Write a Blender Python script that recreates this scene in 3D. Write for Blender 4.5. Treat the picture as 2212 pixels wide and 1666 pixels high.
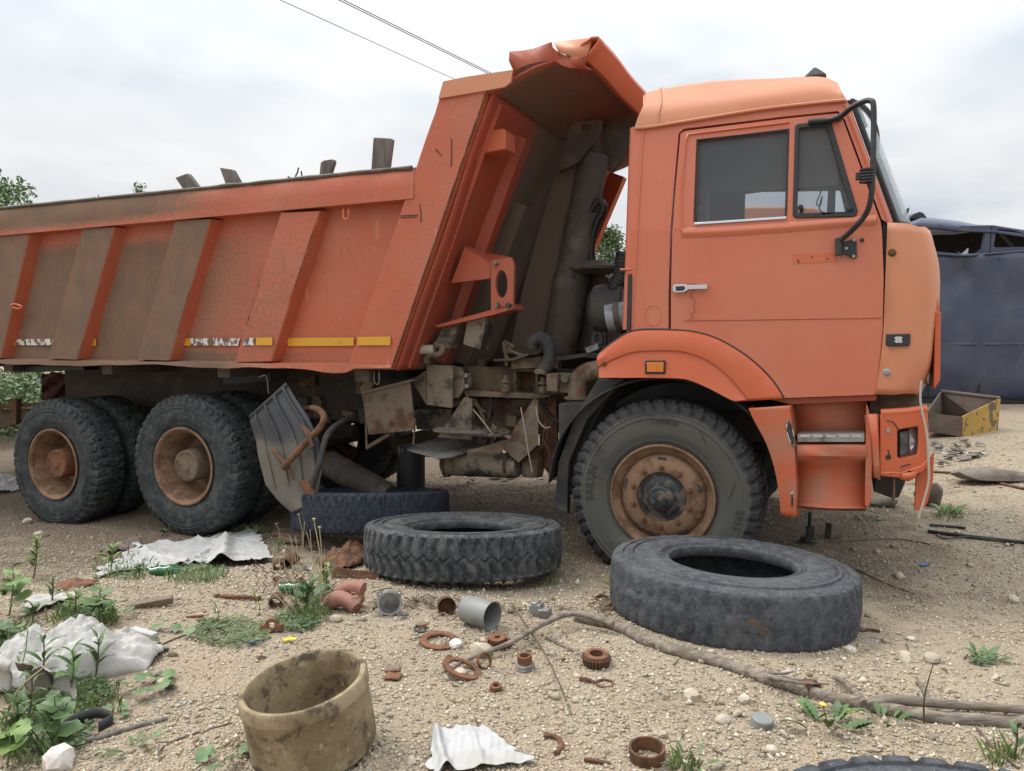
import bpy, bmesh, math, random
import numpy as np
from mathutils import Vector, Matrix, Euler, noise
from mathutils.geometry import tessellate_polygon
random.seed(7); rng = np.random.default_rng(7)
for o in list(bpy.data.objects): bpy.data.objects.remove(o)
SC = bpy.context.scene; COL = SC.collection
R = math.radians

# ------------------------------------------------------------------ camera
F_, CX, CY = 1664.0, 1106.0, 833.0            # focal length and centre in units of a 2212 wide picture
PITCH = math.atan(108 / 1664)
CAM = Vector((0, 0, 1.25))
cd = bpy.data.cameras.new('camera'); co = bpy.data.objects.new('camera', cd); COL.objects.link(co)
cd.sensor_width = 36; cd.lens = 36 * F_ / 2212; cd.clip_end = 3000; cd.clip_start = .05
co.location = CAM; co.rotation_euler = (math.pi / 2 - PITCH, 0, 0); SC.camera = co

# ------------------------------------------------------------------ sky and sun
SUN_AZ, SUN_EL = R(-62), R(56)                # azimuth from +Y towards +X
wd = bpy.data.worlds.new('World'); SC.world = wd; wd.use_nodes = True
nt = wd.node_tree; nt.nodes.clear(); N = nt.nodes.new; L = nt.links.new
out = N('ShaderNodeOutputWorld'); mixs = N('ShaderNodeMixShader'); L(mixs.outputs[0], out.inputs[0])
sky = N('ShaderNodeTexSky'); sky.sky_type = 'NISHITA'; sky.sun_disc = False
sky.sun_elevation = SUN_EL; sky.sun_rotation = SUN_AZ; sky.air_density = 1.0; sky.dust_density = 2.0
b1 = N('ShaderNodeBackground'); b1.inputs[1].default_value = .06; L(sky.outputs[0], b1.inputs[0])
b2 = N('ShaderNodeBackground'); b2.inputs[1].default_value = 1.0
tc = N('ShaderNodeTexCoord')
sx = N('ShaderNodeSeparateXYZ'); L(tc.outputs['Generated'], sx.inputs[0])
def wmath(op, a, b=None, clamp=False):
    m = N('ShaderNodeMath'); m.operation = op; m.use_clamp = clamp
    for i, v in enumerate((a, b)):
        if v is None: continue
        if isinstance(v, (int, float)): m.inputs[i].default_value = v
        else: L(v, m.inputs[i])
    return m.outputs[0]
zc = wmath('MAXIMUM', sx.outputs[2], 0.0); zc = wmath('ADD', zc, .18)
cv = N('ShaderNodeCombineXYZ'); L(wmath('DIVIDE', sx.outputs[0], zc), cv.inputs[0]); L(wmath('DIVIDE', sx.outputs[1], zc), cv.inputs[1])
def wnoise(scale, detail, off):
    mp = N('ShaderNodeMapping'); mp.inputs[1].default_value = off; L(cv.outputs[0], mp.inputs[0])
    n = N('ShaderNodeTexNoise'); n.inputs['Scale'].default_value = scale; n.inputs['Detail'].default_value = detail
    n.inputs['Roughness'].default_value = .55; n.inputs['Distortion'].default_value = .35
    L(mp.outputs[0], n.inputs['Vector']); return n.outputs[0]
big = wnoise(.55, 4, (3.1, 1.7, 0)); fine = wnoise(1.5, 6, (7.3, 4.2, 0))
# thick cloud lit from behind: brighter around the hidden sun, greyer away from it
sd = (math.sin(SUN_AZ) * math.cos(SUN_EL), math.cos(SUN_AZ) * math.cos(SUN_EL), math.sin(SUN_EL))
dt = N('ShaderNodeVectorMath'); dt.operation = 'DOT_PRODUCT'; L(tc.outputs['Generated'], dt.inputs[0]); dt.inputs[1].default_value = sd
mr = N('ShaderNodeMapRange'); L(dt.outputs['Value'], mr.inputs[0]); mr.interpolation_type = 'SMOOTHSTEP'
mr.inputs[1].default_value = .15; mr.inputs[2].default_value = 1.0; mr.inputs[3].default_value = 0; mr.inputs[4].default_value = 1
mixn = wmath('ADD', wmath('MULTIPLY', big, .66), wmath('MULTIPLY', fine, .34))
val = wmath('ADD', wmath('SUBTRACT', wmath('MULTIPLY', mixn, 1.75), .29), wmath('MULTIPLY', mr.outputs[0], .10))
rp = N('ShaderNodeValToRGB'); L(val, rp.inputs[0]); e = rp.color_ramp.elements
e[0].position = .40; e[0].color = (.38, .435, .51, 1)
e[1].position = .95; e[1].color = (.74, .74, .735, 1)
for p_, c_ in ((.50, (.46, .505, .56, 1)), (.60, (.56, .585, .61, 1)), (.72, (.645, .65, .655, 1))):
    q = e.new(p_); q.color = c_
L(rp.outputs[0], b2.inputs[0])
# an overcast sky is about three times as bright overhead as at the horizon
L(wmath('ADD', wmath('MULTIPLY', wmath('POWER', wmath('MAXIMUM', sx.outputs[2], 0.0), 2.0), 2.2), .74), b2.inputs[1])
mr2 = N('ShaderNodeMapRange'); L(big, mr2.inputs[0]); mr2.inputs[1].default_value = .25; mr2.inputs[2].default_value = .5
mr2.inputs[3].default_value = .80; mr2.inputs[4].default_value = .97
L(mr2.outputs[0], mixs.inputs[0]); L(b1.outputs[0], mixs.inputs[1]); L(b2.outputs[0], mixs.inputs[2])

sl = bpy.data.lights.new('sun', 'SUN'); so = bpy.data.objects.new('sun', sl); COL.objects.link(so)
sl.energy = 1.5; sl.angle = R(22); sl.color = (1, .97, .92)
so.rotation_euler = Vector(sd).to_track_quat('Z', 'Y').to_euler()
SC.view_settings.view_transform = 'Standard'; SC.view_settings.look = 'None'
SC.view_settings.exposure = 0.78; SC.view_settings.gamma = 1.0
SC.render.resolution_x = 1024; SC.render.resolution_y = 771
SC.render.engine = 'CYCLES'

# ------------------------------------------------------------------ coordinates
FW = Vector((0, math.cos(PITCH), -math.sin(PITCH))); UP = Vector((0, math.sin(PITCH), math.cos(PITCH))); RT = Vector((1, 0, 0))
TH = R(23.8); TO = Vector((.834, 4.3, 0))                    # truck heading and front right wheel
TU = Vector((math.cos(TH), -math.sin(TH), 0)); TY = Vector((math.sin(TH), math.cos(TH), 0))
def ray(px, py): return FW + RT * ((px - CX) / F_) + UP * ((CY - py) / F_)
def toT(w): d = w - TO; return Vector((d.dot(TU), d.dot(TY), w.z))
def fromT(p): return TO + TU * p[0] + TY * p[1] + Vector((0, 0, p[2]))
def T(px, py, y=0.0):                                          # point on the truck's lengthwise plane y, in truck axes
    d = ray(px, py); t = ((TO - CAM).dot(TY) + y) / d.dot(TY)
    return toT(CAM + d * t)
def Tf(px, py, fn):                                            # the same on a curved side y = fn(point)
    y = 0.0
    for _ in range(8):
        p = T(px, py, y); y = fn(p)
    return p
def W(px, py, Y):                                              # point at world depth Y
    d = ray(px, py); return CAM + d * (Y / d.y)
def sst(a, b, x):
    t = min(1, max(0, (x - a) / (b - a))); return t * t * (3 - 2 * t)
def H(x, y):                                                   # terrain
    q = toT(Vector((x, y, 0)))
    dep = .10 + .16 * sst(-.8, -3.6, q.x) + .06 * sst(-3.4, -5.2, q.x)
    dep *= 1 - sst(1.3, 2.6, q.x) * .75
    wide = 1.0 + 1.4 * sst(-1.0, -3.5, q.x)
    h = -dep * sst(-wide - .15, -.1, q.y)
    h += .052 * max(0, y - 5.2) * sst(1.2, 5.5, x) * (1 - sst(12, 30, y) * .0) if y < 13 else .052 * 7.8 * sst(1.2, 5.5, x)
    h += .024 * noise.noise((x * 1.1, y * 1.1, .3)) + .010 * noise.noise((x * 3.7, y * 3.7, 2.3))
    return h
def G(px, py, dz=0.0):                                         # point on the terrain under a picture point
    d = ray(px, py); t = 2.0
    lo, hi = .5, 60.0
    t = lo
    while t < hi:
        p = CAM + d * t
        if p.z - dz <= H(p.x, p.y): break
        t += .05
    a, b = t - .05, t
    for _ in range(18):
        m = (a + b) / 2; p = CAM + d * m
        if p.z - dz <= H(p.x, p.y): b = m
        else: a = m
    p = CAM + d * b; return Vector((p.x, p.y, H(p.x, p.y) + dz))

# ------------------------------------------------------------------ materials
def mat(name, base, rough=.6, metal=0.0, layers=(), bump=(), spec=.5, alpha=None, trans=0.0, coat=0.0, vary=0.0, sheen=0):
    m = bpy.data.materials.new(name); m.use_nodes = True; n = m.node_tree; n.nodes.clear()
    N = n.nodes.new; L = n.links.new
    o = N('ShaderNodeOutputMaterial'); b = N('ShaderNodeBsdfPrincipled'); L(b.outputs[0], o.inputs[0])
    tc = N('ShaderNodeTexCoord'); col = None; rgh = None
    def rgb(c):
        x = N('ShaderNodeRGB'); x.outputs[0].default_value = (*c, 1); return x.outputs[0]
    def tex(scale, detail=5, stretch=(1, 1, 1), off=0, kind='noise', rotz=0):
        mp = N('ShaderNodeMapping'); mp.inputs['Scale'].default_value = stretch; mp.inputs['Location'].default_value = (off, off * .7, off * 1.3)
        L(tc.outputs['Object'], mp.inputs[0])
        if kind == 'voro':
            t = N('ShaderNodeTexVoronoi'); t.inputs['Scale'].default_value = scale; L(mp.outputs[0], t.inputs['Vector']); return t.outputs['Distance']
        if kind == 'vcol':
            t = N('ShaderNodeTexVoronoi'); t.inputs['Scale'].default_value = scale; L(mp.outputs[0], t.inputs['Vector']); return t.outputs['Color']
        if kind == 'wave':
            t = N('ShaderNodeTexWave'); t.inputs['Scale'].default_value = scale; t.inputs['Distortion'].default_value = 1.0; t.inputs['Detail'].default_value = 2
            L(mp.outputs[0], t.inputs['Vector']); return t.outputs['Fac']
        t = N('ShaderNodeTexNoise'); t.inputs['Scale'].default_value = scale; t.inputs['Detail'].default_value = detail
        t.inputs['Roughness'].default_value = .62; L(mp.outputs[0], t.inputs['Vector']); return t.outputs['Fac']
    if isinstance(base, str):
        a = N('ShaderNodeAttribute'); a.attribute_name = base; col = a.outputs['Color']
    else: col = rgb(base)
    rv = N('ShaderNodeValue'); rv.outputs[0].default_value = rough; rgh = rv.outputs[0]
    for i, ly in enumerate(layers):
        d = dict(scale=5, lo=.45, hi=.6, color=(0, 0, 0), rough=None, detail=5, stretch=(1, 1, 1), kind='noise', amt=1.0, attr=None, off=i * 3.7)
        d.update(ly)
        fac = tex(d['scale'], d['detail'], d['stretch'], d['off'], d['kind'])
        mr = N('ShaderNodeMapRange'); mr.clamp = True; mr.interpolation_type = 'SMOOTHSTEP'
        for j, k in ((1, 'lo'), (2, 'hi')): mr.inputs[j].default_value = d[k]
        mr.inputs[3].default_value = 0; mr.inputs[4].default_value = d['amt']; 
        if d['attr']:
            a = N('ShaderNodeAttribute'); a.attribute_name = d['attr']
            ad = N('ShaderNodeMath'); ad.operation = 'ADD'; L(fac, ad.inputs[0]); L(a.outputs['Fac'], ad.inputs[1]); L(ad.outputs[0], mr.inputs[0])
        else: L(fac, mr.inputs[0])
        f = mr.outputs[0]
        mx = N('ShaderNodeMix'); mx.data_type = 'RGBA'; L(f, mx.inputs[0]); L(col, mx.inputs[6]); L(rgb(d['color']), mx.inputs[7]); col = mx.outputs[2]
        if d['rough'] is not None:
            m2 = N('ShaderNodeMix'); L(f, m2.inputs[0]); L(rgh, m2.inputs[2]); m2.inputs[3].default_value = d['rough']; rgh = m2.outputs[0]
    if vary:
        oi = N('ShaderNodeObjectInfo'); hs = N('ShaderNodeHueSaturation'); mr = N('ShaderNodeMapRange'); L(oi.outputs['Random'], mr.inputs[0])
        mr.inputs[3].default_value = 1 - vary; mr.inputs[4].default_value = 1 + vary; L(mr.outputs[0], hs.inputs['Value']); L(col, hs.inputs['Color']); col = hs.outputs[0]
    L(col, b.inputs['Base Color']); L(rgh, b.inputs['Roughness'])
    b.inputs['Metallic'].default_value = metal; b.inputs['Specular IOR Level'].default_value = spec
    if trans: b.inputs['Transmission Weight'].default_value = trans
    if alpha is not None: b.inputs['Alpha'].default_value = alpha
    if coat: b.inputs['Coat Weight'].default_value = coat; b.inputs['Coat Roughness'].default_value = .25
    nrm = None
    for i, bm in enumerate(bump):
        d = dict(scale=20, s=.3, dist=.01, detail=5, stretch=(1, 1, 1), kind='noise', off=11 + i); d.update(bm)
        bp = N('ShaderNodeBump'); bp.inputs['Strength'].default_value = d['s']; bp.inputs['Distance'].default_value = d['dist']
        L(tex(d['scale'], d['detail'], d['stretch'], d['off'], d['kind']), bp.inputs['Height'])
        if nrm: L(nrm, bp.inputs['Normal'])
        nrm = bp.outputs[0]
    if nrm: L(nrm, b.inputs['Normal'])
    return m
D = dict
RUSTD, RUST, RUSTL, MUD, DUST = (.045, .022, .013), (.13, .045, .018), (.24, .085, .03), (.10, .072, .048), (.20, .155, .11)
dents = D(scale=2.2, s=.25, dist=.03, detail=2)
M = {}
M['paint'] = mat('orange_paint', (.53, .108, .038), .42, layers=[D(scale=1.6, lo=.40, hi=.75, color=(.52, .135, .062), rough=.5), D(scale=7, lo=.62, hi=.8, color=(.38, .085, .035), amt=.5), D(scale=38, lo=.735, hi=.77, color=RUSTD, rough=.8), D(scale=90, lo=.73, hi=.76, color=(.25, .07, .03), amt=.6)], bump=[dents, D(scale=160, s=.04, dist=.002)])
M['paint_clean'] = mat('orange_cab_paint', (.53, .132, .064), .38, layers=[D(scale=.8, lo=.35, hi=.7, color=(.52, .163, .092), rough=.46), D(scale=34, lo=.60, hi=.76, color=(.40, .115, .06), amt=.45, stretch=(1, 1, .05), detail=4), D(scale=2.5, lo=.45, hi=.75, color=(.50, .20, .125), rough=.6, amt=.45, stretch=(1, 1, .3), detail=8), D(scale=7, lo=.60, hi=.78, color=(.42, .085, .035), amt=.35), D(scale=60, lo=.735, hi=.765, color=(.10, .035, .02), amt=.8), D(scale=24, lo=.72, hi=.74, color=(.55, .30, .22), amt=.6, stretch=(.25, 1, 1.5))], bump=[D(scale=1.6, s=.30, dist=.03, detail=2), D(scale=140, s=.03, dist=.002)], coat=.12)
M['paint_fade_lit'] = mat('faded_lit_orange_paint', (.54, .195, .095), .5, layers=[D(scale=1.5, lo=.3, hi=.7, color=(.55, .235, .125)), D(scale=5, lo=.6, hi=.8, color=(.52, .15, .07), amt=.6), D(scale=55, lo=.74, hi=.765, color=(.12, .05, .03))], bump=[D(scale=1.8, s=.16, dist=.03, detail=2)])
M['paint_dark'] = mat('dusty_orange_paint', (.40, .078, .034), .5, layers=[D(scale=3, lo=.42, hi=.68, color=(.34, .095, .055), rough=.7), D(scale=1.3, lo=.52, hi=.66, color=(.16, .085, .055), rough=.85), D(scale=44, lo=.72, hi=.75, color=RUSTD)], bump=[dents])
M['paint_dusty'] = mat('dust_covered_orange', (.50, .108, .042), .5, layers=[D(scale=4, lo=.38, hi=.70, color=(.40, .155, .09), rough=.75, detail=8), D(scale=9, lo=.55, hi=.75, color=(.30, .17, .11), rough=.9, amt=.7, detail=8), D(scale=40, lo=.71, hi=.74, color=(.06, .03, .02)), D(scale=14, lo=.70, hi=.72, color=(.6, .4, .3), amt=.5, stretch=(.3, 1, 1))], bump=[dents])
M['body'] = mat('muddy_orange_body', (.46, .106, .049), .45, layers=[D(scale=1.4, lo=.40, hi=.75, color=(.45, .138, .078), rough=.5), D(scale=34, lo=.60, hi=.76, color=(.28, .085, .045), amt=.5, stretch=(1, 1, .05), detail=4), D(scale=26, lo=.70, hi=.74, color=RUSTD, rough=.8), D(scale=14, lo=.66, hi=.70, color=(.56, .22, .15), amt=.5, stretch=(1, 1, .25)),
    D(scale=55, lo=.52, hi=1.02, color=(.165, .115, .075), rough=.9, attr='mud', detail=9, amt=.90), D(scale=4, lo=.86, hi=1.12, color=(.105, .078, .056), rough=.9, attr='mud', amt=.40, detail=8), D(scale=17, lo=1.02, hi=1.18, color=(.235, .12, .062), rough=.9, attr='mud', amt=.4, stretch=(1, 1, .35), detail=8), D(scale=85, lo=.56, hi=.68, color=(.085, .055, .035), amt=.5, stretch=(1.4, 1, .5), detail=6)], bump=[dents, D(scale=90, s=.12, dist=.004)])
M['wall'] = mat('dusty_front_wall', (.40, .068, .032), .5, layers=[D(scale=1.1, lo=.40, hi=.72, color=(.31, .085, .052), rough=.6), D(scale=30, lo=.56, hi=.98, color=(.165, .120, .090), rough=.92, attr='mud', detail=7), D(scale=30, lo=.72, hi=.75, color=RUSTD)], bump=[D(scale=3, s=.3, dist=.03, detail=3)])
M['soot'] = mat('grimy_dark_steel', (.085, .070, .057), .75, layers=[D(scale=6, lo=.45, hi=.65, color=(.15, .115, .088)), D(scale=18, lo=.6, hi=.72, color=RUSTD), D(scale=50, lo=.70, hi=.74, color=(.22, .19, .15), amt=.7)], bump=[D(scale=30, s=.35, dist=.01)])
M['frame'] = mat('muddy_frame_steel', (.095, .068, .044), .8, layers=[D(scale=4, lo=.42, hi=.62, color=(.19, .142, .085)), D(scale=10, lo=.56, hi=.7, color=(.10, .045, .022)), D(scale=40, lo=.70, hi=.74, color=(.22, .19, .14), amt=.6)], bump=[D(scale=25, s=.5, dist=.012)])
M['chassis'] = mat('dark_greasy_chassis', (.045, .034, .026), .75, layers=[D(scale=5, lo=.48, hi=.68, color=(.085, .062, .042)), D(scale=22, lo=.58, hi=.72, color=(.075, .035, .02)), D(scale=50, lo=.68, hi=.73, color=(.18, .15, .115), amt=.7)], bump=[D(scale=25, s=.5, dist=.012)])
M['mudplate'] = mat('mud_caked_plate', (.21, .168, .118), .85, layers=[D(scale=5, lo=.47, hi=.58, color=(.040, .036, .033), rough=.6), D(scale=16, lo=.6, hi=.7, color=(.20, .10, .05)), D(scale=60, lo=.66, hi=.72, color=(.30, .26, .20), amt=.6)], bump=[D(scale=30, s=.3, dist=.008)])
M['rustplate'] = mat('rusty_box_steel', (.18, .135, .095), .8, layers=[D(scale=7, lo=.45, hi=.6, color=(.09, .045, .025)), D(scale=14, lo=.55, hi=.7, color=(.20, .085, .035)), D(scale=40, lo=.66, hi=.72, color=(.28, .24, .18), amt=.5)], bump=[D(scale=40, s=.4, dist=.006)])
M['rust'] = mat('orange_rust', (.185, .078, .036), .88, layers=[D(scale=22, lo=.42, hi=.62, color=(.105, .05, .028)), D(scale=70, lo=.56, hi=.72, color=(.29, .135, .065))], bump=[D(scale=120, s=.45, dist=.003)])
M['rustd'] = mat('dark_rust', (.085, .04, .022), .88, layers=[D(scale=20, lo=.45, hi=.6, color=(.15, .068, .03)), D(scale=60, lo=.62, hi=.74, color=(.22, .13, .07), amt=.6)], bump=[D(scale=100, s=.45, dist=.004)])
M['rim'] = mat('rusty_rim', (.215, .125, .07), .8, layers=[D(scale=9, lo=.44, hi=.62, color=(.13, .068, .034)), D(scale=28, lo=.54, hi=.7, color=(.27, .165, .095)), D(scale=60, lo=.68, hi=.74, color=(.26, .22, .17), amt=.5)], bump=[D(scale=60, s=.35, dist=.004)])
M['hubdust'] = mat('dusty_hub', (.17, .125, .085), .85, layers=[D(scale=10, lo=.45, hi=.62, color=(.11, .075, .048)), D(scale=40, lo=.64, hi=.72, color=(.27, .21, .15), amt=.7)], bump=[D(scale=50, s=.35, dist=.004)])
M['hubrust'] = mat('rust_red_hub', (.19, .075, .032), .85, layers=[D(scale=10, lo=.45, hi=.62, color=(.12, .06, .032)), D(scale=40, lo=.64, hi=.72, color=(.24, .15, .09), amt=.7)], bump=[D(scale=50, s=.35, dist=.004)])
M['hubblack'] = mat('black_hub', (.022, .022, .024), .55, layers=[D(scale=14, lo=.47, hi=.62, color=(.13, .105, .08), rough=.85), D(scale=60, lo=.68, hi=.73, color=(.3, .27, .22))], bump=[D(scale=40, s=.3, dist=.004)])
def rubber(name, base, dusty, lo, hi):
    return mat(name, base, .72, layers=[D(scale=11, lo=lo, hi=hi, color=dusty, rough=.9, detail=9), D(scale=60, lo=.52, hi=.70, color=tuple(c * 1.7 for c in dusty), rough=.95, amt=.55, detail=8), D(scale=26, lo=.58, hi=.70, color=tuple(c * .55 for c in base), amt=.6), D(scale=150, lo=.66, hi=.71, color=(.30, .29, .27), amt=.55)], bump=[D(scale=70, s=.65, dist=.006, detail=7), D(scale=22, s=.35, dist=.012)], spec=.35)
M['tyre'] = rubber('dusty_rubber', (.033, .036, .039), (.098, .099, .095), .40, .70)
M['tyre_rear'] = rubber('dark_greenish_rubber', (.023, .029, .030), (.080, .083, .074), .42, .74)
M['tyre_front'] = mat('front_tyre_rubber', (.036, .035, .037), .75, layers=[D(scale=3, lo=.40, hi=.66, color=(.088, .085, .072), rough=.9, attr='side'), D(scale=40, lo=.64, hi=.76, color=(.15, .145, .125), amt=.55), D(scale=9, lo=.68, hi=.73, color=(.022, .022, .023), amt=.8)], bump=[D(scale=45, s=.35, dist=.005)], spec=.35)
M['tyre_blue'] = rubber('bluish_black_rubber', (.019, .023, .034), (.045, .05, .064), .46, .78)
M['tyre_grey'] = mat('grey_weathered_rubber', (.045, .049, .056), .8, layers=[D(scale=24, lo=.38, hi=.66, color=(.088, .092, .096), rough=.92, detail=9), D(scale=3.5, lo=.45, hi=.7, color=(.115, .115, .112), amt=.55, detail=7), D(scale=48, lo=.56, hi=.68, color=(.022, .024, .027), amt=.7, detail=8), D(scale=120, lo=.58, hi=.68, color=(.22, .215, .205), amt=.55)], bump=[D(scale=60, s=.8, dist=.007, detail=8), D(scale=20, s=.4, dist=.012)], spec=.3)
M['letters'] = mat('raised_letters', (.038, .037, .035), .8)
M['black'] = mat('black_plastic', (.018, .018, .020), .5, layers=[D(scale=10, lo=.5, hi=.7, color=(.045, .042, .04), rough=.75)], bump=[D(scale=60, s=.1, dist=.003)])
M['blackdusty'] = mat('dusty_black_plastic', (.030, .029, .030), .65, layers=[D(scale=6, lo=.42, hi=.65, color=(.075, .066, .056), rough=.9)], bump=[D(scale=40, s=.2, dist=.005)])
M['rubber_seal'] = mat('rubber_seal', (.02, .021, .023), .6)
M['chrome'] = mat('chrome', (.62, .63, .64), .16, 1.0, layers=[D(scale=60, lo=.6, hi=.75, color=(.3, .3, .3), rough=.4)])
M['alu'] = mat('dull_aluminium', (.34, .34, .33), .5, .7, layers=[D(scale=14, lo=.45, hi=.65, color=(.20, .185, .165), rough=.75), D(scale=50, lo=.64, hi=.72, color=(.10, .08, .06))], bump=[D(scale=70, s=.3, dist=.003)])
M['greycan'] = mat('grey_painted_tin', (.23, .235, .22), .6, .2, layers=[D(scale=9, lo=.5, hi=.7, color=(.155, .15, .135)), D(scale=60, lo=.66, hi=.73, color=(.3, .29, .26), amt=.6)], bump=[D(scale=40, s=.15, dist=.003)])
M['greypaint'] = mat('blue_grey_paint', (.26, .28, .31), .5, layers=[D(scale=8, lo=.5, hi=.68, color=(.13, .12, .11), rough=.8)])
def filmglass(name, c, al):
    m = mat(name, c, .08, spec=.6, alpha=al); return m
M['glass'] = filmglass('dusty_sky_film_glass', (.15, .16, .17), .28)  # grey film holds both the dust and the sky's reflection
M['farglass'] = filmglass('far_cab_glass', (.5, .52, .53), .10)
M['wsglass'] = filmglass('clear_windscreen', (.50, .55, .56), .30)
M['glassdark'] = mat('tinted_glass', (.16, .17, .18), .06, trans=.85, spec=.6)
M['lens'] = mat('headlamp_lens', (.80, .82, .85), .08, trans=.75, spec=.6)
M['amber'] = mat('amber_lens', (.62, .17, .012), .25, spec=.6, coat=.3)
M['interior'] = mat('grey_cab_lining', (.13, .13, .132), .85, bump=[D(scale=60, s=.1, dist=.003)])
M['cloth'] = mat('dark_seat_cloth', (.05, .05, .055), .9)
M['headliner'] = mat('pale_headliner', (.30, .30, .30), .9)
M['yellowtape'] = mat('yellow_reflective_tape', (.62, .31, .02), .4, layers=[D(scale=22, lo=.62, hi=.66, color=(.38, .12, .05), rough=.8)])
M['whitetape'] = mat('worn_white_tape', (.62, .60, .57), .5, layers=[D(scale=26, lo=.46, hi=.52, color=(.17, .10, .06), rough=.9, stretch=(1, 1, .5))])
M['wood'] = mat('grey_weathered_wood', (.155, .135, .115), .85, layers=[D(scale=20, lo=.4, hi=.65, color=(.085, .073, .062), stretch=(1, 1, .12))], bump=[D(scale=60, s=.4, dist=.004, stretch=(1, 1, .1))])
M['woodb'] = mat('brown_plank_wood', (.23, .165, .105), .85, layers=[D(scale=18, lo=.4, hi=.65, color=(.13, .088, .055), stretch=(.15, 1, 1))], bump=[D(scale=60, s=.4, dist=.004, stretch=(.1, 1, 1))])
M['branch'] = mat('weathered_branch', (.24, .20, .155), .9, layers=[D(scale=40, lo=.42, hi=.60, color=(.13, .10, .074), stretch=(.22, 1.2, 1)), D(scale=9, lo=.5, hi=.7, color=(.17, .135, .10)), D(scale=90, lo=.56, hi=.70, color=(.36, .32, .265), amt=.7, stretch=(.15, 1, 1))], bump=[D(scale=70, s=.9, dist=.008, stretch=(.2, 1.2, 1))])
M['twig'] = mat('dark_twig', (.10, .072, .05), .9)
M['white'] = mat('dirty_white_sheet', (.43, .425, .415), .75, layers=[D(scale=5, lo=.42, hi=.68, color=(.36, .34, .305)), D(scale=16, lo=.66, hi=.76, color=(.22, .18, .13), amt=.7)], bump=[D(scale=28, s=.3, dist=.01), D(scale=14, s=.25, dist=.005, kind='wave', stretch=(1, .2, 1))])
M['sack'] = mat('woven_white_sack', (.44, .42, .385), .8, layers=[D(scale=3, lo=.48, hi=.7, color=(.34, .30, .245)), D(scale=20, lo=.64, hi=.76, color=(.20, .155, .11), amt=.8)], bump=[D(scale=10, s=.5, dist=.02), D(scale=120, s=.25, dist=.003, kind='wave')])
M['card'] = mat('grey_brown_cardboard', (.17, .14, .115), .9, layers=[D(scale=8, lo=.45, hi=.65, color=(.105, .082, .064))])
M['green_plastic'] = mat('green_bottle_plastic', (.04, .20, .075), .15, trans=.55, spec=.6)
M['bluebit'] = mat('blue_scrap', (.07, .115, .20), .7)
M['yellowbit'] = mat('yellow_paint_scrap', (.58, .46, .04), .7)
M['terra'] = mat('pinkish_red_pipe', (.30, .135, .095), .75, layers=[D(scale=12, lo=.45, hi=.65, color=(.21, .10, .072)), D(scale=40, lo=.60, hi=.68, color=(.10, .05, .035), amt=.8), D(scale=70, lo=.64, hi=.67, color=(.07, .025, .018))], bump=[D(scale=40, s=.15, dist=.004)])
M['drum'] = mat('mud_coated_drum', (.28, .215, .125), .85, layers=[D(scale=6, lo=.42, hi=.6, color=(.185, .132, .068)), D(scale=16, lo=.50, hi=.66, color=(.085, .060, .036)), D(scale=26, lo=.58, hi=.70, color=(.36, .30, .19), amt=.8), D(scale=90, lo=.66, hi=.72, color=(.40, .36, .28), amt=.7)], bump=[D(scale=28, s=.6, dist=.008, detail=8), D(scale=110, s=.35, dist=.003)])
M['gravel'] = mat('stoneCol', 'Col', .92, bump=[D(scale=150, s=.25, dist=.002)])
M['stone'] = mat('pale_limestone', (.46, .40, .31), .9, layers=[D(scale=9, lo=.42, hi=.65, color=(.36, .29, .20)), D(scale=40, lo=.6, hi=.75, color=(.55, .52, .46), amt=.7)], bump=[D(scale=35, s=.5, dist=.01)], vary=.22)
M['stonew'] = mat('white_quartz', (.62, .57, .52), .8, layers=[D(scale=12, lo=.45, hi=.65, color=(.50, .42, .36))], bump=[D(scale=35, s=.5, dist=.01)])
M['vanblue'] = mat('dark_blue_car_paint', (.035, .045, .085), .45, layers=[D(scale=3, lo=.42, hi=.68, color=(.06, .068, .10), rough=.6), D(scale=14, lo=.68, hi=.74, color=(.16, .16, .18), amt=.5)], bump=[D(scale=2, s=.45, dist=.06, detail=2)], coat=.2)
M['vandark'] = mat('dark_van_interior', (.022, .022, .022), .8)
M['yellowpaint'] = mat('chipped_yellow_paint', (.38, .22, .035), .6, layers=[D(scale=7, lo=.50, hi=.54, color=(.12, .085, .06), rough=.9, detail=7), D(scale=20, lo=.64, hi=.70, color=(.22, .13, .06))])
M['troughbrown'] = mat('brown_trough_steel', (.125, .092, .070), .85, layers=[D(scale=6, lo=.45, hi=.65, color=(.085, .062, .047))], bump=[D(scale=30, s=.3, dist=.01)])
def leafmat(name, c, c2):
    m = mat(name, c, .55, layers=[D(scale=12, lo=.4, hi=.65, color=c2)], vary=.25)
    b = m.node_tree.nodes['Principled BSDF']; b.inputs['Subsurface Weight'].default_value = 0
    return m
M['leaf'] = leafmat('broad_leaf', (.085, .145, .045), (.065, .115, .040))
M['leafy'] = leafmat('yellow_green_leaf', (.13, .20, .04), (.09, .16, .035))
M['grass'] = leafmat('grass_blades', (.14, .20, .055), (.11, .16, .05))
M['straw'] = mat('dry_straw', (.36, .29, .17), .85)
M['crown'] = leafmat('tree_leaves', (.12, .185, .07), (.09, .14, .052))
M['redleaf'] = mat('red_leaf', (.13, .03, .03), .6)
M['bark'] = mat('bark', (.10, .085, .07), .9, bump=[D(scale=20, s=.5, dist=.02)])
M['petal'] = mat('yellow_petal', (.72, .52, .02), .6)
M['wire'] = mat('overhead_wire', (.12, .12, .125), .6)
M['cable'] = mat('pale_cable', (.42, .37, .31), .7)

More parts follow.
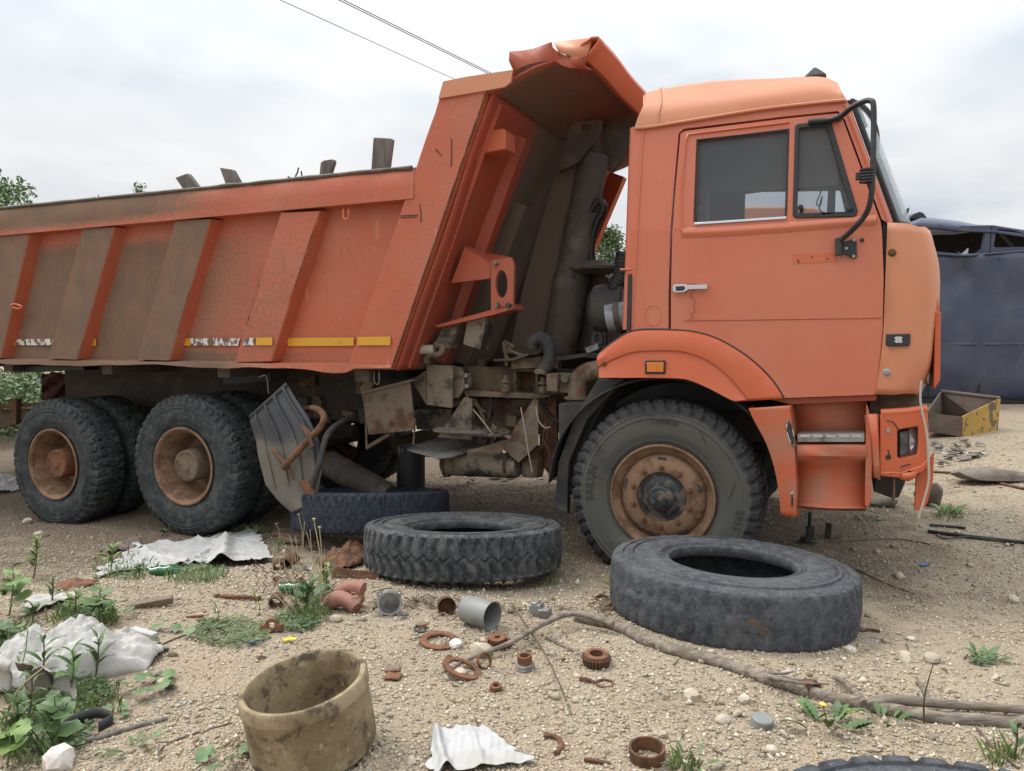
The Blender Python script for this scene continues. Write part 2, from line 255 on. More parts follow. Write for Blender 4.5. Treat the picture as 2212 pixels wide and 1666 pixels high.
# ------------------------------------------------------------------ mesh helpers
class MB:
    def __init__(s): s.v = []; s.f = []; s.mi = []
    def add(s, vs, fs, mi=0):
        k = len(s.v); s.v.extend([tuple(a) for a in vs]); s.f.extend([tuple(i + k for i in f) for f in fs]); s.mi.extend([mi] * len(fs)); return s
    def box(s, c, size, rot=None, mi=0):
        hx, hy, hz = [a / 2 for a in size]; vs = [Vector((x, y, z)) for z in (-hz, hz) for y in (-hy, hy) for x in (-hx, hx)]
        if rot: q = Euler(rot).to_matrix(); vs = [q @ v for v in vs]
        vs = [v + Vector(c) for v in vs]
        return s.add(vs, [(0, 2, 3, 1), (4, 5, 7, 6), (0, 1, 5, 4), (2, 6, 7, 3), (0, 4, 6, 2), (1, 3, 7, 5)], mi)
    def bar(s, a, b, w, h, up=(0, 0, 1), mi=0):
        a = Vector(a); b = Vector(b); d = (b - a).normalized(); u = Vector(up); x = d.cross(u)
        if x.length < 1e-4: x = d.cross(Vector((1, 0, 0)))
        x.normalize(); u = x.cross(d); vs = []
        for p in (a, b): vs += [p - x * w / 2 - u * h / 2, p + x * w / 2 - u * h / 2, p + x * w / 2 + u * h / 2, p - x * w / 2 + u * h / 2]
        return s.add(vs, [(3, 2, 1, 0), (4, 5, 6, 7), (0, 1, 5, 4), (1, 2, 6, 5), (2, 3, 7, 6), (3, 0, 4, 7)], mi)
    def tube(s, pts, r, n=8, cap=True, mi=0, ring=None):
        pts = [Vector(p) for p in pts]; m = len(pts); rs = r if hasattr(r, '__len__') else [r] * m
        t0 = (pts[1] - pts[0]).normalized(); x = t0.orthogonal().normalized(); vs = []
        for i, p in enumerate(pts):
            t = (pts[min(i + 1, m - 1)] - pts[max(i - 1, 0)]).normalized(); x = (x - t * x.dot(t)).normalized(); y = t.cross(x)
            rr = rs[i] * (ring[i] if ring else 1)
            vs += [p + (x * math.cos(a) + y * math.sin(a)) * rr for a in [2 * math.pi * k / n for k in range(n)]]
        fs = [(i * n + k, i * n + (k + 1) % n, (i + 1) * n + (k + 1) % n, (i + 1) * n + k) for i in range(m - 1) for k in range(n)]
        if cap: fs += [tuple(range(n - 1, -1, -1)), tuple((m - 1) * n + k for k in range(n))]
        return s.add(vs, fs, mi)
    def lathe(s, prof, n=32, axis='y', o=(0, 0, 0), closed=False, mi=0, mat3=None):
        vs = []; m = len(prof)
        for k in range(n):
            a = 2 * math.pi * k / n; c, q = math.cos(a), math.sin(a)
            for r, h in prof:
                v = Vector((r * c, h, r * q)) if axis == 'y' else (Vector((r * c, r * q, h)) if axis == 'z' else Vector((h, r * c, r * q)))
                if mat3: v = mat3 @ v
                vs.append(v + Vector(o))
        fs = []
        for k in range(n):
            k2 = (k + 1) % n
            for i in range(m - 1 if not closed else m):
                j = (i + 1) % m; f = (k * m + i, k * m + j, k2 * m + j, k2 * m + i)
                fs.append(f if axis != 'y' else f[::-1])
        return s.add(vs, fs, mi)
    def prism(s, poly, off, holes=(), mi=0):
        """poly: list of 3-D points (roughly planar), extruded by vector off"""
        loops = [list(map(Vector, poly))] + [list(map(Vector, h)) for h in holes]
        flat = [p for l in loops for p in l]; n = len(flat); off = Vector(off)
        tri = tessellate_polygon(loops); fs = []
        nrm = Vector((0, 0, 0))
        for t in tri: nrm += (flat[t[1]] - flat[t[0]]).cross(flat[t[2]] - flat[t[0]])
        flip = nrm.dot(off) > 0
        for t in tri:
            t = tuple(t); fs.append(t[::-1] if flip else t); fs.append(tuple(i + n for i in (t if flip else t[::-1])))
        k = 0
        for l in loops:
            m = len(l)
            for i in range(m): fs.append((k + i, k + (i + 1) % m, n + k + (i + 1) % m, n + k + i))
            k += m
        return s.add(flat + [p + off for p in flat], fs, mi)
    def grid(s, rows, mi=0, wrap=False):
        m = len(rows[0]); vs = [p for r in rows for p in r]
        fs = [(i * m + j, i * m + (j + 1) % m, (i + 1) * m + (j + 1) % m, (i + 1) * m + j) for i in range(len(rows) - 1) for j in range(m if wrap else m - 1)]
        return s.add(vs, fs, mi)
    def mesh(s, name, mats, smooth=38, recalc=True):
        me = bpy.data.meshes.new(name); me.from_pydata(s.v, [], s.f); 
        for m in (mats if isinstance(mats, (list, tuple)) else [mats]): me.materials.append(m)
        if any(s.mi): me.polygons.foreach_set('material_index', s.mi)
        if recalc:
            bm = bmesh.new(); bm.from_mesh(me); bmesh.ops.recalc_face_normals(bm, faces=bm.faces); bm.to_mesh(me); bm.free()
        if smooth:
            me.polygons.foreach_set('use_smooth', [True] * len(me.polygons)); me.set_sharp_from_angle(angle=R(smooth))
        me.update(); return me
    def build(s, name, m, parent=None, bevel=0, smooth=38, loc=None, rot=None, label=None, solid=0, recalc=True):
        o = bpy.data.objects.new(name, s.mesh(name, m, smooth, recalc)); COL.objects.link(o)
        if parent: o.parent = parent
        if loc is not None: o.location = loc
        if rot is not None: o.rotation_euler = rot
        if label: o['label'] = label
        if solid: md = o.modifiers.new('thick', 'SOLIDIFY'); md.thickness = solid; md.offset = 0
        if bevel:
            md = o.modifiers.new('bevel', 'BEVEL'); md.width = bevel; md.segments = 2; md.limit_method = 'ANGLE'; md.angle_limit = R(40)
        return o
def tag(o, label, cat, group=None, kind=None):
    o['label'] = label; o['category'] = cat
    if group: o['group'] = group
    if kind: o['kind'] = kind
    return o
def struct(o): o['kind'] = 'structure'; return o
def empty(name, loc=(0, 0, 0), rot=(0, 0, 0), label=None, cat=None, group=None):
    o = bpy.data.objects.new(name, None); COL.objects.link(o); o.location = loc; o.rotation_euler = rot; o.empty_display_size = .1
    if label: tag(o, label, cat, group)
    return o
def inst(name, me, parent=None, loc=(0, 0, 0), rot=(0, 0, 0), sc=1):
    o = bpy.data.objects.new(name, me); COL.objects.link(o); o.parent = parent; o.location = loc; o.rotation_euler = rot
    o.scale = (sc, sc, sc) if not hasattr(sc, '__len__') else sc
    return o
def attr(o, name, vals):
    a = o.data.attributes.new(name, 'FLOAT', 'POINT'); a.data.foreach_set('value', vals)
def cr(pts, n=8):                                              # Catmull-Rom through points
    P = [Vector(p) for p in pts]; P = [P[0] * 2 - P[1]] + P + [P[-1] * 2 - P[-2]]; out = []
    for i in range(1, len(P) - 2):
        for k in range(n):
            t = k / n; a, b, c, d = P[i - 1:i + 3]
            out.append(.5 * ((2 * b) + (c - a) * t + (2 * a - 5 * b + 4 * c - d) * t * t + (3 * b - a - 3 * c + d) * t ** 3))
    out.append(P[-2]); return out
def text_geo(s, size):
    c = bpy.data.curves.new('t', 'FONT'); c.body = s; c.size = size; c.resolution_u = 2; c.align_x = 'CENTER'
    o = bpy.data.objects.new('t', c); COL.objects.link(o); dg = bpy.context.evaluated_depsgraph_get(); me = o.evaluated_get(dg).to_mesh()
    vs = [v.co.copy() for v in me.vertices]; fs = [tuple(p.vertices) for p in me.polygons]
    o.evaluated_get(dg).to_mesh_clear(); bpy.data.objects.remove(o); bpy.data.curves.remove(c); return vs, fs
# ------------------------------------------------------------------ ground
def axis(a, b, step, far):
    xs = list(np.arange(a, b, step)); s = step; x = b
    while x < far: xs.append(x); s *= 1.22; x += s
    xs.append(far); s = step; x = a - step; lo = []
    while x > -far: lo.append(x); s *= 1.22; x -= s
    lo.append(-far); return lo[::-1] + xs
gx = axis(-6.5, 7.5, .075, 600); gy = axis(.2, 10, .075, 600)
gv = [(x, y, H(x, y)) for y in gy for x in gx]; nx = len(gx)
gf = [(j * nx + i, j * nx + i + 1, (j + 1) * nx + i + 1, (j + 1) * nx + i) for j in range(len(gy) - 1) for i in range(nx - 1)]
g = MB(); g.v = gv; g.f = gf; g.mi = [0] * len(gf)
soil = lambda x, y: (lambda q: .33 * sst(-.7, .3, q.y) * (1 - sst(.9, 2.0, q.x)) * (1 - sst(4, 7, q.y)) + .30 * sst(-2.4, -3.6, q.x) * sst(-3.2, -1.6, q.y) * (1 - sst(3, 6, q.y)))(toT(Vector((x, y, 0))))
M['ground'] = mat('gravelly_ground', (.415, .345, .252), .95, layers=[D(scale=1.3, lo=.42, hi=.66, color=(.40, .32, .22)), D(scale=130, lo=.30, hi=.62, color=(.32, .25, .17), kind='noise', detail=3), D(scale=70, lo=.58, hi=.70, color=(.50, .44, .345), amt=.7),
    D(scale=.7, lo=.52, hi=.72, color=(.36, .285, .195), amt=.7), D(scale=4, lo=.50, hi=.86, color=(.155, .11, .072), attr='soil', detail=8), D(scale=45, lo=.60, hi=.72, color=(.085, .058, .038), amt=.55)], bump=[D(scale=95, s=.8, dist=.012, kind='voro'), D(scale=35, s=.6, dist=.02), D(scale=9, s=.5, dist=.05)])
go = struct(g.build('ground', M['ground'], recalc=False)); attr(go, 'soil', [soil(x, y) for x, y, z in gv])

def stones(name, n, area, smin, smax, pw, cols, seed, dens):
    r = np.random.default_rng(seed); base = np.array([(1, 0, 0), (-1, 0, 0), (0, 1, 0), (0, -1, 0), (0, 0, 1), (0, 0, -1)], float)
    tri = np.array([(0, 2, 4), (2, 1, 4), (1, 3, 4), (3, 0, 4), (2, 0, 5), (1, 2, 5), (3, 1, 5), (0, 3, 5)])
    V = []; C = []; k = 0; F = []
    x0, x1, y0, y1 = area
    while k < n:
        x = r.uniform(x0, x1); y = y0 + (y1 - y0) * r.random() ** pw
        if abs(x) > .70 * y + .6 or r.random() > dens(x, y): continue
        s = smin * (smax / smin) ** (r.random() ** 2.6)
        ph = r.uniform(0, 6.28); c, q = math.cos(ph), math.sin(ph); sc = s * r.uniform(.55, 1.25, 3); sc[2] *= .75
        p = base * (1 + r.uniform(-.35, .35, (6, 3))) * sc
        p[:2] += r.uniform(-.4, .4, 3) * s; P = np.stack([p[:, 0] * c - p[:, 1] * q + x, p[:, 0] * q + p[:, 1] * c + y, p[:, 2] + H(x, y) + s * .22], 1)
        V.append(P); F.append(tri + 6 * k); b = cols[r.integers(len(cols))]; f = r.uniform(.62, 1.12)
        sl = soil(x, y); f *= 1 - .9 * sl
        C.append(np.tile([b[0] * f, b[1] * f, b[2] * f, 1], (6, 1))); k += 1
    V = np.concatenate(V); F = np.concatenate(F); C = np.concatenate(C)
    me = bpy.data.meshes.new(name); me.vertices.add(len(V)); me.vertices.foreach_set('co', V.ravel()); me.loops.add(F.size); me.loops.foreach_set('vertex_index', F.ravel().astype(np.int32))
    me.polygons.add(len(F)); me.polygons.foreach_set('loop_start', np.arange(0, F.size, 3, dtype=np.int32)); me.update(calc_edges=True)
    a = me.color_attributes.new('Col', 'FLOAT_COLOR', 'POINT'); a.data.foreach_set('color', C.ravel()); me.materials.append(M['gravel'])
    o = bpy.data.objects.new(name, me); COL.objects.link(o); return o
SCOL = [(.50, .415, .29), (.45, .36, .24), (.55, .475, .35), (.41, .32, .205), (.43, .385, .31), (.32, .25, .165), (.57, .505, .40)]
dn = lambda x, y: .35 + .65 * (noise.noise((x * .9, y * .9, 5)) > -.35)
gr = stones('gravel', 125000, (-4.8, 5.5, 1.9, 8.5), .0036, .0115, 1.75, SCOL, 3, dn)
tag(gr, 'fine pale limestone gravel covering the yard', 'gravel', kind='stuff')
pb = stones('pebbles', 1500, (-4.8, 6.5, 1.9, 9.5), .010, .028, 1.5, SCOL, 5, lambda x, y: 1)
tag(pb, 'loose beige pebbles scattered over the gravel', 'pebbles', kind='stuff')

# ------------------------------------------------------------------ tyres and wheels
def tyre_geo(Rr, Wd, rb, nseg, pattern, depth=.014, flat=0.0, wall=.02, sag=0.0, sh=0.0):
    """axis y, outer sidewall at y about 0; returns MB plus the share of sidewall per vertex"""
    s = Rr - rb
    rg = .009 if sh else 0
    pr = [(rb + .004, .075, 0), (rb - .004, .05, 0), (rb, .036, 0), (rb + .012, .022, 0), (rb + .03, .018, 0), (rb + .036, .010, 0), (rb + .05, .009, 0), (rb + .056, .004, 0), (rb + s * .35, .0, 0), (rb + s * .52, .0, 0), (rb + s * .60, .003, 0), (rb + s * .62, -.001 - rg, 0), (rb + s * .70, .004, 0), (rb + s * .72, .001 - rg, 0), (rb + s * .80, .010, .25), (rb + s * .86, .015, .6), (rb + s * .93, .026, 1)]
    if sh: pr = [(rb + .010, .060, 0), (rb + .002, .048, 0), (rb - .003, .030, 0), (rb + .002, .016, 0), (rb + .014, .010, 0), (rb + .022, .018, 0), (rb + .030, .008, 0), (rb + .037, .014, 0), (rb + .044, .004, 0), (rb + s * .36, -.004, 0), (rb + s * .58, -.002, 0), (rb + s * .62, .006, 0), (rb + s * .64, -.004, 0), (rb + s * .70, -.004, 0), (rb + s * .72, .006, 0), (rb + s * .80, .008, 0), (rb + s * .815, .001, 0), (rb + s * .90, .003, .3), (rb + s * .955, .008, .8)]
    tw = [.040, .055, .075, .10, .125] if not sh else [.014, .030, .055, .085, .11]; k = [(Rr - (.006 if not sh else .004), tw[0], 1)] + [(Rr + .006 * (y / .125), y, 1) for y in tw[1:]]
    half = [(r, y + sag * max(0, 1 - (r - rb) / (s * .86)) , t) for r, y, t in pr + k]
    full = half + [(Rr + .007, Wd / 2, 1)] + [(r, Wd - y, t) for r, y, t in half[::-1]]
    inner = [(rb + .02, Wd - .06, 0), (rb + s * .5, Wd - wall, 0), (Rr - .05, Wd - .05, 0), (Rr - .045, Wd / 2, 0), (Rr - .05, .05, 0), (rb + s * .5, wall, 0), (rb + .02, .06, 0)]
    prof = full + inner; m = len(prof); vs = []; side = []
    for i in range(nseg):
        a = 2 * math.pi * i / nseg; c, q = math.cos(a), math.sin(a)
        for r, y, t in prof:
            rr = r; yy = y
            if t: rr = r - depth * pattern(i / nseg, y / Wd) * t; 
            if t and t < 1: yy = y + depth * .8 * pattern(i / nseg, y / Wd)
            wob = 1 + .004 * math.sin(3 * a + 1) + .003 * math.sin(7 * a)
            x, z = rr * c * wob, rr * q * wob
            if flat and z < -(Rr - flat) and t: 
                zz = -(Rr - flat) + (z + Rr - flat) * .15; z = zz
            if flat and z < -rb * .9: 
                b = (1 - min(1, abs(x) / .4)) * flat * .5 * (1 if .1 < (r - rb) / s < .95 else .3); yy += -b if y < Wd / 2 else b
            vs.append((x, yy, z)); side.append(.16 if (rb + s * .06 < r < rb + s * .78 and y < Wd / 2) else -.22)
    g = MB(); fs = []
    for i in range(nseg):
        j = (i + 1) % nseg
        for k in range(m): l = (k + 1) % m; fs.append((i * m + k, j * m + k, j * m + l, i * m + l))
    g.add(vs, fs); return g, side
def fr(x): return x - math.floor(x)
def p_lug(n, slant=.9, cw=.06):
    def f(a, s):
        d = abs(s - .5) * 2; e = fr(a * n + slant * abs(d) * (1 if s < .5 else -1) * .5 + .12 * math.sin(d * 9))
        g = 1.0 if e < .30 and d > .22 else 0.0
        if abs(fr(s * 3 + .12 * math.sin(a * n * 6.28)) - .5) < cw: g = max(g, .9)
        return g
    return f
def p_diamond(n):
    def f(a, s):
        u, v = fr(a * n + s * 3), fr(a * n - s * 3); return 1.0 if u < .16 or v < .16 else 0.0
    return f
def p_worn(n):
    def f(a, s):
        d = abs(s - .5) * 2; e = fr(a * n + .35 * d + .2 * noise.noise((a * 40, s * 3, 1))); w = .5 + .5 * noise.noise((a * 9, s * 4, 7))
        return (1.0 if e < .32 and d > .30 else .0) * w + .35 * noise.noise((a * 60, s * 9, 4))
    return f
def ttext(MBo, s, size, rad, ang, y):
    vs, fs = text_geo(s, size)
    out = []
    for v in vs:
        th = ang - v.x / rad; r = rad + v.y; out.append((r * math.cos(th), y, r * math.sin(th)))
    MBo.add(out, fs)
    MBo.add([(a, b - .0018, c) for a, b, c in out], fs)
TR, TRB, TW = .548, .288, .31
def wheel_mesh_front():
    d = {}
    t, s = tyre_geo(TR, TW, TRB, 288, p_lug(44, .8), .015, .03); d['tyre'] = (t, s)
    return d
truck = empty('dump_truck', TO, (0, 0, -TH), 'battered orange three-axle dump truck with a dented tipper body', 'dump truck')
t, s = tyre_geo(TR, TW, TRB, 288, p_lug(44, .8), .017, .03); me_tf = t.mesh('tyre', M['tyre_front'], 40)
a = me_tf.attributes.new('side', 'FLOAT', 'POINT'); a.data.foreach_set('value', s)
t, s = tyre_geo(TR - .006, TW, TRB, 288, p_lug(46, .55), .015, .02); me_tr = t.mesh('tyre', M['tyre_rear'], 40)
t, s = tyre_geo(TR - .012, TW, TRB, 288, p_lug(30, 1.6), .017, .0); me_ti = t.mesh('tyre', M['tyre_rear'], 40)
# front wheel: bulging disc with slots and ten studs
g = MB(); n = 60
g.lathe([(.245, .12), (.286, .058), (.296, .034), (.303, .012), (.300, .002), (.290, .0), (.284, .010), (.276, .022), (.262, .028), (.254, .040), (.244, .046)], 72)
me_frim = g.mesh('rim', M['rim'])
g = MB(); ring = [(.246, .050), (.236, .040), (.226, .022), (.200, .008), (.165, .003), (.145, .005), (.140, .014), (.138, .06)]
g.lathe(ring, 72); me_fdisc = g.mesh('wheel', M['rim'])
g = MB(); g.lathe([(.139, .022), (.120, .022), (.105, .010), (.078, .006), (.074, -.028), (.068, -.040), (.060, -.044), (.050, -.043), (.046, -.058), (.028, -.063), (.0005, -.064)], 48); me_fhub = g.mesh('hub', M['hubblack'])
g = MB(); g.lathe([(.016, 0), (.016, -.003), (.0005, -.003)], 14); g.lathe([(.0125, -.002), (.0125, -.014), (.0005, -.014)], 6); g.lathe([(.007, -.012), (.007, -.026), (.0005, -.027)], 8); me_nut = g.mesh('wheel_nut', M['rust'])
g = MB(); sl = []
for k in range(7): sl.append((.017 + .008 * math.cos(R(-90 + 30 * k)), 0, .008 * math.sin(R(-90 + 30 * k))))
for k in range(7): sl.append((-.017 - .008 * math.cos(R(-90 + 30 * k)), 0, -.008 * math.sin(R(-90 + 30 * k))))
g.prism(sl, (0, .004, 0)); me_slot = g.mesh('vent_slot', M['hubblack'])
fc = T(1428, 1075, 0)
w = inst('wheel', me_fdisc, truck, fc); inst('rim', me_frim, w); inst('hub', me_fhub, w)
inst('tyre', me_tf, w, (0, -.004, 0))
for k in range(10):
    a = 2 * math.pi * (k + .5) / 10; inst('wheel_nut', me_nut, w, (.168 * math.cos(a), .003, .168 * math.sin(a)))
for k in range(5):
    a = 2 * math.pi * k / 5 + R(90); inst('vent_slot', me_slot, w, (.219 * math.cos(a), .0115, .219 * math.sin(a)), (0, math.pi / 2 - a, 0)).rotation_euler = (0, -(a - math.pi / 2), 0)
def letter(w, *a):
    g = MB(); ttext(g, *a); g.build('sidewall_lettering', M['letters'], w, smooth=0)
letter(w, 'SAILUN', .062, .400, R(172), -.0075); letter(w, '12.00R20', .040, .420, R(88), -.0075); letter(w, 'S911', .058, .415, R(-12), -.0075)
g = MB(); g.lathe([(.247, .041), (.241, .040)], 72); g.build('rim_gap', M['rustd'], w, solid=.002)
rq = random.Random(9)
for k in range(3):
    a0 = rq.uniform(0, 6.28); r0_ = rq.uniform(.33, .40); pts = [Vector(((r0_ + .022 * j) * math.cos(a0 + .10 * j * math.sin(k)), -.0068 + .0004 * j, (r0_ + .022 * j) * math.sin(a0 + .10 * j * math.sin(k)))) for j in range(4)]
    g = MB(); g.tube(pts, [.0006, .0018, .0014, .0006], 5); g.build('sidewall_crack', M['rubber_seal'], w)
# rear wheels: deep dished rims with planetary hubs
g = MB(); g.lathe([(.150, .262), (.18, .258), (.205, .245), (.218, .215), (.222, .16), (.232, .12), (.250, .075), (.262, .045), (.272, .022), (.290, .014), (.299, .006), (.297, -.003), (.286, -.004), (.276, .004), (.270, .016)], 72); me_rrim = g.mesh('wheel', M['rim'])
def hub_mesh(name, m):
    g = MB(); g.lathe([(.150, .275), (.150, .25), (.128, .235), (.124, .10), (.120, .05), (.117, .035), (.108, .032), (.100, .036), (.04, .034), (.034, .026), (.0005, .026)], 40)
    for k in range(9):
        a = 2 * math.pi * k / 9; g.lathe([(.0085, .034), (.0085, .026), (.0005, .026)], 6, o=(.102 * math.cos(a), 0, .102 * math.sin(a)))
    return g.mesh(name, m)
me_h1 = hub_mesh('hub', M['hubdust']); me_h2 = hub_mesh('hub', M['hubrust'])
def rear_wheel(px, py, hub, txt):
    c = T(px, py, 0); w = inst('wheel', me_rrim, truck, c); inst('hub', hub, w); inst('tyre', me_tr, w, (0, -.006, 0), (0, 0, 0))
    if txt:
        letter(w, 'Bontyre', .055, .405, R(-20), -.009); letter(w, '12.00R20', .04, .41, R(205), -.009)
    w2 = inst('wheel', me_rrim, truck, c + Vector((0, .66, 0))); w2.rotation_euler = (0, 0, math.pi); inst('tyre', me_ti, w2, (0, .0, 0))
    return c
mc = rear_wheel(394, 1008, me_h1, False); rc = rear_wheel(113, 1003.5, me_h2, True)
for c in (mc, rc):
    for y in (1.86, 2.5):
        w = inst('wheel', me_rrim, truck, c + Vector((0, y, 0)), (0, 0, math.pi if y > 2 else 0)); inst('tyre', me_ti, w)
w = inst('wheel', me_fdisc, truck, fc + Vector((0, 2.45, 0)), (0, 0, math.pi)); inst('rim', me_frim, w); inst('tyre', me_tr, w)
for c in (mc, rc, fc):
    g = MB(); g.tube([c + Vector((0, .25, 0)), c + Vector((0, 1.0, .0)), c + Vector((0, 2.25, 0))], [.09, .075, .09], 12)
    if c is not fc: g.lathe([(.0005, -.22), (.12, -.19), (.20, -.08), (.21, .05), (.13, .2), (.0005, .22)], 20, o=c + Vector((0, 1.25, .02)))
    g.build('axle', M['frame'], truck)

# ------------------------------------------------------------------ tipper body
YP, YR, YT = .075, -.025, -.045           # planes of panel, ribs, top rail
XR = -420                                  # picture x of the rear end
def TL(l, y): return [T(a, b, y) for a, b in l]
def lerp(a, b, t): return a + (b - a) * t
ribs = [((-70, 512), (63, 505), (-133, 772), (1, 774)), ((178, 494), (247, 491), (103, 775), (167, 777)), ((377, 477), (455, 473.5), (297, 777), (365, 779)), ((606, 460), (690, 456), (508, 782), (585, 781))]
def mudv(x, z):
    m = 1 - sst(-4.15, -2.35, x + .35 * noise.noise((x * 1.1, z * 1.3, 3)))
    return m
# panel: a subdivided sheet, mud keeps clear of the lee side of each rib and of the rail
rows = []; mud = []
NX, NZ = 150, 34
def topline(px): return 508 + (432 - 508) * px / 870
def botline(px): return 775 + 9 * px / 700
edges = [(r[1], r[3]) for r in ribs]
for j in range(NZ + 1):
    row = []
    for i in range(NX + 1):
        t_ = j / NZ; pe = lerp(900, 785, t_); px = lerp(-260, pe, i / NX)
        tp, bt = topline(px) - 14, botline(px) + 3; py = lerp(tp, bt, t_)
        q = T(px, py, YP); dn_ = .012 * noise.noise((q.x * 2.2, q.z * 2.2, 9)); q = T(px, py, YP + dn_); row.append(q)
        # distance to the next rib edge on the left (clean strip beside it)
        cl = 0
        for (ax, ay), (bx, by) in edges:
            ex = lerp(ax, bx, (py - ay) / (by - ay)); d = px - ex
            if -5 < d < 80: cl = max(cl, 1 - sst(8, 46 + 14 * noise.noise((q.z * 4, ax, 2)), d))
        cl = max(cl, 1 - sst(.10, .24, t_ + .04 * noise.noise((q.x * 3, 1, 1))))
        mud.append(.52 * mudv(q.x, q.z) * (1 - .95 * cl) + .04 + .16 * (t_ > .93))
    rows.append(row)
g = MB(); g.grid(rows); o = g.build('side_panel', M['body'], truck); attr(o, 'mud', mud)
g = MB(); g.prism(TL([(-260, 520), (890, 424), (785, 784), (-260, 776)], YP + .02), (0, .012, 0)); g.build('inner_side_panel', M['soot'], truck)
def sect(name, quad, y0, depth, m, mudf, n=14, bev=0, tear=0):
    """hat section rib: face at y0, walls back to the panel"""
    (ax, ay), (bx, by), (cx_, cy_), (dx, dy) = quad; rows = []; mu = []
    for k in range(n + 1):
        t_ = k / n; l = T(lerp(ax, cx_, t_), lerp(ay, cy_, t_), y0); r = T(lerp(bx, dx, t_), lerp(by, dy, t_), y0)
        w_ = .006 * noise.noise((k * .7, ax, 1)) ; l.x += w_; r.x += .007 * noise.noise((k * .9, bx, 4)) - (tear * .008 if 5 < k < 9 else 0)
        mid = (l + r) / 2 + Vector((0, .006 * noise.noise((k * .5, ax, 8)), 0))
        row = [l + Vector((-.02, depth, 0)), l + Vector((-.002, .006, 0)), l + Vector((.006, 0, 0)), mid, r - Vector((.006, 0, 0)), r + Vector((.002, .006, 0)), r + Vector((.022, depth, 0))]
        rows.append(row); mm = mudf(mid.x, mid.z); mu += [mm * .3, mm, mm, mm, mm, mm * .15, -.1]
    g = MB(); g.grid(rows); o = g.build(name, m, truck, smooth=30); attr(o, 'mud', mu); return o
mf = lambda x, z: .50 * mudv(x - .25, z) + .05
for (ax, ay), (bx, by), k0, k1 in (((690, 456), (585, 781), .10, .55), ((606, 460), (508, 782), .45, .75), ((455, 473), (365, 779), .5, .8), ((247, 491), (167, 777), .85, 1.0)):
    g = MB(); pts = [T(lerp(ax, bx, k0 + (k1 - k0) * k / 14) + 1.6 * noise.noise((k * .9, ax, 3)), lerp(ay, by, k0 + (k1 - k0) * k / 14), YR - .001) for k in range(15)]; g.tube(pts, [.001 + .006 * abs(noise.noise((k * .8, ax, 6))) for k in range(15)], 5); g.build('rusty_edge', M['rustd'], truck)
for i, q in enumerate(ribs): sect('side_rib', q, YR, YP - YR + .01, M['body'], mf, tear=(i == 3))
# front corner post reaching above the rail
post = ((957, 190), (1052, 192), (750, 797), (845, 797))
sect('corner_post', post, YR - .012, .14, M['body'], lambda x, z: .06, n=22)
g = MB(); g.prism([Tf(a, b, lambda p: -.052) for a, b in [(957, 176), (1006, 166), (1060, 158), (1108, 151), (1103, 178), (1090, 188), (1048, 196), (947, 213)]], (0, .02, 0)); g.build('post_cap', M['paint_fade_lit'], truck, bevel=.004)
# top rail: a dented box beam
rows = []; mu = []; NR = 90
for k in range(NR + 1):
    px = lerp(XR, 893, k / NR); top = lerp(447, 358, px / 893); bot = lerp(509, 431, px / 870)
    dn_ = .012 * noise.noise((k * .16, 3, 1)); dz = .016 * noise.noise((k * .12, 7, 2))
    a_ = T(px, top, YT) ; b_ = T(px, bot, YT); h = a_.z - b_.z
    a_.z += dz * .6
    row = [Vector((b_.x, YP + .02, b_.z)), b_ + Vector((0, 0, 0)), b_ + Vector((0, dn_, h * .35)), b_ + Vector((0, dn_ * 1.4, h * .75)), a_ + Vector((0, .01 + dn_, -.030)), a_ + Vector((0, .022, -.004)), a_ + Vector((0, .05, 0)), a_ + Vector((0, .13, -.002)), a_ + Vector((0, .15, -.05)), Vector((b_.x, .15, b_.z))]
    rows.append(row); mm = .55 * mudv(b_.x + .25, 0) + .05; mu += [.02, .1, mm, mm, mm + .04, .62, .75, .75, .75, .3]
g = MB(); g.grid(rows); o = g.build('top_rail', M['body'], truck, smooth=50); attr(o, 'mud', mu)
g = MB(); pts = []
for k in range(60):
    px = lerp(XR, 890, k / 59); q = T(px, lerp(447, 358, px / 893) + 3, YT + .01); pts.append(q + Vector((0, .0, .004 * noise.noise((k * .4, 0, 0)))))
g.tube(pts, [.012 + .006 * noise.noise((k * .5, 1, 2)) for k in range(60)], 6); g.build('rail_edge_strip', M['soot'], truck)
# lower lip, wavy and torn
rows = []; mu = []
for k in range(111):
    px = lerp(XR, 845, k / 110); base = botline(px)
    wav = 7 + 3.2 * math.sin(px * .012) + (6 * sst(330, 420, px) * (1 - sst(480, 560, px))) + 9 * sst(640, 720, px) * (1 - sst(745, 770, px)) + 2.5 * noise.noise((px * .02, 0, 0))
    a_ = T(px, base - 2, YP); b_ = T(px, base + 3, YR - .012); c_ = T(px, base + 3 + wav, YR - .018 + .01 * noise.noise((px * .01, 2, 0))); d_ = c_ + Vector((0, .03, -.004)); e_ = Vector((a_.x, .35, d_.z + .02))
    rows.append([a_, b_, c_, d_, e_]); mm = .62 * mudv(a_.x + .1, 0) + .16; mu += [mm, mm, mm, .5, .6]
g = MB(); g.grid(rows); o = g.build('lower_lip', M['body'], truck, smooth=40); attr(o, 'mud', mu)
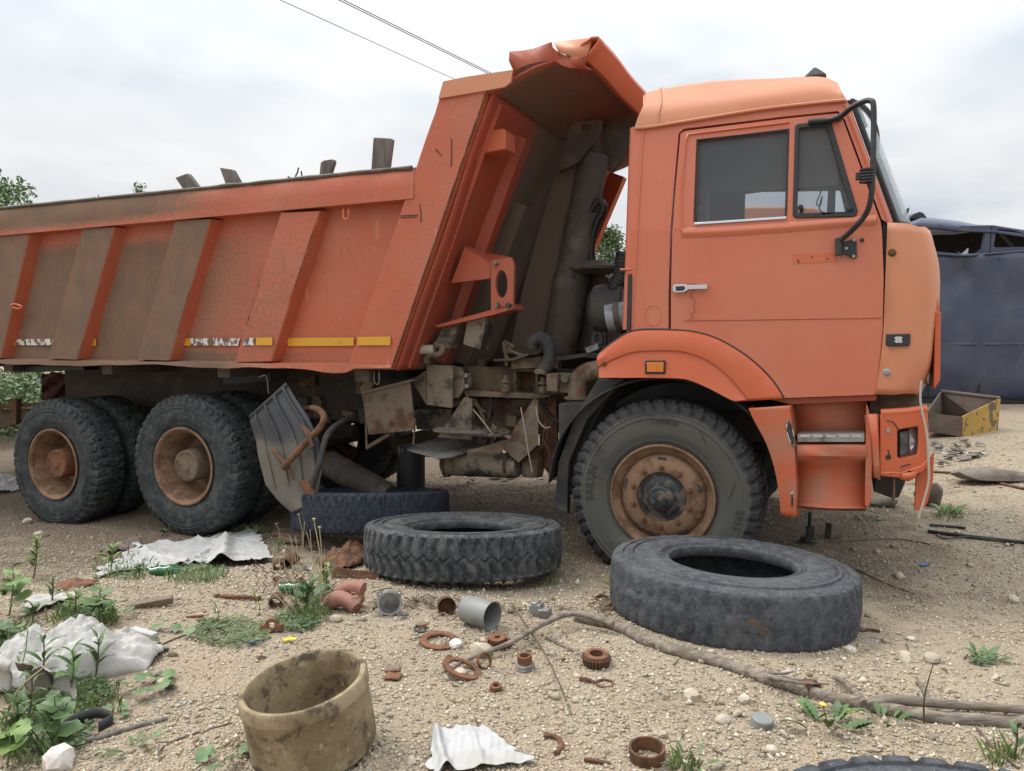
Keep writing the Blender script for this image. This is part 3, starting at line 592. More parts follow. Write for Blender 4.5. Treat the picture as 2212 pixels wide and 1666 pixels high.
# reflective tape pieces
def tape(quad, y, m):
    g = MB(); g.prism(TL(quad, y - .0035), (0, .003, 0)); g.build('reflective_tape', m, truck, smooth=0)
tape([(20, 733), (34, 733), (34, 746), (20, 746)], YP - .012, M['yellowtape']); tape([(34.4, 733), (115, 732), (114, 746), (34.4, 746)], YP - .012, M['whitetape'])
tape([(195, 732), (207, 732), (207, 747), (195, 747)], YP - .012, M['yellowtape'])
tape([(394, 731), (411, 731), (411, 747), (394, 747)], YP - .012, M['yellowtape']); tape([(411.4, 731), (518, 731), (514, 747), (411.4, 747)], YP - .012, M['whitetape'])
tape([(528, 730), (552, 730), (548, 746), (524, 746)], YR - .008, M['whitetape']); tape([(553, 730), (588, 729), (588, 746), (552, 746)], YR - .008, M['yellowtape'])
tape([(621, 730), (764, 729), (764, 747), (621, 748)], YP - .012, M['yellowtape']); tape([(772, 728), (843, 727), (843, 746), (771, 746)], YR - .021, M['yellowtape'])
# hooks
for q in [[(742, 452), (742, 470), (748, 474), (753, 470), (753, 452)], [(22, 660), (32, 657), (47, 662), (40, 667), (28, 664)]]:
    g = MB(); g.tube(cr(TL(q, YR - .02), 5), .007, 6); g.build('tie_hook', M['paint'], truck)
# slits and scratches cut in the post
for a_, b_ in [((866, 466), (903, 465)), ((864, 470), (900, 469)), ((907, 440), (909, 480)), ((940, 322), (953, 336)), ((975, 300), (974, 360))]:
    g = MB(); g.tube([T(*a_, YR - .0135), T((a_[0] + b_[0]) / 2 + 1, (a_[1] + b_[1]) / 2, YR - .0135), T(*b_, YR - .0135)], .0035, 5); g.build('rust_scratch', M['rustd'], truck)
# torn weld seam along the post edge
g = MB(); pts = [T(lerp(1050, 846, k / 40) + 1.2 * noise.noise((k * .8, 5, 5)), lerp(200, 795, k / 40), YR - .008) for k in range(41)]
g.tube(pts, [.0045 + .004 * abs(noise.noise((k * .9, 2, 1))) for k in range(41)], 5); g.build('weld_seam', M['rustd'], truck)
# front wall: slanted sheet across the truck, stiffened by upright ribs
PA, PB = T(1052, 194, YR), T(845, 797, YR)
def FWp(t_, y, off=0.0):                  # t 0 top..1 bottom, off = forward
    p = PA.lerp(PB, t_); sl_ = (PA - PB).normalized(); nf = Vector((sl_.z, 0, -sl_.x)); return Vector((p.x, y, p.z)) + nf * off
WY = 2.47
rows = []; mu = []
for j in range(41):
    row = []
    for i in range(41):
        y = lerp(.0, WY, i / 40); t_ = j / 40; row.append(FWp(t_, y, .02 + .014 * noise.noise((y * 1.7, t_ * 3, 2))))
        edge = .62 - .40 * (t_ - .15) ; yy = y + .10 * noise.noise((t_ * 4, y, 7)) 
        mu.append(.52 * sst(edge - .22, edge + .28, yy) * (1 - sst(1.95, 2.2, y) * .9) + .35 * sst(.78, 1.0, t_) * sst(.2, .6, y))
    rows.append(row)
g = MB(); g.grid(rows); o = g.build('front_wall', M['wall'], truck); attr(o, 'mud', mu); o.modifiers.new('t', 'SOLIDIFY').thickness = .012
def wall_rib(y0, y1, d, t0, t1, mudk):
    rows = []; mu = []
    for k in range(21):
        t_ = lerp(t0, t1, k / 20); rows.append([FWp(t_, y0, .012), FWp(t_, y0 + .03, d), FWp(t_, y1 - .03, d), FWp(t_, y1, .012)])
        mu += [mudk + .1 * sst(.6, 1, t_)] * 4
    g = MB(); g.grid(rows)
    for r_ in (rows[0], rows[-1]): g.add(r_, [(0, 1, 2, 3)])
    mu += [mudk] * 8
    o = g.build('wall_rib', M['wall'], truck, smooth=25, bevel=.004); attr(o, 'mud', mu)
wall_rib(.10, .16, .045, .02, .99, -.1); wall_rib(.46, .62, .10, .08, .97, .10); wall_rib(.80, 1.06, .11, .30, .98, .55); wall_rib(1.50, 1.70, .11, .1, .98, .5); wall_rib(1.92, 2.10, .10, .05, .95, .22)
# far corner post and far side
g = MB(); g.prism([FWp(0, WY, -.1), FWp(0, WY, .16), FWp(1, WY, .10), FWp(1, WY, -.1)], (0, .1, 0)); g.build('far_corner_post', M['paint'], truck, bevel=.006)
xr = T(XR, 700, 0).x
g = MB(); g.prism([Vector((xr, WY - .03, 1.0)), Vector((PB.x, WY - .03, 1.03)), Vector((PA.x - .28, WY - .03, 2.30)), Vector((xr, WY - .03, 2.30))], (0, .06, 0)); g.build('far_side_panel', M['paint_dark'], truck)
# floor of the body
g = MB(); g.prism([Vector((xr, .12, 1.02)), Vector((PB.x + .02, .12, 1.02)), Vector((PB.x + .02, WY - .04, 1.02)), Vector((xr, WY - .04, 1.02))], (0, 0, .03)); g.build('body_floor', M['soot'], truck)
for k in range(6):
    x = lerp(PB.x - .35, xr + .4, k / 5); g = MB(); g.box((x, 1.25, .975), (.12, 2.2, .085)); g.build('floor_cross_beam', M['soot'], truck, bevel=.004)
# rear tail board hidden past the frame
g = MB(); g.prism([Vector((xr, .1, 1.0)), Vector((xr - .25, .1, 2.28)), Vector((xr - .25, WY - .05, 2.28)), Vector((xr, WY - .05, 1.0))], (-.04, 0, 0)); g.build('tail_wall', M['paint_dark'], truck)
# canopy over the cab gap
c0 = T(1108, 150, -.03); c1 = T(1272, 104, -.03)
L0 = FWp(0, 0, .0)
def canp(s_, y):                           # s 0 at the wall, 1 at the lip
    a_ = Vector((L0.x, y, L0.z - .01)); b_ = Vector((c1.x, y, c1.z)); m_ = (a_ + b_) / 2 + Vector((0, 0, .03))
    p = a_.lerp(m_, s_ * 2) if s_ < .5 else m_.lerp(b_, s_ * 2 - 1)
    return p + Vector((0, 0, .015 * noise.noise((p.x * 3, y * 2, 1))))
rows = []; mu = []
for j in range(25):
    row = []
    for i in range(17):
        s_ = i / 16; y = lerp(-.03, WY + .04, j / 24); row.append(canp(s_, y)); mu.append(.24 + .14 * (1 - s_) + .1 * noise.noise((y, s_, 3)) if y > .05 else .1)
    rows.append(row)
g = MB(); g.grid(rows); o = g.build('canopy', M['wall'], truck); attr(o, 'mud', mu); o.modifiers.new('t', 'SOLIDIFY').thickness = .012
# canopy lip band
up_, lo_ = T(1281, 82, -.04), T(1266, 126, -.04)
g = MB(); rows = []
for j in range(25):
    y = lerp(-.04, WY + .05, j / 24); w_ = .01 * noise.noise((y * 2, 1, 4))
    rows.append([Vector((lo_.x - .03 + w_, y, lo_.z - .005)), Vector((lo_.x + w_, y, lo_.z)), Vector((up_.x + .035 + w_, y, up_.z - .02)), Vector((up_.x + .03 + w_, y, up_.z)), Vector((up_.x - .01 + w_, y, up_.z + .004)), Vector((up_.x - .07 + w_, y, up_.z - .03))])
g.grid(rows); g.build('canopy_lip', M['paint'], truck, smooth=30, solid=.01)
# near edge of the canopy: bent up and torn sheet
g = MB(); A_ = [(1110, 152), (1100, 132), (1100, 112), (1128, 110), (1152, 106), (1172, 98), (1191, 91), (1194, 103), (1206, 113), (1226, 122), (1248, 124), (1264, 121)]
B_ = [(1106, 158), (1112, 142), (1124, 132), (1142, 126), (1162, 121), (1180, 118), (1196, 117), (1204, 121), (1216, 128), (1232, 133), (1250, 134), (1264, 131)]
ro = [[Tf(a, b, lambda p: -.055 - .03 * math.sin(k_ * 1.3)) for k_, (a, b) in enumerate(A_)], [T(a, b + 13, -.03) for a, b in B_]]
ro.append([p + Vector((0, .12, .02)) for p in ro[1]])
g.grid(ro); g.build('torn_canopy_edge', M['paint_dark'], truck, solid=.008, smooth=60)
g = MB(); g.grid([[T(a, b, -.045 + .02 * k_) for k_, (a, b) in enumerate(((1196, 92), (1240, 87), (1281, 82)))], [T(a, b, -.05) for a, b in ((1206, 112), (1240, 124), (1268, 122))]]); g.build('canopy_side_sheet', M['paint_fade_lit'], truck, solid=.008)  # paler paint puts the lit tone of this bent piece into its colour
# hoist bracket under the canopy, with an eye hole
g = MB(); YB = 1.02
cir = [Vector((0, 0, 0))]
def circ(px, py, r, y, n=18): return [T(px + r * math.cos(2 * math.pi * k / n), py + r * math.sin(2 * math.pi * k / n), y) for k in range(n)]
g.prism(TL([(1232, 264), (1300, 258), (1292, 290), (1250, 350), (1205, 372)], YB), (0, .04, 0), [circ(1264, 276, 8, YB)]); g.build('hoist_bracket', M['soot'], truck, bevel=.003)
g = MB(); g.prism(TL([(1300, 258), (1372, 262), (1372, 300), (1322, 372), (1302, 330)], YB + .25), (0, .05, 0)); g.build('hoist_bracket', M['soot'], truck, bevel=.003)
# small orange pocket on the wall and the big reinforcing box lower down
g = MB(); g.prism(TL([(1046, 284), (1084, 277), (1091, 279), (1092, 322), (1030, 334), (1042, 290)], .13), (0, .16, 0)); g.build('wall_pocket', M['paint'], truck, bevel=.008)
g = MB(); g.prism(TL([(1004, 530), (1060, 566), (1060, 602), (974, 612)], .22), (0, .02, 0))
g.prism(TL([(1060, 566), (1104, 556), (1110, 574), (1108, 664), (1060, 670)], .20), (0, .03, 0), [[T(1083 + 13 * math.cos(2 * math.pi * k / 18), 614 + 30 * math.sin(2 * math.pi * k / 18), .20) for k in range(18)]])
g.add([*TL([(1004, 530), (1060, 566), (1108, 560)], .21), T(1106, 556, .5), T(1052, 545, .55)], [(0, 1, 2, 3, 4)])
g.build('reinforcing_box', M['paint_dark'], truck, bevel=.003, smooth=0)
g = MB(); g.prism(TL([(940, 703), (1060, 670), (1108, 657), (1108, 668), (1062, 681), (945, 708)], .20), (0, .16, 0)); g.build('box_ledge', M['paint_dark'], truck)
for a, b in ((1073, 568), (1076, 659), (1100, 660)):
    g = MB(); g.lathe([(.0005, -.03), (.014, -.03), (.016, -.026), (.016, .02)], 10, o=T(a, b, .2)); g.build('bolt', M['mudplate'], truck)
for q in ([(958, 700), (994, 690), (972, 752), (934, 756)], [(1010, 690), (1052, 672), (1038, 756), (1000, 744)]):
    g = MB(); g.prism(TL(q, .26), (0, .12, 0)); g.build('wall_gusset', M['mudplate'], truck, bevel=.004)
# telescopic hoist cylinder
ct, cb = T(1284, 330, 1.2), T(1205, 768, 1.05)
d_ = (cb - ct); g = MB(); pts = [ct + d_ * k for k in (0, .012, .02, .30, .305, .31, .6, .606, .61, .98, 1)]
g.tube(pts, [.06, .10, .112, .112, .118, .122, .122, .128, .132, .132, .11], 28); g.build('hoist_cylinder', M['soot'], truck)
g = MB(); g.tube([T(1284, 300, 1.2), T(1282, 335, 1.2)], .05, 14); g.build('cylinder_eye', M['soot'], truck)
# dusty boot plate left of the cylinder
g = MB(); g.prism(TL([(1205, 355), (1248, 352), (1170, 760), (1100, 765), (1130, 620)], 1.16), (0, .04, 0)); g.build('cylinder_guard', M['wall'], truck); attr(bpy.context.scene.objects['cylinder_guard'], 'mud', [.6] * 10)
g = MB(); g.prism(TL([(1190, 590), (1206, 560), (1214, 640), (1180, 760), (1120, 756), (1150, 690)], 1.30), (0, .03, 0)); g.build('red_prop', M['paint_dark'], truck)
# ------------------------------------------------------------------ cab
ZB = T(1500, 497, 0).z
lean = lambda p: .085 * max(0, p.z - ZB)
def TC(l, dy=0.0): return [Tf(a, b, lambda p: lean(p) + dy) for a, b in l]
def mir(p): return Vector((p.x, 2.5 - p.y, p.z))
win = [(1507, 302), (1704, 279), (1698, 468), (1500, 482)]
qw = [(1721, 273), (1727, 270), (1786, 266), (1792, 271), (1848, 452), (1846, 461), (1838, 464), (1722, 467), (1716, 462)]
door_up = [(1452.5, 497), (1458, 420), (1470, 289), (1480, 283), (1560, 273), (1700, 256), (1808, 245), (1822, 262), (1902, 478), (1905, 497)]
door_lo = [(1905, 497), (1909, 596), (1907, 716), (1894, 849), (1888, 853), (1696, 860), (1675, 828), (1647, 797), (1610, 766), (1557, 735), (1505, 718), (1449, 713), (1449, 640), (1452.5, 497)]
def door(parent, side, name, wn=win, q_=qw):
    fx = (lambda l: l) if side > 0 else (lambda l: [mir(p) for p in l]); off = Vector((0, .045 * side, 0))
    up = fx(TC(door_up, -.012)); lo = fx(TC(door_lo, -.012)); g = MB()
    g.prism(up, off, [fx(TC(wn, -.012)), fx(TC(q_, -.012))]); g.prism(lo, off)
    return g.build(name, M['paint_clean'], parent, bevel=.006)
dr = door(truck, 1, 'door')
# pressed border round the windows, raised below the belt
def ribbon(name, line, w, d, m, parent, y=-.012):
    g = MB(); pts = cr(TC(line, y), 4); g.tube(pts, w, 6); return g.build(name, m, parent)
g = MB(); bd = [(1478, 500), (1476, 420), (1486, 306), (1492, 293), (1560, 285), (1708, 267)]
g.grid([TC(bd, -.013), TC([(a - 5, b - 3 + (4 if i < 1 else 0)) for i, (a, b) in enumerate(bd)], -.024), TC([(a - 9, b - 5) for a, b in bd], -.0125)]); g.build('window_surround', M['paint_clean'], dr, smooth=60)
g = MB(); bd = [(1474, 501), (1560, 498), (1700, 489), (1800, 480), (1893, 474)]
g.grid([TC([(a, b - 9) for a, b in bd], -.013), TC(bd, -.026), TC([(a, b + 5) for a, b in bd], -.0245), TC([(a, b + 14) for a, b in bd], -.0125)]); g.build('belt_pressing', M['paint_clean'], dr, smooth=60)
# crease groove in the door
g = MB(); g.tube(TC([(1478, 693), (1600, 691.5), (1760, 689), (1904, 687)], -.0122), .0035, 6); g.build('door_crease', M['paint_dark'], dr)
# panes and frames
g = MB(); g.prism(TC([(1503, 297), (1708, 274), (1702, 472), (1496, 486)], .014), (0, .004, 0)); g.build('window_pane', M['glass'], dr, smooth=0)
g = MB(); g.tube(TC([(1500, 479), (1506, 303), (1704, 280), (1698, 466)], -.008), .0075, 6); g.build('window_seal', M['rubber_seal'], dr)
g = MB(); g.prism(TC([(1499, 481), (1698, 467.5), (1698, 473), (1499, 486)], -.022), (0, .012, 0)); g.build('chrome_sill', M['chrome'], dr, bevel=.002)
g = MB(); g.prism(TC(qw, .012), (0, .004, 0)); g.build('quarter_pane', M['glass'], dr, smooth=0)
qo = [(1717, 272), (1724, 267), (1788, 262), (1797, 268), (1853, 455), (1850, 465), (1841, 468.5), (1720, 471.5), (1712, 466)]
qi = [(1726, 278), (1729, 276), (1781, 273), (1786, 277), (1838, 449), (1837, 455), (1832, 457), (1726, 461), (1722, 458)]
g = MB(); g.prism(TC(qo, -.02), (0, .025, 0), [TC(qi, -.02)]); g.build('quarter_window_frame', M['rubber_seal'], dr, bevel=.004)
for a, b in ((1730, 449), (1836, 453)):
    g = MB(); q = Tf(a, b, lambda p: lean(p)); g.lathe([(.0005, -.03), (.012, -.028), (.014, -.02), (.008, -.01), (.008, .03)], 12, o=q); g.box(q + Vector((.004, .01, -.025)), (.018, .02, .05)); g.build('window_latch', M['black'], dr)
# door handle with its recess
g = MB(); cup = [Tf(1505 + 21 * math.cos(2 * math.pi * k / 24) * (1.0), 614 + 11 * math.sin(2 * math.pi * k / 24), lambda p: -.0125) for k in range(24)]
cc = sum(cup, Vector()) / 24; g.grid([cup + [cup[0]], [c.lerp(cc, .25) + Vector((0, .016, 0)) for c in cup + [cup[0]]], [c.lerp(cc, .99) + Vector((0, .018, 0)) for c in cup + [cup[0]]]]); g.build('handle_recess', M['paint_dark'], dr, smooth=60)
hd = MB(); hd.prism(TC([(1453, 619), (1457, 615), (1480, 614.5), (1486, 617), (1527, 615), (1528, 624), (1488, 625), (1478, 631), (1458, 632), (1453, 628)], -.045), (0, .022, 0)); ho = hd.build('handle', M['chrome'], dr, bevel=.005)
g = MB(); g.prism(TC([(1459, 619), (1478, 618), (1480, 623), (1476, 628), (1460, 629)], -.0475), (0, .004, 0)); g.build('lock_plate', M['black'], dr, bevel=.001)
g = MB(); g.tube(cr(TC([(1497, 612), (1498, 626), (1491, 640), (1502, 650), (1498, 660), (1501, 672), (1492, 678), (1496, 684), (1487, 692)], -.03), 5), .0016, 5); g.build('hanging_wire', M['rustd'], dr)
# clean patch where a plate was riveted, with small holes
g = MB(); g.prism(TC([(1711, 550), (1804, 546), (1808, 566), (1713, 570)], -.0135), (0, .001, 0)); g.build('bare_patch', M['paint'], dr, smooth=0)
for a, b in ((1724, 563), (1755, 556), (1787, 560), (1725.5, 247 + 320)):
    g = MB(); g.lathe([(.0005, -.0165), (.004, -.0165), (.004, -.012)], 8, o=Tf(a, b, lambda p: 0)); g.build('rivet_hole', M['black'], dr)
# quarter panel behind the door, pillar frame
g = MB(); g.prism(TC([(1370, 277), (1400, 274), (1520, 256), (1644, 237), (1765, 222), (1826, 216), (1836, 226), (1870, 330), (1928, 482), (1917, 481), (1905, 474), (1825, 259), (1810, 240), (1700, 251), (1560, 268), (1478, 278), (1466, 288), (1456, 400), (1448, 497)]), (0, .05, 0))
g.prism(TC([(1448, 497), (1444, 640), (1444, 716), (1354, 716), (1362, 497)]), (0, .05, 0)); g.prism(TC([(1448, 497), (1456, 400), (1370, 277), (1362, 497)], .0005), (0, .05, 0))
g.build('cab_side', M['paint_clean'], truck)
g = MB(); g.prism(TC([(1780, 235), (1834, 224), (1930, 482), (1925, 560), (1885, 560), (1890, 480), (1800, 262)], .055), (0, .03, 0)); g.build('pillar_gap_backing', M['black'], truck)  # black backing strip added to stop light leaking through the pillar gap
g = MB(); g.tube(TC([(1391, 278), (1386, 340), (1377, 497), (1366, 704)], -.001), .006, 6); g.build('corner_bead', M['paint_clean'], truck)
g = MB(); g.tube(TC([(1372, 278), (1364, 497), (1356, 712)], .03), .03, 10); g.build('rear_corner', M['paint_clean'], truck)
g = MB(); g.prism(TC([(1356, 592), (1364, 592), (1362, 714), (1353, 714)], -.012), (0, .02, 0)); g.build('rubber_strip', M['black'], truck, bevel=.003)
g = MB(); g.box(Tf(1352, 582, lambda p: 0) + Vector((0, .01, 0)), (.07, .03, .012)); g.build('rain_catch', M['paint_clean'], truck, bevel=.003)
q = [Tf(1411 + 17 * math.cos(2 * math.pi * k / 30), 681 + 22 * math.sin(2 * math.pi * k / 30), lambda p: -.0005) for k in range(30)]
g = MB(); g.tube(q + [q[0]], .0028, 6, cap=False); g.build('filler_pressing', M['paint_clean'], truck)
# drip rail
g = MB(); g.tube(cr(TC([(1372, 277), (1406, 274), (1524, 255), (1644, 236), (1765, 222), (1828, 216)], -.016), 5), .008, 6); g.build('drip_rail', M['paint_fade_lit'], truck)
# roof shell
lowr = [(1371, 275), (1406, 273), (1524, 254), (1644, 235), (1765, 221), (1829, 216)]
crs = [(1388, 232), (1414, 228), (1524, 214), (1640, 200), (1765, 186), (1816, 199)]
tops = [(1394, 207), (1414, 194), (1541, 175), (1668, 170), (1770, 171), (1806, 184)]
l0 = cr(TC(lowr, -.008), 6); l1 = cr([Tf(a, b, lambda p: lean(p) + .012) for a, b in crs], 6); l1b = [a + Vector((0, .014, .012)) for a in l1]
l2 = cr([T(a, b, .24) for a, b in tops], 6)
l12 = [a.lerp(b, .62) + Vector((0, -.035, .012)) for a, b in zip(l1b, l2)]
mid = [Vector((a.x, 1.25, a.z + .035)) for a in l2]; l25 = [Vector((a.x, .6, a.z + .022)) for a in l2]
half = [l0, [a.lerp(b, .5) + Vector((0, -.012, 0)) for a, b in zip(l0, l1)], l1, l1b, l12, l2, l25, mid]
fullr = half + [[mir(p) for p in r_] for r_ in half[-2::-1]]
g = MB(); g.grid(fullr)
for end in (0, -1):
    ring = [r_[end] for r_ in fullr]; g.add(ring, [tuple(range(len(ring)))])
g.build('roof', M['paint_fade_lit'], truck, smooth=50)
g = MB(); pts = [half[i][7] for i in range(0, 7)]; g.tube([p + Vector((0, -.003, .002)) for p in pts], .005, 6); g.build('roof_bead', M['paint_fade_lit'], truck)
# roof lamp
q = T(1762, 170, .55); g = MB(); g.add([q + Vector(v) for v in ((-.06, -.06, 0), (.06, -.06, 0), (.06, .06, 0), (-.06, .06, 0), (-.03, -.04, .035), (.025, -.04, .035), (.025, .04, .035), (-.03, .04, .035), (-.012, -.02, .058), (.0, -.02, .058), (.0, .02, .058), (-.012, .02, .058))], [(0, 1, 5, 4), (1, 2, 6, 5), (2, 3, 7, 6), (3, 0, 4, 7), (4, 5, 9, 8), (5, 6, 10, 9), (6, 7, 11, 10), (7, 4, 8, 11), (8, 9, 10, 11), (3, 2, 1, 0)]); g.build('roof_lamp', M['black'], truck, bevel=.006)
# shell: rear wall, floor, far side, front
xa = T(1362, 497, 0).x; x1 = T(1920, 482, 0).x; zf = 1.06
rear_top = TC([(1370, 277)])[0]
g = MB(); g.prism([Vector((xa, .05, zf)), Vector((xa, 2.45, zf)), Vector((rear_top.x, 2.38, rear_top.z)), Vector((rear_top.x, .12, rear_top.z))], (.03, 0, 0)); g.build('rear_wall', M['interior'], truck)
g = MB(); g.box(((xa + x1) / 2, 1.25, zf), (x1 - xa + .1, 2.36, .04)); g.build('cab_floor', M['interior'], truck)
farwin = [(1490, 255), (1760, 240), (1745, 468), (1480, 482)]
farq = [(1785, 238), (1800, 238), (1852, 461), (1778, 466)]
fo = MB(); fo.prism([mir(p) for p in TC([(1372, 497), (1380, 240), (1820, 200), (1905, 497)], 0)], Vector((0, -.04, 0)), [[mir(p) for p in TC(farwin)], [mir(p) for p in TC(farq)]])
fo.prism([mir(p) for p in TC([(1362, 497), (1905, 497), (1909, 596), (1894, 853), (1696, 860), (1354, 714)])], Vector((0, -.04, 0))); fo.build('far_side', M['interior'], truck)
g = MB(); g.prism([mir(p) for p in TC(farwin, .02)], (0, .004, 0)); g.build('far_window_pane', M['farglass'], truck, smooth=0)
# headlining
g = MB(); g.box(((rear_top.x + .85) / 2 + .02, 1.25, rear_top.z + .02), (.85 - rear_top.x - .06, 2.2, .02)); g.build('headlining', M['headliner'], truck)
# windscreen, bowed forward
wl0 = TC([(1832, 222)], .03)[0]; wl1 = TC([(1930, 480)], .02)[0]
def ws(t_, y, off=0): 
    a_ = wl0.lerp(wl1, t_); k = 1 - ((y - 1.25) / 1.2) ** 2; return Vector((a_.x + .16 * max(0, k) ** .6 + off, y, a_.z + .012 * k))
g = MB(); g.grid([[ws(j / 12, lerp(.06, 2.44, i / 30)) for i in range(31)] for j in range(13)]); g.build('windscreen', M['wsglass'], truck, solid=.005)
g = MB(); g.tube([ws(j / 8, .06, .004) for j in range(9)], .014, 6); g.tube([ws(0, lerp(.06, 2.44, i / 20), .004) for i in range(21)], .014, 6); g.tube([ws(1, lerp(.06, 2.44, i / 20), .004) for i in range(21)], .016, 6); g.build('windscreen_seal', M['rubber_seal'], truck)
g = MB(); g.tube(cr(TC([(1830, 219), (1848, 228), (1858, 242), (1871, 275)], .12), 4), .009, 6); g.build('sun_visor_edge', M['black'], truck)
g = MB(); g.tube([Vector((ws(.0, 1.25).x - .01, 1.25, ws(0, 1.25).z)), Vector((ws(1, 1.25).x - .01, 1.25, ws(1, 1.25).z))], .018, 6); g.build('centre_post', M['rubber_seal'], truck)
# A-pillar trim
g = MB(); g.tube(TC([(1826, 226), (1868, 335), (1922, 482)], .004), .013, 8); g.build('pillar_bead', M['paint_clean'], truck)
g = MB(); g.prism(TC([(1907, 482), (1917, 482), (1913, 596), (1909, 716), (1893, 852), (1888, 852), (1904, 716), (1908, 596)], .03), (0, .05, 0)); g.build('door_gap', M['black'], truck)
# front corner panel, wraps round to the front
def cpx(l, y): return TL(l, y)
c_l = [(1917, 481), (1914, 560), (1911, 640), (1908, 716), (1900, 790), (1891, 852)]
c_m = [(1960, 483), (1966, 560), (1968, 640), (1965, 716), (1953, 790), (1930, 853)]
c_r = [(1996, 491), (2012, 560), (2012, 640), (2006, 716), (1996, 790), (1966, 850)]
rows = [cr(TL(c_l, -.012), 4), cr(TL(c_m, -.012), 4), cr(TL([(a - 12, b) for a, b in c_r], -.004), 4), cr(TL(c_r, .03), 4)]
rows.append([p + Vector((.03, .10, -.01)) for p in rows[-1]]); rows.append([p + Vector((.02, .12, -.02)) for p in rows[-1]])
g = MB(); g.grid(rows); cpn = g.build('corner_panel', M['paint_fade_lit'], truck, solid=.012, smooth=60)
for a, b, m_ in ((1927, 546, 'rustd'), (1915, 805, 'alu')):
    q = T(a, b, -.02); g = MB(); g.lathe([(.0005, -.006), (.010, -.006), (.012, -.001), (.02, .001), (.021, .008)], 14, o=q); g.build('panel_bolt', M[m_], cpn)
# side marker lamp
g = MB(); g.prism(TL([(1914, 722), (1965, 721), (1967, 724), (1966, 745), (1963, 748), (1916, 748), (1913, 745)], -.032), (0, .02, 0)); mk = g.build('side_marker', M['black'], truck, bevel=.004)
g = MB(); q = [T(1941 + 9 * math.cos(k * .524) * (1.2 if k % 2 else .7), 734 + 8 * math.sin(k * .524) * (1.1 if k % 3 else .7), -.0335) for k in range(12)]; g.prism(q, (0, .001, 0)); g.build('broken_reflector', M['chrome'], mk, smooth=0)
# grille flap hanging at the front
g = MB(); g.prism(TL([(2013, 562), (2021, 600), (2030, 678), (2019, 672), (2016, 610)], .12), (0, .5, 0)); g.prism(TL([(2020, 672), (2032, 675), (2031, 820), (2022, 835), (2017, 842), (2017, 812)], .10), (.01, .6, 0)); g.build('grille_panel', M['paint'], truck, bevel=.004)
g = MB(); g.prism(TL([(1912, 490), (1990, 500), (2004, 560), (2004, 700), (1990, 800), (1960, 870), (1912, 870)], .35), (0, 1.9, 0)); g.build('front_bulkhead', M['black'], truck)
g = MB(); g.prism(TL([(1885, 855), (1985, 845), (1990, 870), (1985, 900), (1870, 900)], .18), (0, 1.7, 0)); g.build('bumper_beam', M['frame'], truck)
for q_ in ([(2000, 762), (2006, 770), (2002, 790), (1998, 780)], [(2003, 790), (2009, 800), (2006, 830), (1999, 815)], [(1992, 800), (2000, 812), (1994, 842), (1988, 830)]):
    g = MB(); g.prism(TL(q_, .16), (0, .03, 0)); g.build('broken_bracket', M['alu'], truck)
# fender with flared lower flange
ft = [(1292, 772), (1298, 762), (1332, 735), (1372, 715.5), (1449, 714), (1505, 719), (1557, 736), (1609, 767), (1646, 798), (1674, 829), (1694, 861)]
fm = [(1292, 792), (1300, 786), (1340, 768), (1378, 758), (1450, 756), (1490, 762), (1530, 778), (1562, 800), (1588, 826), (1606, 848), (1618, 864)]
fb = [(1293, 815), (1306, 815), (1345, 815), (1385, 815), (1453, 816), (1486, 819.5), (1521, 833), (1545, 845), (1562, 854), (1580, 863), (1592, 866)]
fa, fbm, fc_ = cr(TL(ft, -.004), 4), cr(TL(fm, -.035), 4), cr(TL(fb, -.045), 4)
fr_ = [fa, [a.lerp(b, .15) + Vector((0, -.016, .003)) for a, b in zip(fa, fbm)], [a.lerp(b, .55) + Vector((0, -.018, 0)) for a, b in zip(fa, fbm)], fbm, [b + Vector((0, .012, -.004)) for b in fbm], fc_, [c + Vector((0, .02, .004)) for c in fc_], [Vector((c.x, .34, c.z + .05)) for c in fc_]]
g = MB(); g.grid([[a + Vector((0, .05, -.004)) for a in fa]] + fr_); g.build('fender', M['paint'], truck, smooth=32, solid=.008)
g = MB(); g.add([fr_[i][0] for i in range(len(fr_))], [tuple(range(len(fr_)))]); g.add([fr_[i][-1] for i in range(len(fr_))], [tuple(range(len(fr_)))]); g.build('fender_end', M['paint'], truck, solid=.006)
g = MB(); g.prism(TL([(1393, 779), (1437, 779), (1437, 808), (1393, 808)], -.052), (0, .02, 0)); tl = g.build('side_lamp', M['black'], truck, bevel=.004)
g = MB(); g.prism(TL([(1397, 783), (1433, 783), (1433, 804), (1397, 804)], -.058), (0, .008, 0)); g.build('amber_lens', M['amber'], tl, bevel=.003)
g = MB(); g.prism(TL([(1411, 783.5), (1418, 783.5), (1418, 803.5), (1411, 803.5)], -.0605), (0, .004, 0)); g.build('amber_lens', M['amber'], tl, bevel=.001)
g = MB(); g.lathe([(.0005, -.003), (.007, -.003), (.012, .0), (.013, .01)], 12, o=T(1304, 786, -.045)); g.build('fender_bolt', M['rustd'], truck)
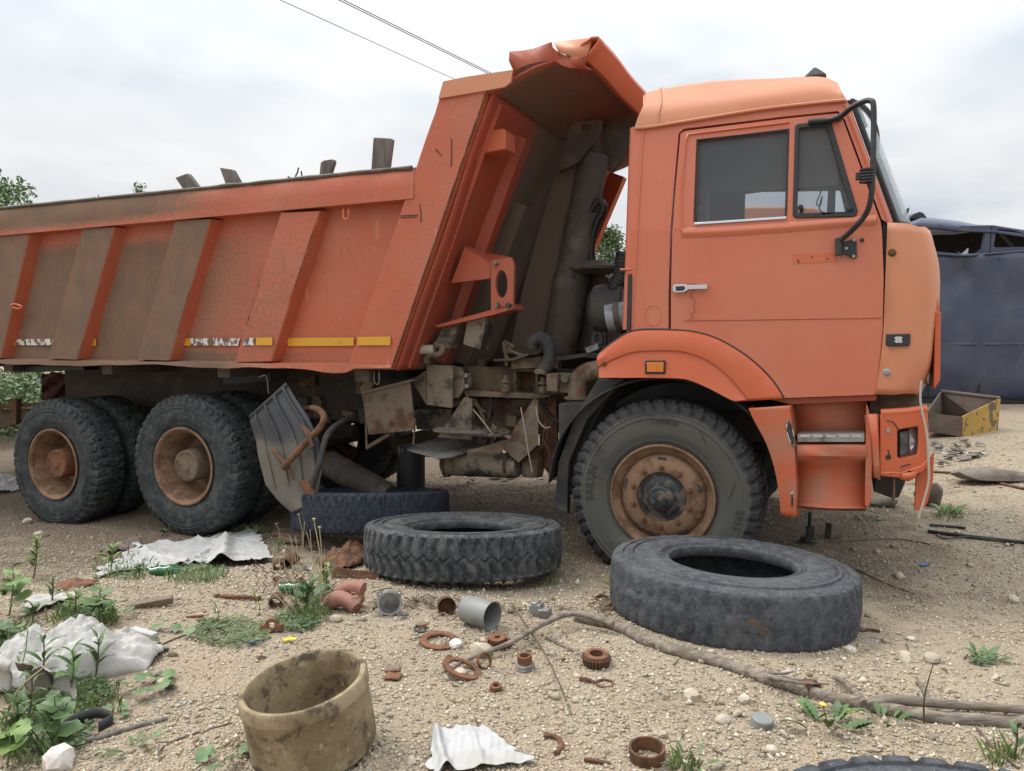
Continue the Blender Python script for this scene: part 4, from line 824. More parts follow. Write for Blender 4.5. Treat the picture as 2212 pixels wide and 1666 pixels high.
# black inner arch liner and mudguard behind the front wheel
rows = []
for k in range(33):
    a = R(lerp(14, 178, k / 32)); rr = .685; c = fc + Vector((rr * math.cos(a), 0, rr * math.sin(a) * .98)); rows.append([Vector((c.x, .02, c.z)), Vector((c.x, .10, c.z + .02)), Vector((c.x, .52, c.z + .01)), Vector((c.x, .56, c.z - .05))])
g = MB(); g.grid(rows); g.build('arch_liner', M['black'], truck, solid=.008, smooth=60)
g = MB(); g.prism(TL([(1292, 818), (1350, 818), (1322, 850), (1268, 905), (1228, 1000), (1226, 1112), (1196, 1100), (1206, 1000), (1240, 905)], .10), (0, .05, 0)); g.build('mudguard_stay', M['blackdusty'], truck, bevel=.006)
g = MB(); g.prism(TL([(1206, 872), (1282, 868), (1320, 820), (1330, 822), (1290, 905), (1250, 990), (1236, 1070), (1206, 1070)], .22), (0, .32, 0)); g.build('mudguard', M['blackdusty'], truck, bevel=.01)
g = MB(); g.tube([p + Vector((0, -.004, .004)) for p in fa], .006, 6); g.build('arch_gap', M['black'], truck)
# lower fender extension
g = MB(); lo_l = [(1618, 882), (1632, 912), (1656, 957), (1673, 1008), (1683, 1060), (1688, 1113)]; lo_r = [(1704, 876), (1709, 912), (1714, 957), (1717, 1008), (1719, 1060), (1718, 1118)]
a_, b_ = cr(TL(lo_l, -.03), 5), cr(TL(lo_r, -.03), 5)
g.grid([[p + Vector((-.004, .22, 0)) for p in a_], a_, [p.lerp(q, .35) + Vector((0, -.008, 0)) for p, q in zip(a_, b_)], [p.lerp(q, .7) for p, q in zip(a_, b_)], b_, [q + Vector((.02, .16, 0)) for q in b_]]); g.build('fender_extension', M['paint_dusty'], truck, smooth=40, solid=.007)
for q_ in ([(1702, 912), (1707, 914), (1713, 936), (1716, 958), (1711, 960), (1703, 940), (1700, 925)], [(1709, 1068), (1713, 1066), (1713, 1092), (1709, 1092)]):
    g = MB(); q2 = []
    for i in range(len(q_)): q2 += [Vector((*q_[i], 0)), (Vector((*q_[i], 0)) + Vector((*q_[(i + 1) % len(q_)], 0))) / 2 + Vector((random.uniform(-1, 1), random.uniform(-1, 1), 0))]
    ctr = sum(q2, Vector()) / len(q2); oq = [ctr + (p - ctr) * 1.28 for p in q2]
    g.prism([T(p.x, p.y, -.0362) for p in oq], (0, .0015, 0), [[T(p.x, p.y, -.0362) for p in q2]]); g.build('torn_edge', M['whitetape'], truck, smooth=0)
    g = MB(); g.prism([T(p.x, p.y, -.0358) for p in q2], (0, .001, 0)); g.build('torn_hole', M['black'], truck, smooth=0)
# step panel: recessed upper and lower wells and a ribbed tread
def stp(y0, pts): return TL(pts, y0)
g = MB(); g.grid([stp(.10, [(1702, 866), (1790, 868), (1872, 868)]), stp(.13, [(1712, 895), (1790, 897), (1873, 898)]), stp(.12, [(1720, 934), (1790, 935), (1869, 935)])]); g.build('step_well', M['paint_dusty'], truck, solid=.006)
g = MB(); g.prism(stp(-.02, [(1722, 938), (1868, 936), (1868, 955), (1722, 955)]), (0, .17, 0)); st = g.build('step_tread', M['alu'], truck, bevel=.004)
for k in range(5):
    g = MB(); px = 1728 + k * 28; g.prism(stp(-.024, [(px, 940), (px + 22, 940), (px + 22, 945), (px, 945)]), (0, .006, 0)); g.build('tread_slot', M['chrome'], st, bevel=.001)
ls = [(lambda y, l: TL(l, y))(y, l) for y, l in ((.02, [(1722, 957), (1790, 957), (1870, 957)]), (-.028, [(1722, 964), (1790, 964), (1871, 964)]), (-.03, [(1723, 984), (1790, 985), (1873, 985)]), (.03, [(1724, 1000), (1790, 1002), (1874, 1002)]), (.05, [(1724, 1040), (1790, 1045), (1876, 1045)]), (.02, [(1725, 1086), (1790, 1092), (1880, 1090)]), (-.01, [(1724, 1092), (1790, 1098), (1872, 1099)]), (.16, [(1724, 1092), (1790, 1098), (1872, 1099)]))]
g = MB(); g.grid(ls); g.build('step_panel', M['paint_dusty'], truck, solid=.006, smooth=50)
g = MB(); g.prism(TL([(1872, 872), (1880, 900), (1884, 1000), (1882, 1078), (1874, 1098), (1868, 1092), (1870, 960)], -.025), (0, .14, 0)); g.build('step_side', M['paint_dusty'], truck, bevel=.004)
g = MB(); g.prism(TL([(1726, 1094), (1870, 1098), (1870, 1105), (1740, 1101)], .0), (0, .18, 0)); g.build('step_bottom_rail', M['rustd'], truck)
g = MB(); g.prism(TL([(1660, 862), (1895, 853), (1892, 866), (1704, 874)], .03), (0, .2, 0)); g.build('door_sill', M['paint_dark'], truck, bevel=.004)
# bumper corner
g = MB(); g.grid([TL([(1868, 897), (1874, 950), (1876, 1000), (1882, 1030)], .02), TL([(1876, 895), (1886, 950), (1890, 1000), (1894, 1033)], -.035), TL([(1892, 894), (1896, 950), (1898, 1000), (1899, 1037)], -.035), TL([(1897, 896), (1899, 950), (1900, 1000), (1900, 1037)], .0)]); g.build('bumper_end', M['paint_dusty'], truck, solid=.008, smooth=40)
bo = [(1901, 896), (1950, 893), (1985, 890), (2003, 884), (2006, 930), (2007, 985), (1998, 1000), (1985, 1010), (1943, 1020), (1942, 1024), (1900, 1022)]
bh = [(1938, 931), (1944, 928), (1980, 921), (1983, 924), (1984, 960), (1980, 984), (1944, 992), (1938, 990)]
g = MB(); g.prism(TL(bo, -.02), (0, .12, 0), [TL(bh, -.02)]); bp = g.build('bumper_corner', M['paint'], truck, bevel=.012)
g = MB(); g.tube(TL([(1903, 893), (1960, 890), (2003, 884)], .0), .022, 10); g.build('bumper_top_roll', M['paint'], bp)
g = MB(); g.prism(TL([(1900, 1019), (1943, 1021), (1990, 1006), (2009, 985), (2010, 1000), (1992, 1022), (1943, 1033), (1900, 1028)], -.026), (0, .14, 0)); g.build('bumper_bottom_roll', M['paint'], bp, bevel=.006)
g = MB(); g.prism(TL([(1992, 1020), (2018, 978), (2016, 1035), (2004, 1085), (1995, 1100), (1975, 1104), (1977, 1060), (1978, 1028)], .03), (0, .03, 0)); g.build('torn_bumper_strip', M['paint_dusty'], truck, bevel=.004)
g = MB(); g.add(TL([(1945, 1036), (1950, 1022), (1982, 1019), (1978, 1032), (1962, 1040)], -.045), [(0, 1, 2, 3, 4)]); g.build('bent_flap', M['paint'], truck, solid=.005)
for q_ in ([(1915, 878 + 30), (1930, 912), (1941, 928)], [(1945, 1009), (1960, 1004), (1967, 1003)], [(1918, 972), (1922, 985), (1914, 992)], [(1893, 970), (1896, 990)]):
    g = MB(); g.tube(TL(q_, -.0215), .003, 5); g.build('crack', M['black'], bp)
for a, b in ((1919, 931), (1919, 988)):
    g = MB(); g.lathe([(.0005, -.004), (.010, -.004), (.013, .0), (.014, .008)], 12, o=T(a, b, -.02)); g.build('bumper_bolt', M['alu'] if b < 950 else M['black'], bp)
# head lamp deep in the opening
g = MB(); g.prism(TL([(1936, 928), (1972, 922), (1972, 990), (1936, 994)], .08), (0, .05, 0)); hl = g.build('headlight', M['black'], truck, bevel=.006)
g = MB(); g.grid([[T(1963 + 20 * math.sin(R(k)), 924 - 3 * math.sin(R(k)), .03 + .05 * (1 - math.cos(R(k)))) for k in range(0, 91, 15)], [T(1963 + 20 * math.sin(R(k)), 984, .03 + .05 * (1 - math.cos(R(k)))) for k in range(0, 91, 15)]]); g.build('headlight_lens', M['lens'], hl, solid=.006)
g = MB(); g.prism(TL([(1944, 934), (1962, 930), (1962, 984), (1944, 986)], .06), (0, .02, 0)); g.build('headlight_reflector', M['greypaint'], hl, bevel=.004)
g = MB(); g.tube(cr(TL([(1990, 822), (1988, 860), (1992, 890), (2000, 925), (2004, 960), (2006, 1000), (2006, 1040), (1996, 1080), (1984, 1120)], -.05), 6), .0055, 6); g.build('dangling_cable', M['cable'], truck)
g = MB(); g.prism(TL([(1890, 1030), (1960, 1032), (1942, 1075), (1930, 1078), (1886, 1062)], .22), (0, .4, 0)); g.build('lower_bracket', M['blackdusty'], truck, bevel=.006)
g = MB(); g.tube(TL([(1930, 1036), (1930, 1082)], .2), .008, 6); g.build('bracket_rod', M['frame'], truck)
# mirror arm
arm = [(1748, 263), (1790, 259), (1818, 250), (1838, 234), (1864, 220), (1880, 218), (1887, 230), (1887, 300), (1884, 400), (1879, 440), (1868, 466), (1844, 494), (1818, 518)]
ay = [-.02, -.03, -.08, -.14, -.19, -.21, -.22, -.22, -.22, -.20, -.16, -.10, -.05]
g = MB(); apts = cr([Tf(a, b, lambda p, y=y: y + lean(p) * .6) for (a, b), y in zip(arm, ay)], 6); g.tube(apts, .0135, 10); ma = g.build('mirror_arm', M['black'], truck)
g = MB(); g.prism(TC([(1745, 258), (1790, 253), (1816, 246), (1822, 252), (1816, 260), (1790, 265), (1746, 268)], -.03), (0, .018, 0)); g.build('arm_mount', M['black'], ma, bevel=.004)
q = Tf(1873, 380, lambda p: -.20); g = MB()
for k in range(5): g.lathe([(.016, -.006), (.034, -.004), (.034, .004), (.016, .006)], 14, 'z', o=q + Vector((0, -.01, -.03 + k * .014)))
g.box(q + Vector((-.025, 0, 0)), (.05, .04, .03)); g.build('mirror_clamp', M['black'], ma)
g = MB(); g.prism(TL([(1804, 518), (1818, 516), (1822, 522), (1844, 515), (1850, 518), (1851, 554), (1846, 559), (1838, 556), (1826, 549), (1808, 550), (1803, 546)], -.032), (0, .02, 0)); g.tube([T(1811, 514, -.045), T(1811, 552, -.045)], .017, 12); ab = g.build('mirror_bracket', M['black'], truck, bevel=.004)
for a, b in ((1845, 519), (1828, 537), (1844, 554), (1811, 556)):
    g = MB(); g.lathe([(.0005, -.007), (.007, -.007), (.008, .0)], 10, o=T(a, b, -.033)); g.build('bracket_bolt', M['alu'], ab)
g = MB(); g.lathe([(.0005, -.008), (.009, -.007), (.011, 0)], 12, o=T(1862, 519, -.013)); g.build('rubber_plug', M['black'], dr)
# interior
for y in (.35, 1.55):
    g = MB(); g.box((.10, y + .25, 1.55), (.5, .5, .16)); g.box((-.06, y + .25, 1.86), (.16, .5, .62), (0, R(-10), 0)); g.box((-.10, y + .25, 2.2), (.10, .28, .14)); g.build('seat', M['cloth'], truck, bevel=.03)
g = MB(); g.prism([Vector((.85, .1, 1.2)), Vector((1.25, .1, 1.2)), Vector((1.20, .1, 1.80)), Vector((.95, .1, 1.78)), Vector((.85, .1, 1.6))], (0, 2.3, 0)); g.build('dashboard', M['interior'], truck, bevel=.02)
sw = MB(); pts = [Vector((.72 + .08 * math.sin(k * .2618), 1.8 + .24 * math.cos(k * .2618), 1.86 + .2 * math.sin(k * .2618))) for k in range(25)]; sw.tube(pts, .016, 6, cap=False); sw.bar((.72, 1.58, 1.86), (.72, 2.02, 1.86), .03, .02); sw.bar((.72, 1.8, 1.86), (.95, 1.8, 1.7), .04, .04); sw.build('steering_wheel', M['black'], truck)
g = MB(); g.tube(cr(TC([(1778, 398), (1771, 420), (1764, 440), (1772, 444), (1776, 424), (1770, 452), (1786, 462)], .6), 6), .004, 5); g.build('hanging_wires', M['black'], truck)
g = MB(); g.prism(TC([(1502, 396), (1530, 410), (1528, 478), (1500, 482)], .5), (0, .03, 0)); g.build('curtain', M['greypaint'], truck)

# ------------------------------------------------------------------ chassis between cab and body
def fpart(name, pts, y, d, m, bev=.003, label=None, holes=()):
    g = MB(); g.prism(TL(pts, y), (0, d, 0), [TL(h, y) for h in holes]); return g.build(name, M[m], truck, bevel=bev)
rz = 1.0
xr0, xr1 = -6.0, 1.25
for y in (.80, 1.62):
    g = MB(); zt = T(1100, 792, y).z; g.prism([Vector((xr0, y, zt - .16)), Vector((xr1, y, zt - .16)), Vector((xr1, y, zt - .44)), Vector((xr0, y, zt - .44))], (0, .012, 0)); 
    g.box(((xr0 + xr1) / 2, y + .045, zt - .154), (xr1 - xr0, .09, .012)); g.box(((xr0 + xr1) / 2, y + .045, zt - .446), (xr1 - xr0, .09, .012)); fo_ = g.build('frame_rail', M['chassis'], truck)
    g = MB(); g.box(((xr0 - .55) / 2, y + .04, zt - .08), (-.55 - xr0, .08, .135)); g.build('subframe_beam', M['chassis'], truck, bevel=.004)
for x in (-5.6, -4.4, -3.0, -2.2, -.9, .6): 
    g = MB(); g.box((x, 1.24, .66), (.12, .82, .2)); g.build('cross_member', M['chassis'], truck)
for i in range(26):                                           # rivets along the rail
    q = Vector((-4.9 + .115 * i + random.uniform(-.02, .02), .798, .60 + random.choice((0, .07, .13, .18)))); g = MB(); g.lathe([(.0005, -.008), (.008, -.006), (.010, 0)], 8, o=q); g.build('rivet', M['hubdust'], truck)
g = MB(); g.box((.55, 1.25, .86), (1.5, .62, .52)); g.box((-.55, 1.25, .74), (.75, .46, .46)); g.tube([(-.95, 1.25, .68), (-3.5, 1.25, .5)], .05, 10); g.build('engine_block', M['chassis'], truck, bevel=.03)
fpart('arch_gap_filler', [(1290, 770), (1700, 770), (1720, 900), (1640, 890), (1290, 880)], .70, .02, 'black')  # black plate added behind the arch to hide bright ground beyond
fpart('rear_gap_filler', [(1030, 764), (1180, 762), (1180, 802), (1030, 802)], 1.5, .03, 'soot')  # added plate that fills a gap where lit ground showed through
g = MB(); g.box((-4.35, 1.25, .58), (2.4, .5, .5)); g.build('bogie_cradle', M['chassis'], truck, bevel=.03)
fpart('cross_gap_filler', [(1150, 768), (1300, 760), (1300, 830), (1150, 830)], 1.7, .03, 'soot')  # added dark sheet closing the bright opening between cab and body
# leaf springs on the bogie
for y in (.70, 1.68):
    g = MB(); xm = (mc.x + rc.x) / 2
    for k in range(8):
        hl_ = .78 - k * .075; pts = [Vector((xm + hl_ * t_, y, .42 + .13 * (1 - t_ * t_) + .018 * k)) for t_ in (-1, -.6, 0, .6, 1)]
        for a_, b_ in zip(pts, pts[1:]): g.bar(a_, b_, .09, .015)
    g.build('leaf_spring', M['chassis'], truck)
fpart('shelf_beam', [(977, 792), (1112, 793), (1112, 850), (990, 848)], .62, .05, 'frame')
fpart('flange_plate', [(993, 846), (1000, 843), (1186, 852), (1189, 857), (1152, 862), (1010, 856)], .48, .2, 'frame')
fpart('open_box', [(1108, 796), (1162, 797), (1162, 852), (1108, 851)], .56, .14, 'frame', holes=[[(1115, 803), (1156, 804), (1156, 848), (1115, 847)]])
fpart('box_back', [(1110, 798), (1160, 798), (1160, 850), (1110, 850)], .69, .02, 'rustd')
fpart('top_tray', [(1104, 777), (1168, 770), (1172, 795), (1104, 797)], .50, .3, 'frame')
fpart('tray_flange', [(1065, 776), (1104, 774), (1140, 762), (1142, 768), (1106, 780), (1066, 781)], .44, .2, 'soot')
fpart('long_bracket', [(1190, 773), (1262, 763), (1300, 766), (1300, 776), (1262, 772), (1196, 782)], .55, .15, 'blackdusty')
# pipe clamp plate with a pale pipe
fpart('clamp_plate', [(898, 736), (935, 738), (938, 760), (915, 785), (884, 783)], .30, .03, 'black')
g = MB(); g.tube([T(891, 756, .22), T(938, 755, .24)], .032, 14); g.build('pale_pipe', M['cable'], truck)
g = MB(); g.lathe([(.0005, -.008), (.018, -.008), (.02, .01)], 6, o=T(911, 740, .29)); g.build('bolt', M['alu'], truck)
g = MB(); pts = cr(TL([(938, 745), (950, 744), (956, 755), (948, 766), (936, 768)], .24), 5); g.tube(pts, [.02 + .012 * abs(noise.noise((k * .7, 0, 0))) for k in range(len(pts))], 8); g.build('torn_sleeve', M['rustplate'], truck)
g = MB(); g.tube(cr(TL([(935, 765), (922, 772), (920, 782), (928, 780)], .24), 5), .018, 8); g.build('broken_coupling', M['hubdust'], truck)
fpart('mud_plate', [(921, 787), (978, 790), (976, 882), (922, 875)], .34, .02, 'mudplate')
fpart('mud_plate', [(978, 791), (1000, 794), (1003, 838), (990, 860), (977, 862)], .42, .02, 'mudplate')
fpart('hinge_plate', [(994, 808), (1016, 805), (1016, 838), (995, 838)], .46, .03, 'frame')
for a, b in ((1009, 811), (1010, 834)):
    g = MB(); g.lathe([(.0005, -.02), (.016, -.02), (.018, .01)], 6, o=T(a, b, .45)); g.build('bolt', M['alu'], truck)
for px, b0, b1 in ((1093, 811, 850), (1173, 815, 852)):
    g = MB(); q = T(px, b0, .45); q2 = T(px, b1, .45); hh = q.z - q2.z; g.tube([q, q2], .010, 8); g.lathe([(.0005, -.03), (.03, -.03), (.032, -.045), (.0005, -.05)], 12, 'z', o=q)
    g.lathe([(.0005, 0), (.018, 0), (.02, -.03), (.0005, -.03)], 6, 'z', o=q)
    hp = [q2 + Vector((.028 * math.cos(k * .6), .028 * math.sin(k * .6), .01 + (hh - .07) * k / 46)) for k in range(47)]; g.tube(hp, .0055, 6); g.build('spring_bolt', M['hubdust'], truck)
g = MB(); pts = cr(TL([(1148, 752), (1154, 738), (1166, 731), (1180, 740), (1188, 762), (1184, 785), (1172, 806)], .40), 12); ring = [1 + .07 * (k % 2) for k in range(len(pts))]; g.tube(pts, .042, 14, ring=ring); g.build('ribbed_hose', M['blackdusty'], truck)
g = MB(); g.lathe([(.032, 0), (.05, 0), (.052, .02), (.04, .03)], 16, 'z', o=T(1171, 807, .40)); g.build('hose_end', M['hubdust'], truck)
fpart('valve_box', [(1179, 808), (1204, 806), (1204, 848), (1180, 846)], .36, .14, 'hubdust', .008)
fpart('valve_body', [(1204, 806), (1232, 808), (1232, 850), (1206, 848)], .40, .12, 'frame', .006)
g = MB(); g.tube([T(1220, 818, .40), T(1220, 818, .33)], .024, 12); g.lathe([(.012, -.001), (.024, -.001)], 12, o=T(1220, 818, .33)); g.build('valve_port', M['soot'], truck)
g = MB(); pts = cr(TL([(1248, 864), (1248, 840), (1252, 820), (1266, 806), (1290, 800), (1300, 800)], .42), 8); g.tube(pts, .062, 18); g.lathe([(.06, 0), (.085, 0), (.085, .015), (.06, .015)], 18, 'z', o=T(1248, 862, .42)); g.build('exhaust_elbow', M['rustplate'], truck)
# step brackets, tank
fpart('triangle_bracket', [(1003, 858), (1020, 862), (1018, 950), (945, 945)], .40, .012, 'mudplate', 0)
fpart('back_plate', [(1018, 862), (1158, 864), (1158, 940), (1018, 940)], .74, .02, 'rustplate', 0)
fpart('triangle_bracket', [(1152, 862), (1163, 864), (1162, 960), (1120, 1000), (1084, 968)], .44, .012, 'rustplate', 0)
fpart('side_plate', [(1163, 862), (1200, 858), (1206, 1000), (1190, 1030), (1166, 1000)], .60, .03, 'rustd')
g = MB(); pts = [T(a, b, .52) for a, b in ((957, 1001), (960, 1001), (968, 1001), (1090, 1006), (1112, 1007), (1120, 1007), (1122, 1007))]; g.tube(pts, [.055, .075, .085, .085, .085, .075, .05], 22); tk = g.build('air_tank', M['mudplate'], truck)
for px in (968, 1100):
    q = T(px, 1003, .52); g = MB(); g.lathe([(.089, -.012), (.089, .012)], 24, 'x', o=q); g.build('tank_strap', M['rustd'], tk, solid=.004)
g = MB(); q = T(1150, 985, .58); g.lathe([(.0005, -.14), (.07, -.14), (.08, -.1), (.08, .05), (.06, .07), (.0005, .07)], 18, 'z', o=q); g.build('brake_chamber', M['rustplate'], truck)
g = MB(); g.tube(cr(TL([(1125, 880), (1134, 930), (1142, 980), (1150, 1020)], .4), 5), .004, 5); g.build('thin_wire', M['cable'], truck)
for l in ([(1010, 872), (1035, 900), (1058, 930), (1070, 948)], [(1062, 915), (1080, 930), (1100, 945)], [(1158, 880), (1164, 910), (1178, 924), (1188, 922)], [(1180, 910), (1174, 950), (1186, 975), (1188, 1010)], [(1178, 905), (1182, 945), (1168, 968)]):
    g = MB(); g.tube(cr(TL(l, .42), 5), .0045, 5); g.build('loose_wire', M['cable'] if l[0][0] in (1010, 1158) else M['rustd'], truck)
for a, b in ((1064, 920), (1094, 942)):
    g = MB(); g.tube([T(a, b, .40), T(a + 10, b + 6, .40)], .013, 8); g.build('wire_connector', M['hubdust'], truck)
rh = random.Random(21)
for k in range(22):
    x0, y0 = rh.uniform(985, 1225), rh.uniform(775, 900); x1_, y1_ = x0 + rh.uniform(-70, 70), y0 + rh.uniform(20, 110); yy = rh.uniform(.46, .78)
    g = MB(); g.tube(cr(TL([(x0, y0), ((x0 + x1_) / 2 + rh.uniform(-22, 22), (y0 + y1_) / 2 + rh.uniform(5, 22)), (x1_, y1_)], yy), 6), rh.choice((.006, .009, .013)), 7); g.build('service_line', M[rh.choice(('soot', 'frame', 'rustd', 'blackdusty'))], truck)
for k in range(16):
    q = T(rh.uniform(985, 1235), rh.uniform(780, 960), rh.uniform(.6, .74)); g = MB(); g.box(q, (rh.uniform(.03, .09), rh.uniform(.04, .08), rh.uniform(.03, .10)), (0, rh.uniform(-.3, .3), 0)); g.build('fitting', M[rh.choice(('frame', 'rustplate', 'mudplate', 'soot'))], truck, bevel=.006)
for k in range(14):
    q = T(rh.uniform(600, 980), rh.uniform(812, 930), .78); g = MB(); g.box(q, (rh.uniform(.04, .14), rh.uniform(.04, .08), rh.uniform(.04, .16)), (0, rh.uniform(-.2, .2), 0)); g.build('frame_bracket', M[rh.choice(('frame', 'rustplate', 'soot', 'rustd'))], truck, bevel=.006)
# engine top, air filter and hoses behind the cab
fpart('engine_cover', [(1250, 596), (1300, 590), (1312, 600), (1310, 760), (1230, 765)], 1.25, .5, 'soot', .02)
g = MB(); g.lathe([(.0005, .045), (.05, .05), (.10, .03), (.19, .0), (.185, -.02), (.10, -.05), (.0005, -.05)], 28, 'z', o=T(1286, 578, 1.1)); g.build('oil_cap_disc', M['soot'], truck)
g = MB(); g.tube(cr(TL([(1278, 568), (1277, 530), (1286, 490), (1302, 455), (1300, 438), (1290, 436), (1276, 456)], 1.1), 8), .028, 12); g.build('breather_hose', M['black'], truck)
g = MB(); pts = cr(TL([(1352, 545), (1349, 575), (1344, 600), (1330, 625)], .62), 14); g.tube(pts, .062, 16, ring=[1 + .09 * (k % 4 > 1) for k in range(len(pts))]); g.build('intake_bellows', M['black'], truck)
g = MB(); q = T(1322, 672, .62); g.lathe([(.0005, -.26), (.10, -.26), (.155, -.22), (.16, -.05), (.17, -.045), (.17, -.02), (.16, -.015), (.16, .3), (.0005, .3)], 30, 'x', o=q + Vector((.1, .05, .02))); g.build('air_filter', M['blackdusty'], truck)
g = MB(); g.tube([T(1312, 690, .40), T(1360, 680, .42)], .09, 20); gp = g.build('grey_canister', M['greypaint'], truck)
g = MB(); g.tube([T(1329, 686, .405), T(1341, 684, .41)], .096, 20); g.build('canister_strap', M['soot'], gp)
g = MB(); g.tube(cr(TL([(1288, 722), (1282, 732), (1286, 745), (1300, 740), (1296, 720)], .45), 6), .016, 8); g.build('rubber_hose', M['black'], truck)
fpart('grey_connector', [(1263, 752), (1290, 742), (1294, 754), (1268, 764)], .42, .06, 'greypaint', .004)
for l in ([(1110, 750), (1096, 742), (1090, 756), (1098, 778)], [(1104, 744), (1088, 740), (1092, 770), (1094, 790)], [(1098, 755), (1120, 765), (1140, 768)]):
    g = MB(); g.tube(cr(TL(l, .46), 6), .010, 7); g.build('brake_hose', M['hubdust'], truck)
g = MB(); g.box(T(1100, 752, .5), (.06, .06, .07), (0, .2, .1)); g.build('hose_junction', M['hubdust'], truck, bevel=.006)
# body prop bracket and rusty box on the frame side
fpart('hanger', [(792, 800), (815, 800), (806, 830), (798, 850), (780, 852), (776, 840), (786, 825)], .26, .03, 'rustplate')
fpart('battery_box', [(780, 846), (884, 820), (896, 930), (796, 940)], .22, .02, 'rustplate', .004)
g = MB(); g.prism(TL([(780, 846), (884, 820), (890, 824), (786, 851)], .20), (0, .30, 0)); g.build('box_rim', M['rustplate'], truck, bevel=.003)
for a, b in ((842, 916), (808, 910)):
    g = MB(); g.lathe([(.008, -.008), (.018, -.008), (.02, .0)], 12, o=T(a, b, .22)); g.build('box_boss', M['rustplate'], truck)
fpart('folded_gusset', [(886, 818), (905, 812), (920, 800), (922, 876)], .36, .02, 'mudplate', 0)
fpart('lower_frame_plate', [(892, 884), (975, 884), (972, 930), (900, 928)], .66, .02, 'mudplate', 0)
g = MB(); g.tube(cr(TL([(808, 803), (808, 822), (813, 830), (819, 826), (819, 803)], .2), 5), .005, 6); g.build('wire_hook', M['alu'], truck)
for l, r_ in (([(790, 850), (792, 965)], .009), ([(792, 968), (842, 938)], .014), ([(897, 905), (893, 960)], .006)):
    g = MB(); g.tube(TL(l, .24), r_, 6); g.build('brake_rod', M['rustplate'], truck)
g = MB(); g.tube(cr(TL([(560, 815), (575, 812), (580, 850)], .3), 5), .004, 5); g.build('wire_tail', M['cable'], truck)
fpart('black_plate', [(480, 806), (585, 804), (585, 822), (482, 832)], .5, .02, 'black')
fpart('tail_beam', [(18, 790), (180, 792), (182, 800), (30, 806)], .25, .15, 'black')
fpart('far_tank', [(905, 930), (975, 930), (975, 990), (850, 985), (830, 950)], 1.9, .5, 'frame', .03)
g = MB(); g.grid([[T(90 + i * 12, 806 + j * 12 + 3 * math.sin(i * 2 + j), .9 + .06 * math.sin(i * 1.7 + j * 2)) for i in range(7)] for j in range(6)]); g.build('red_rag', mat('red_brown_rag', (.10, .032, .028), .9), truck, solid=.006)
# tail frame jutting out at the left edge
fpart('tail_frame', [(-60, 876), (90, 870), (90, 878), (-60, 886)], .55, .06, 'rustd'); fpart('tail_frame_post', [(23, 862), (36, 862), (34, 918), (20, 918)], .5, .05, 'rustd'); fpart('tail_plate', [(-40, 886), (60, 884), (60, 900), (20, 922), (-40, 924)], .7, .05, 'frame')
# ------------------------------------------------------------------ loads and things leaning on the truck
def tw(p): return fromT(p)
def mpp(q): return (Vector(q) - CAM).dot(FW) / F_                # metres per picture unit at a point
TW_ = [(('dark board with a slanted top end, leftmost on the body rail'), [(378, 384), (404, 374.5), (425, 402), (430, 412), (400, 416)], .02), ('grey board leaning left, second from the left on the body rail', [(474, 362), (500, 366), (518, 398), (520, 410), (492, 412)], .03), ('short rounded stake beside a broken twig, third on the body rail', [(692, 352), (698, 347), (718, 344), (719, 350), (711, 375), (710, 392), (688, 394)], .06), ('tall upright plank nearest the high front corner of the tipper body', [(806, 299), (808, 297), (844, 299), (845, 302), (837, 364), (836, 384), (800, 386)], .05)]
for lab, q, dz in TW_:
    g = MB(); g.prism([tw(T(a, b, .20)) for a, b in q], TY * .045); tag(g.build('board', M['wood'], bevel=.004), lab, 'board', 'boards sticking up from the tipper body')
for i, l in enumerate(([(638, 382), (643, 372), (645, 362)], [(652, 380), (651, 370)], [(630, 386), (622, 382)])):
    g = MB(); g.tube([tw(T(a, b, .2)) for a, b in l], .006, 5); tag(g.build('twig', M['twig']), 'thin dry twig poking above the body rail between the boards', 'twig', 'twigs above the body rail')

# fallen plastic mudguard
er = [(621, 830), (641, 864), (668, 904), (690, 953), (695, 1021), (686, 1068), (665, 1092)]; el = [(543, 900), (541, 914), (554, 953), (558, 983), (574, 1047), (600, 1080), (631, 1108)]
mgE = empty('mudguard_panel', G(620, 1105), label='loose curved grey plastic mudguard propped against the rear wheel', cat='mudguard'); inv = Matrix.Translation(-mgE.location)
la, lb = cr(er, 1) if False else er, el
def mgp(t_, s_):
    k = t_ * (len(er) - 1); i = min(int(k), len(er) - 2); f = k - i
    a_ = Vector((*er[i], 0)).lerp(Vector((*er[i + 1], 0)), f); b_ = Vector((*el[i], 0)).lerp(Vector((*el[i + 1], 0)), f); p = b_.lerp(a_, s_)
    groove = -.016 * (1 if abs((s_ * 4) % 1 - .5) < .16 and t_ < .72 else 0)
    return tw(T(p.x, p.y, -.02 - .16 * t_ - .05 * math.sin(math.pi * s_) + groove)) - mgE.location
g = MB(); g.grid([[mgp(j / 40, i / 36) for i in range(37)] for j in range(41)]); M['mguard'] = mat('grey_mudguard_plastic', (.036, .036, .040), .6, layers=[D(scale=4, lo=.55, hi=.95, color=(.125, .108, .084), rough=.9, attr='mud'), D(scale=30, lo=.62, hi=.74, color=(.20, .18, .155), amt=.4)]); attr(g.build('panel', M['mguard'], mgE, solid=.008, smooth=55), 'mud', [.48 * sst(.30, .62, j / 40 - .25 * (i / 36 - .5)) for j in range(41) for i in range(37)])
g = MB(); g.tube([mgp(0, s_) + Vector((0, -.006, .0)) for s_ in (0, .25, .5, .75, 1)], .016, 8); g.build('rolled_edge', M['mguard'], mgE)
g = MB(); g.tube(cr([tw(T(a, b, y)) - mgE.location for a, b, y in ((660, 884, .1), (678, 882, -.02), (694, 890, -.10), (700, 903, -.14), (691, 924, -.17), (655, 963, -.20), (611, 1012, -.24))], 6), .022, 12); g.build('support_tube', M['rustd'], mgE)
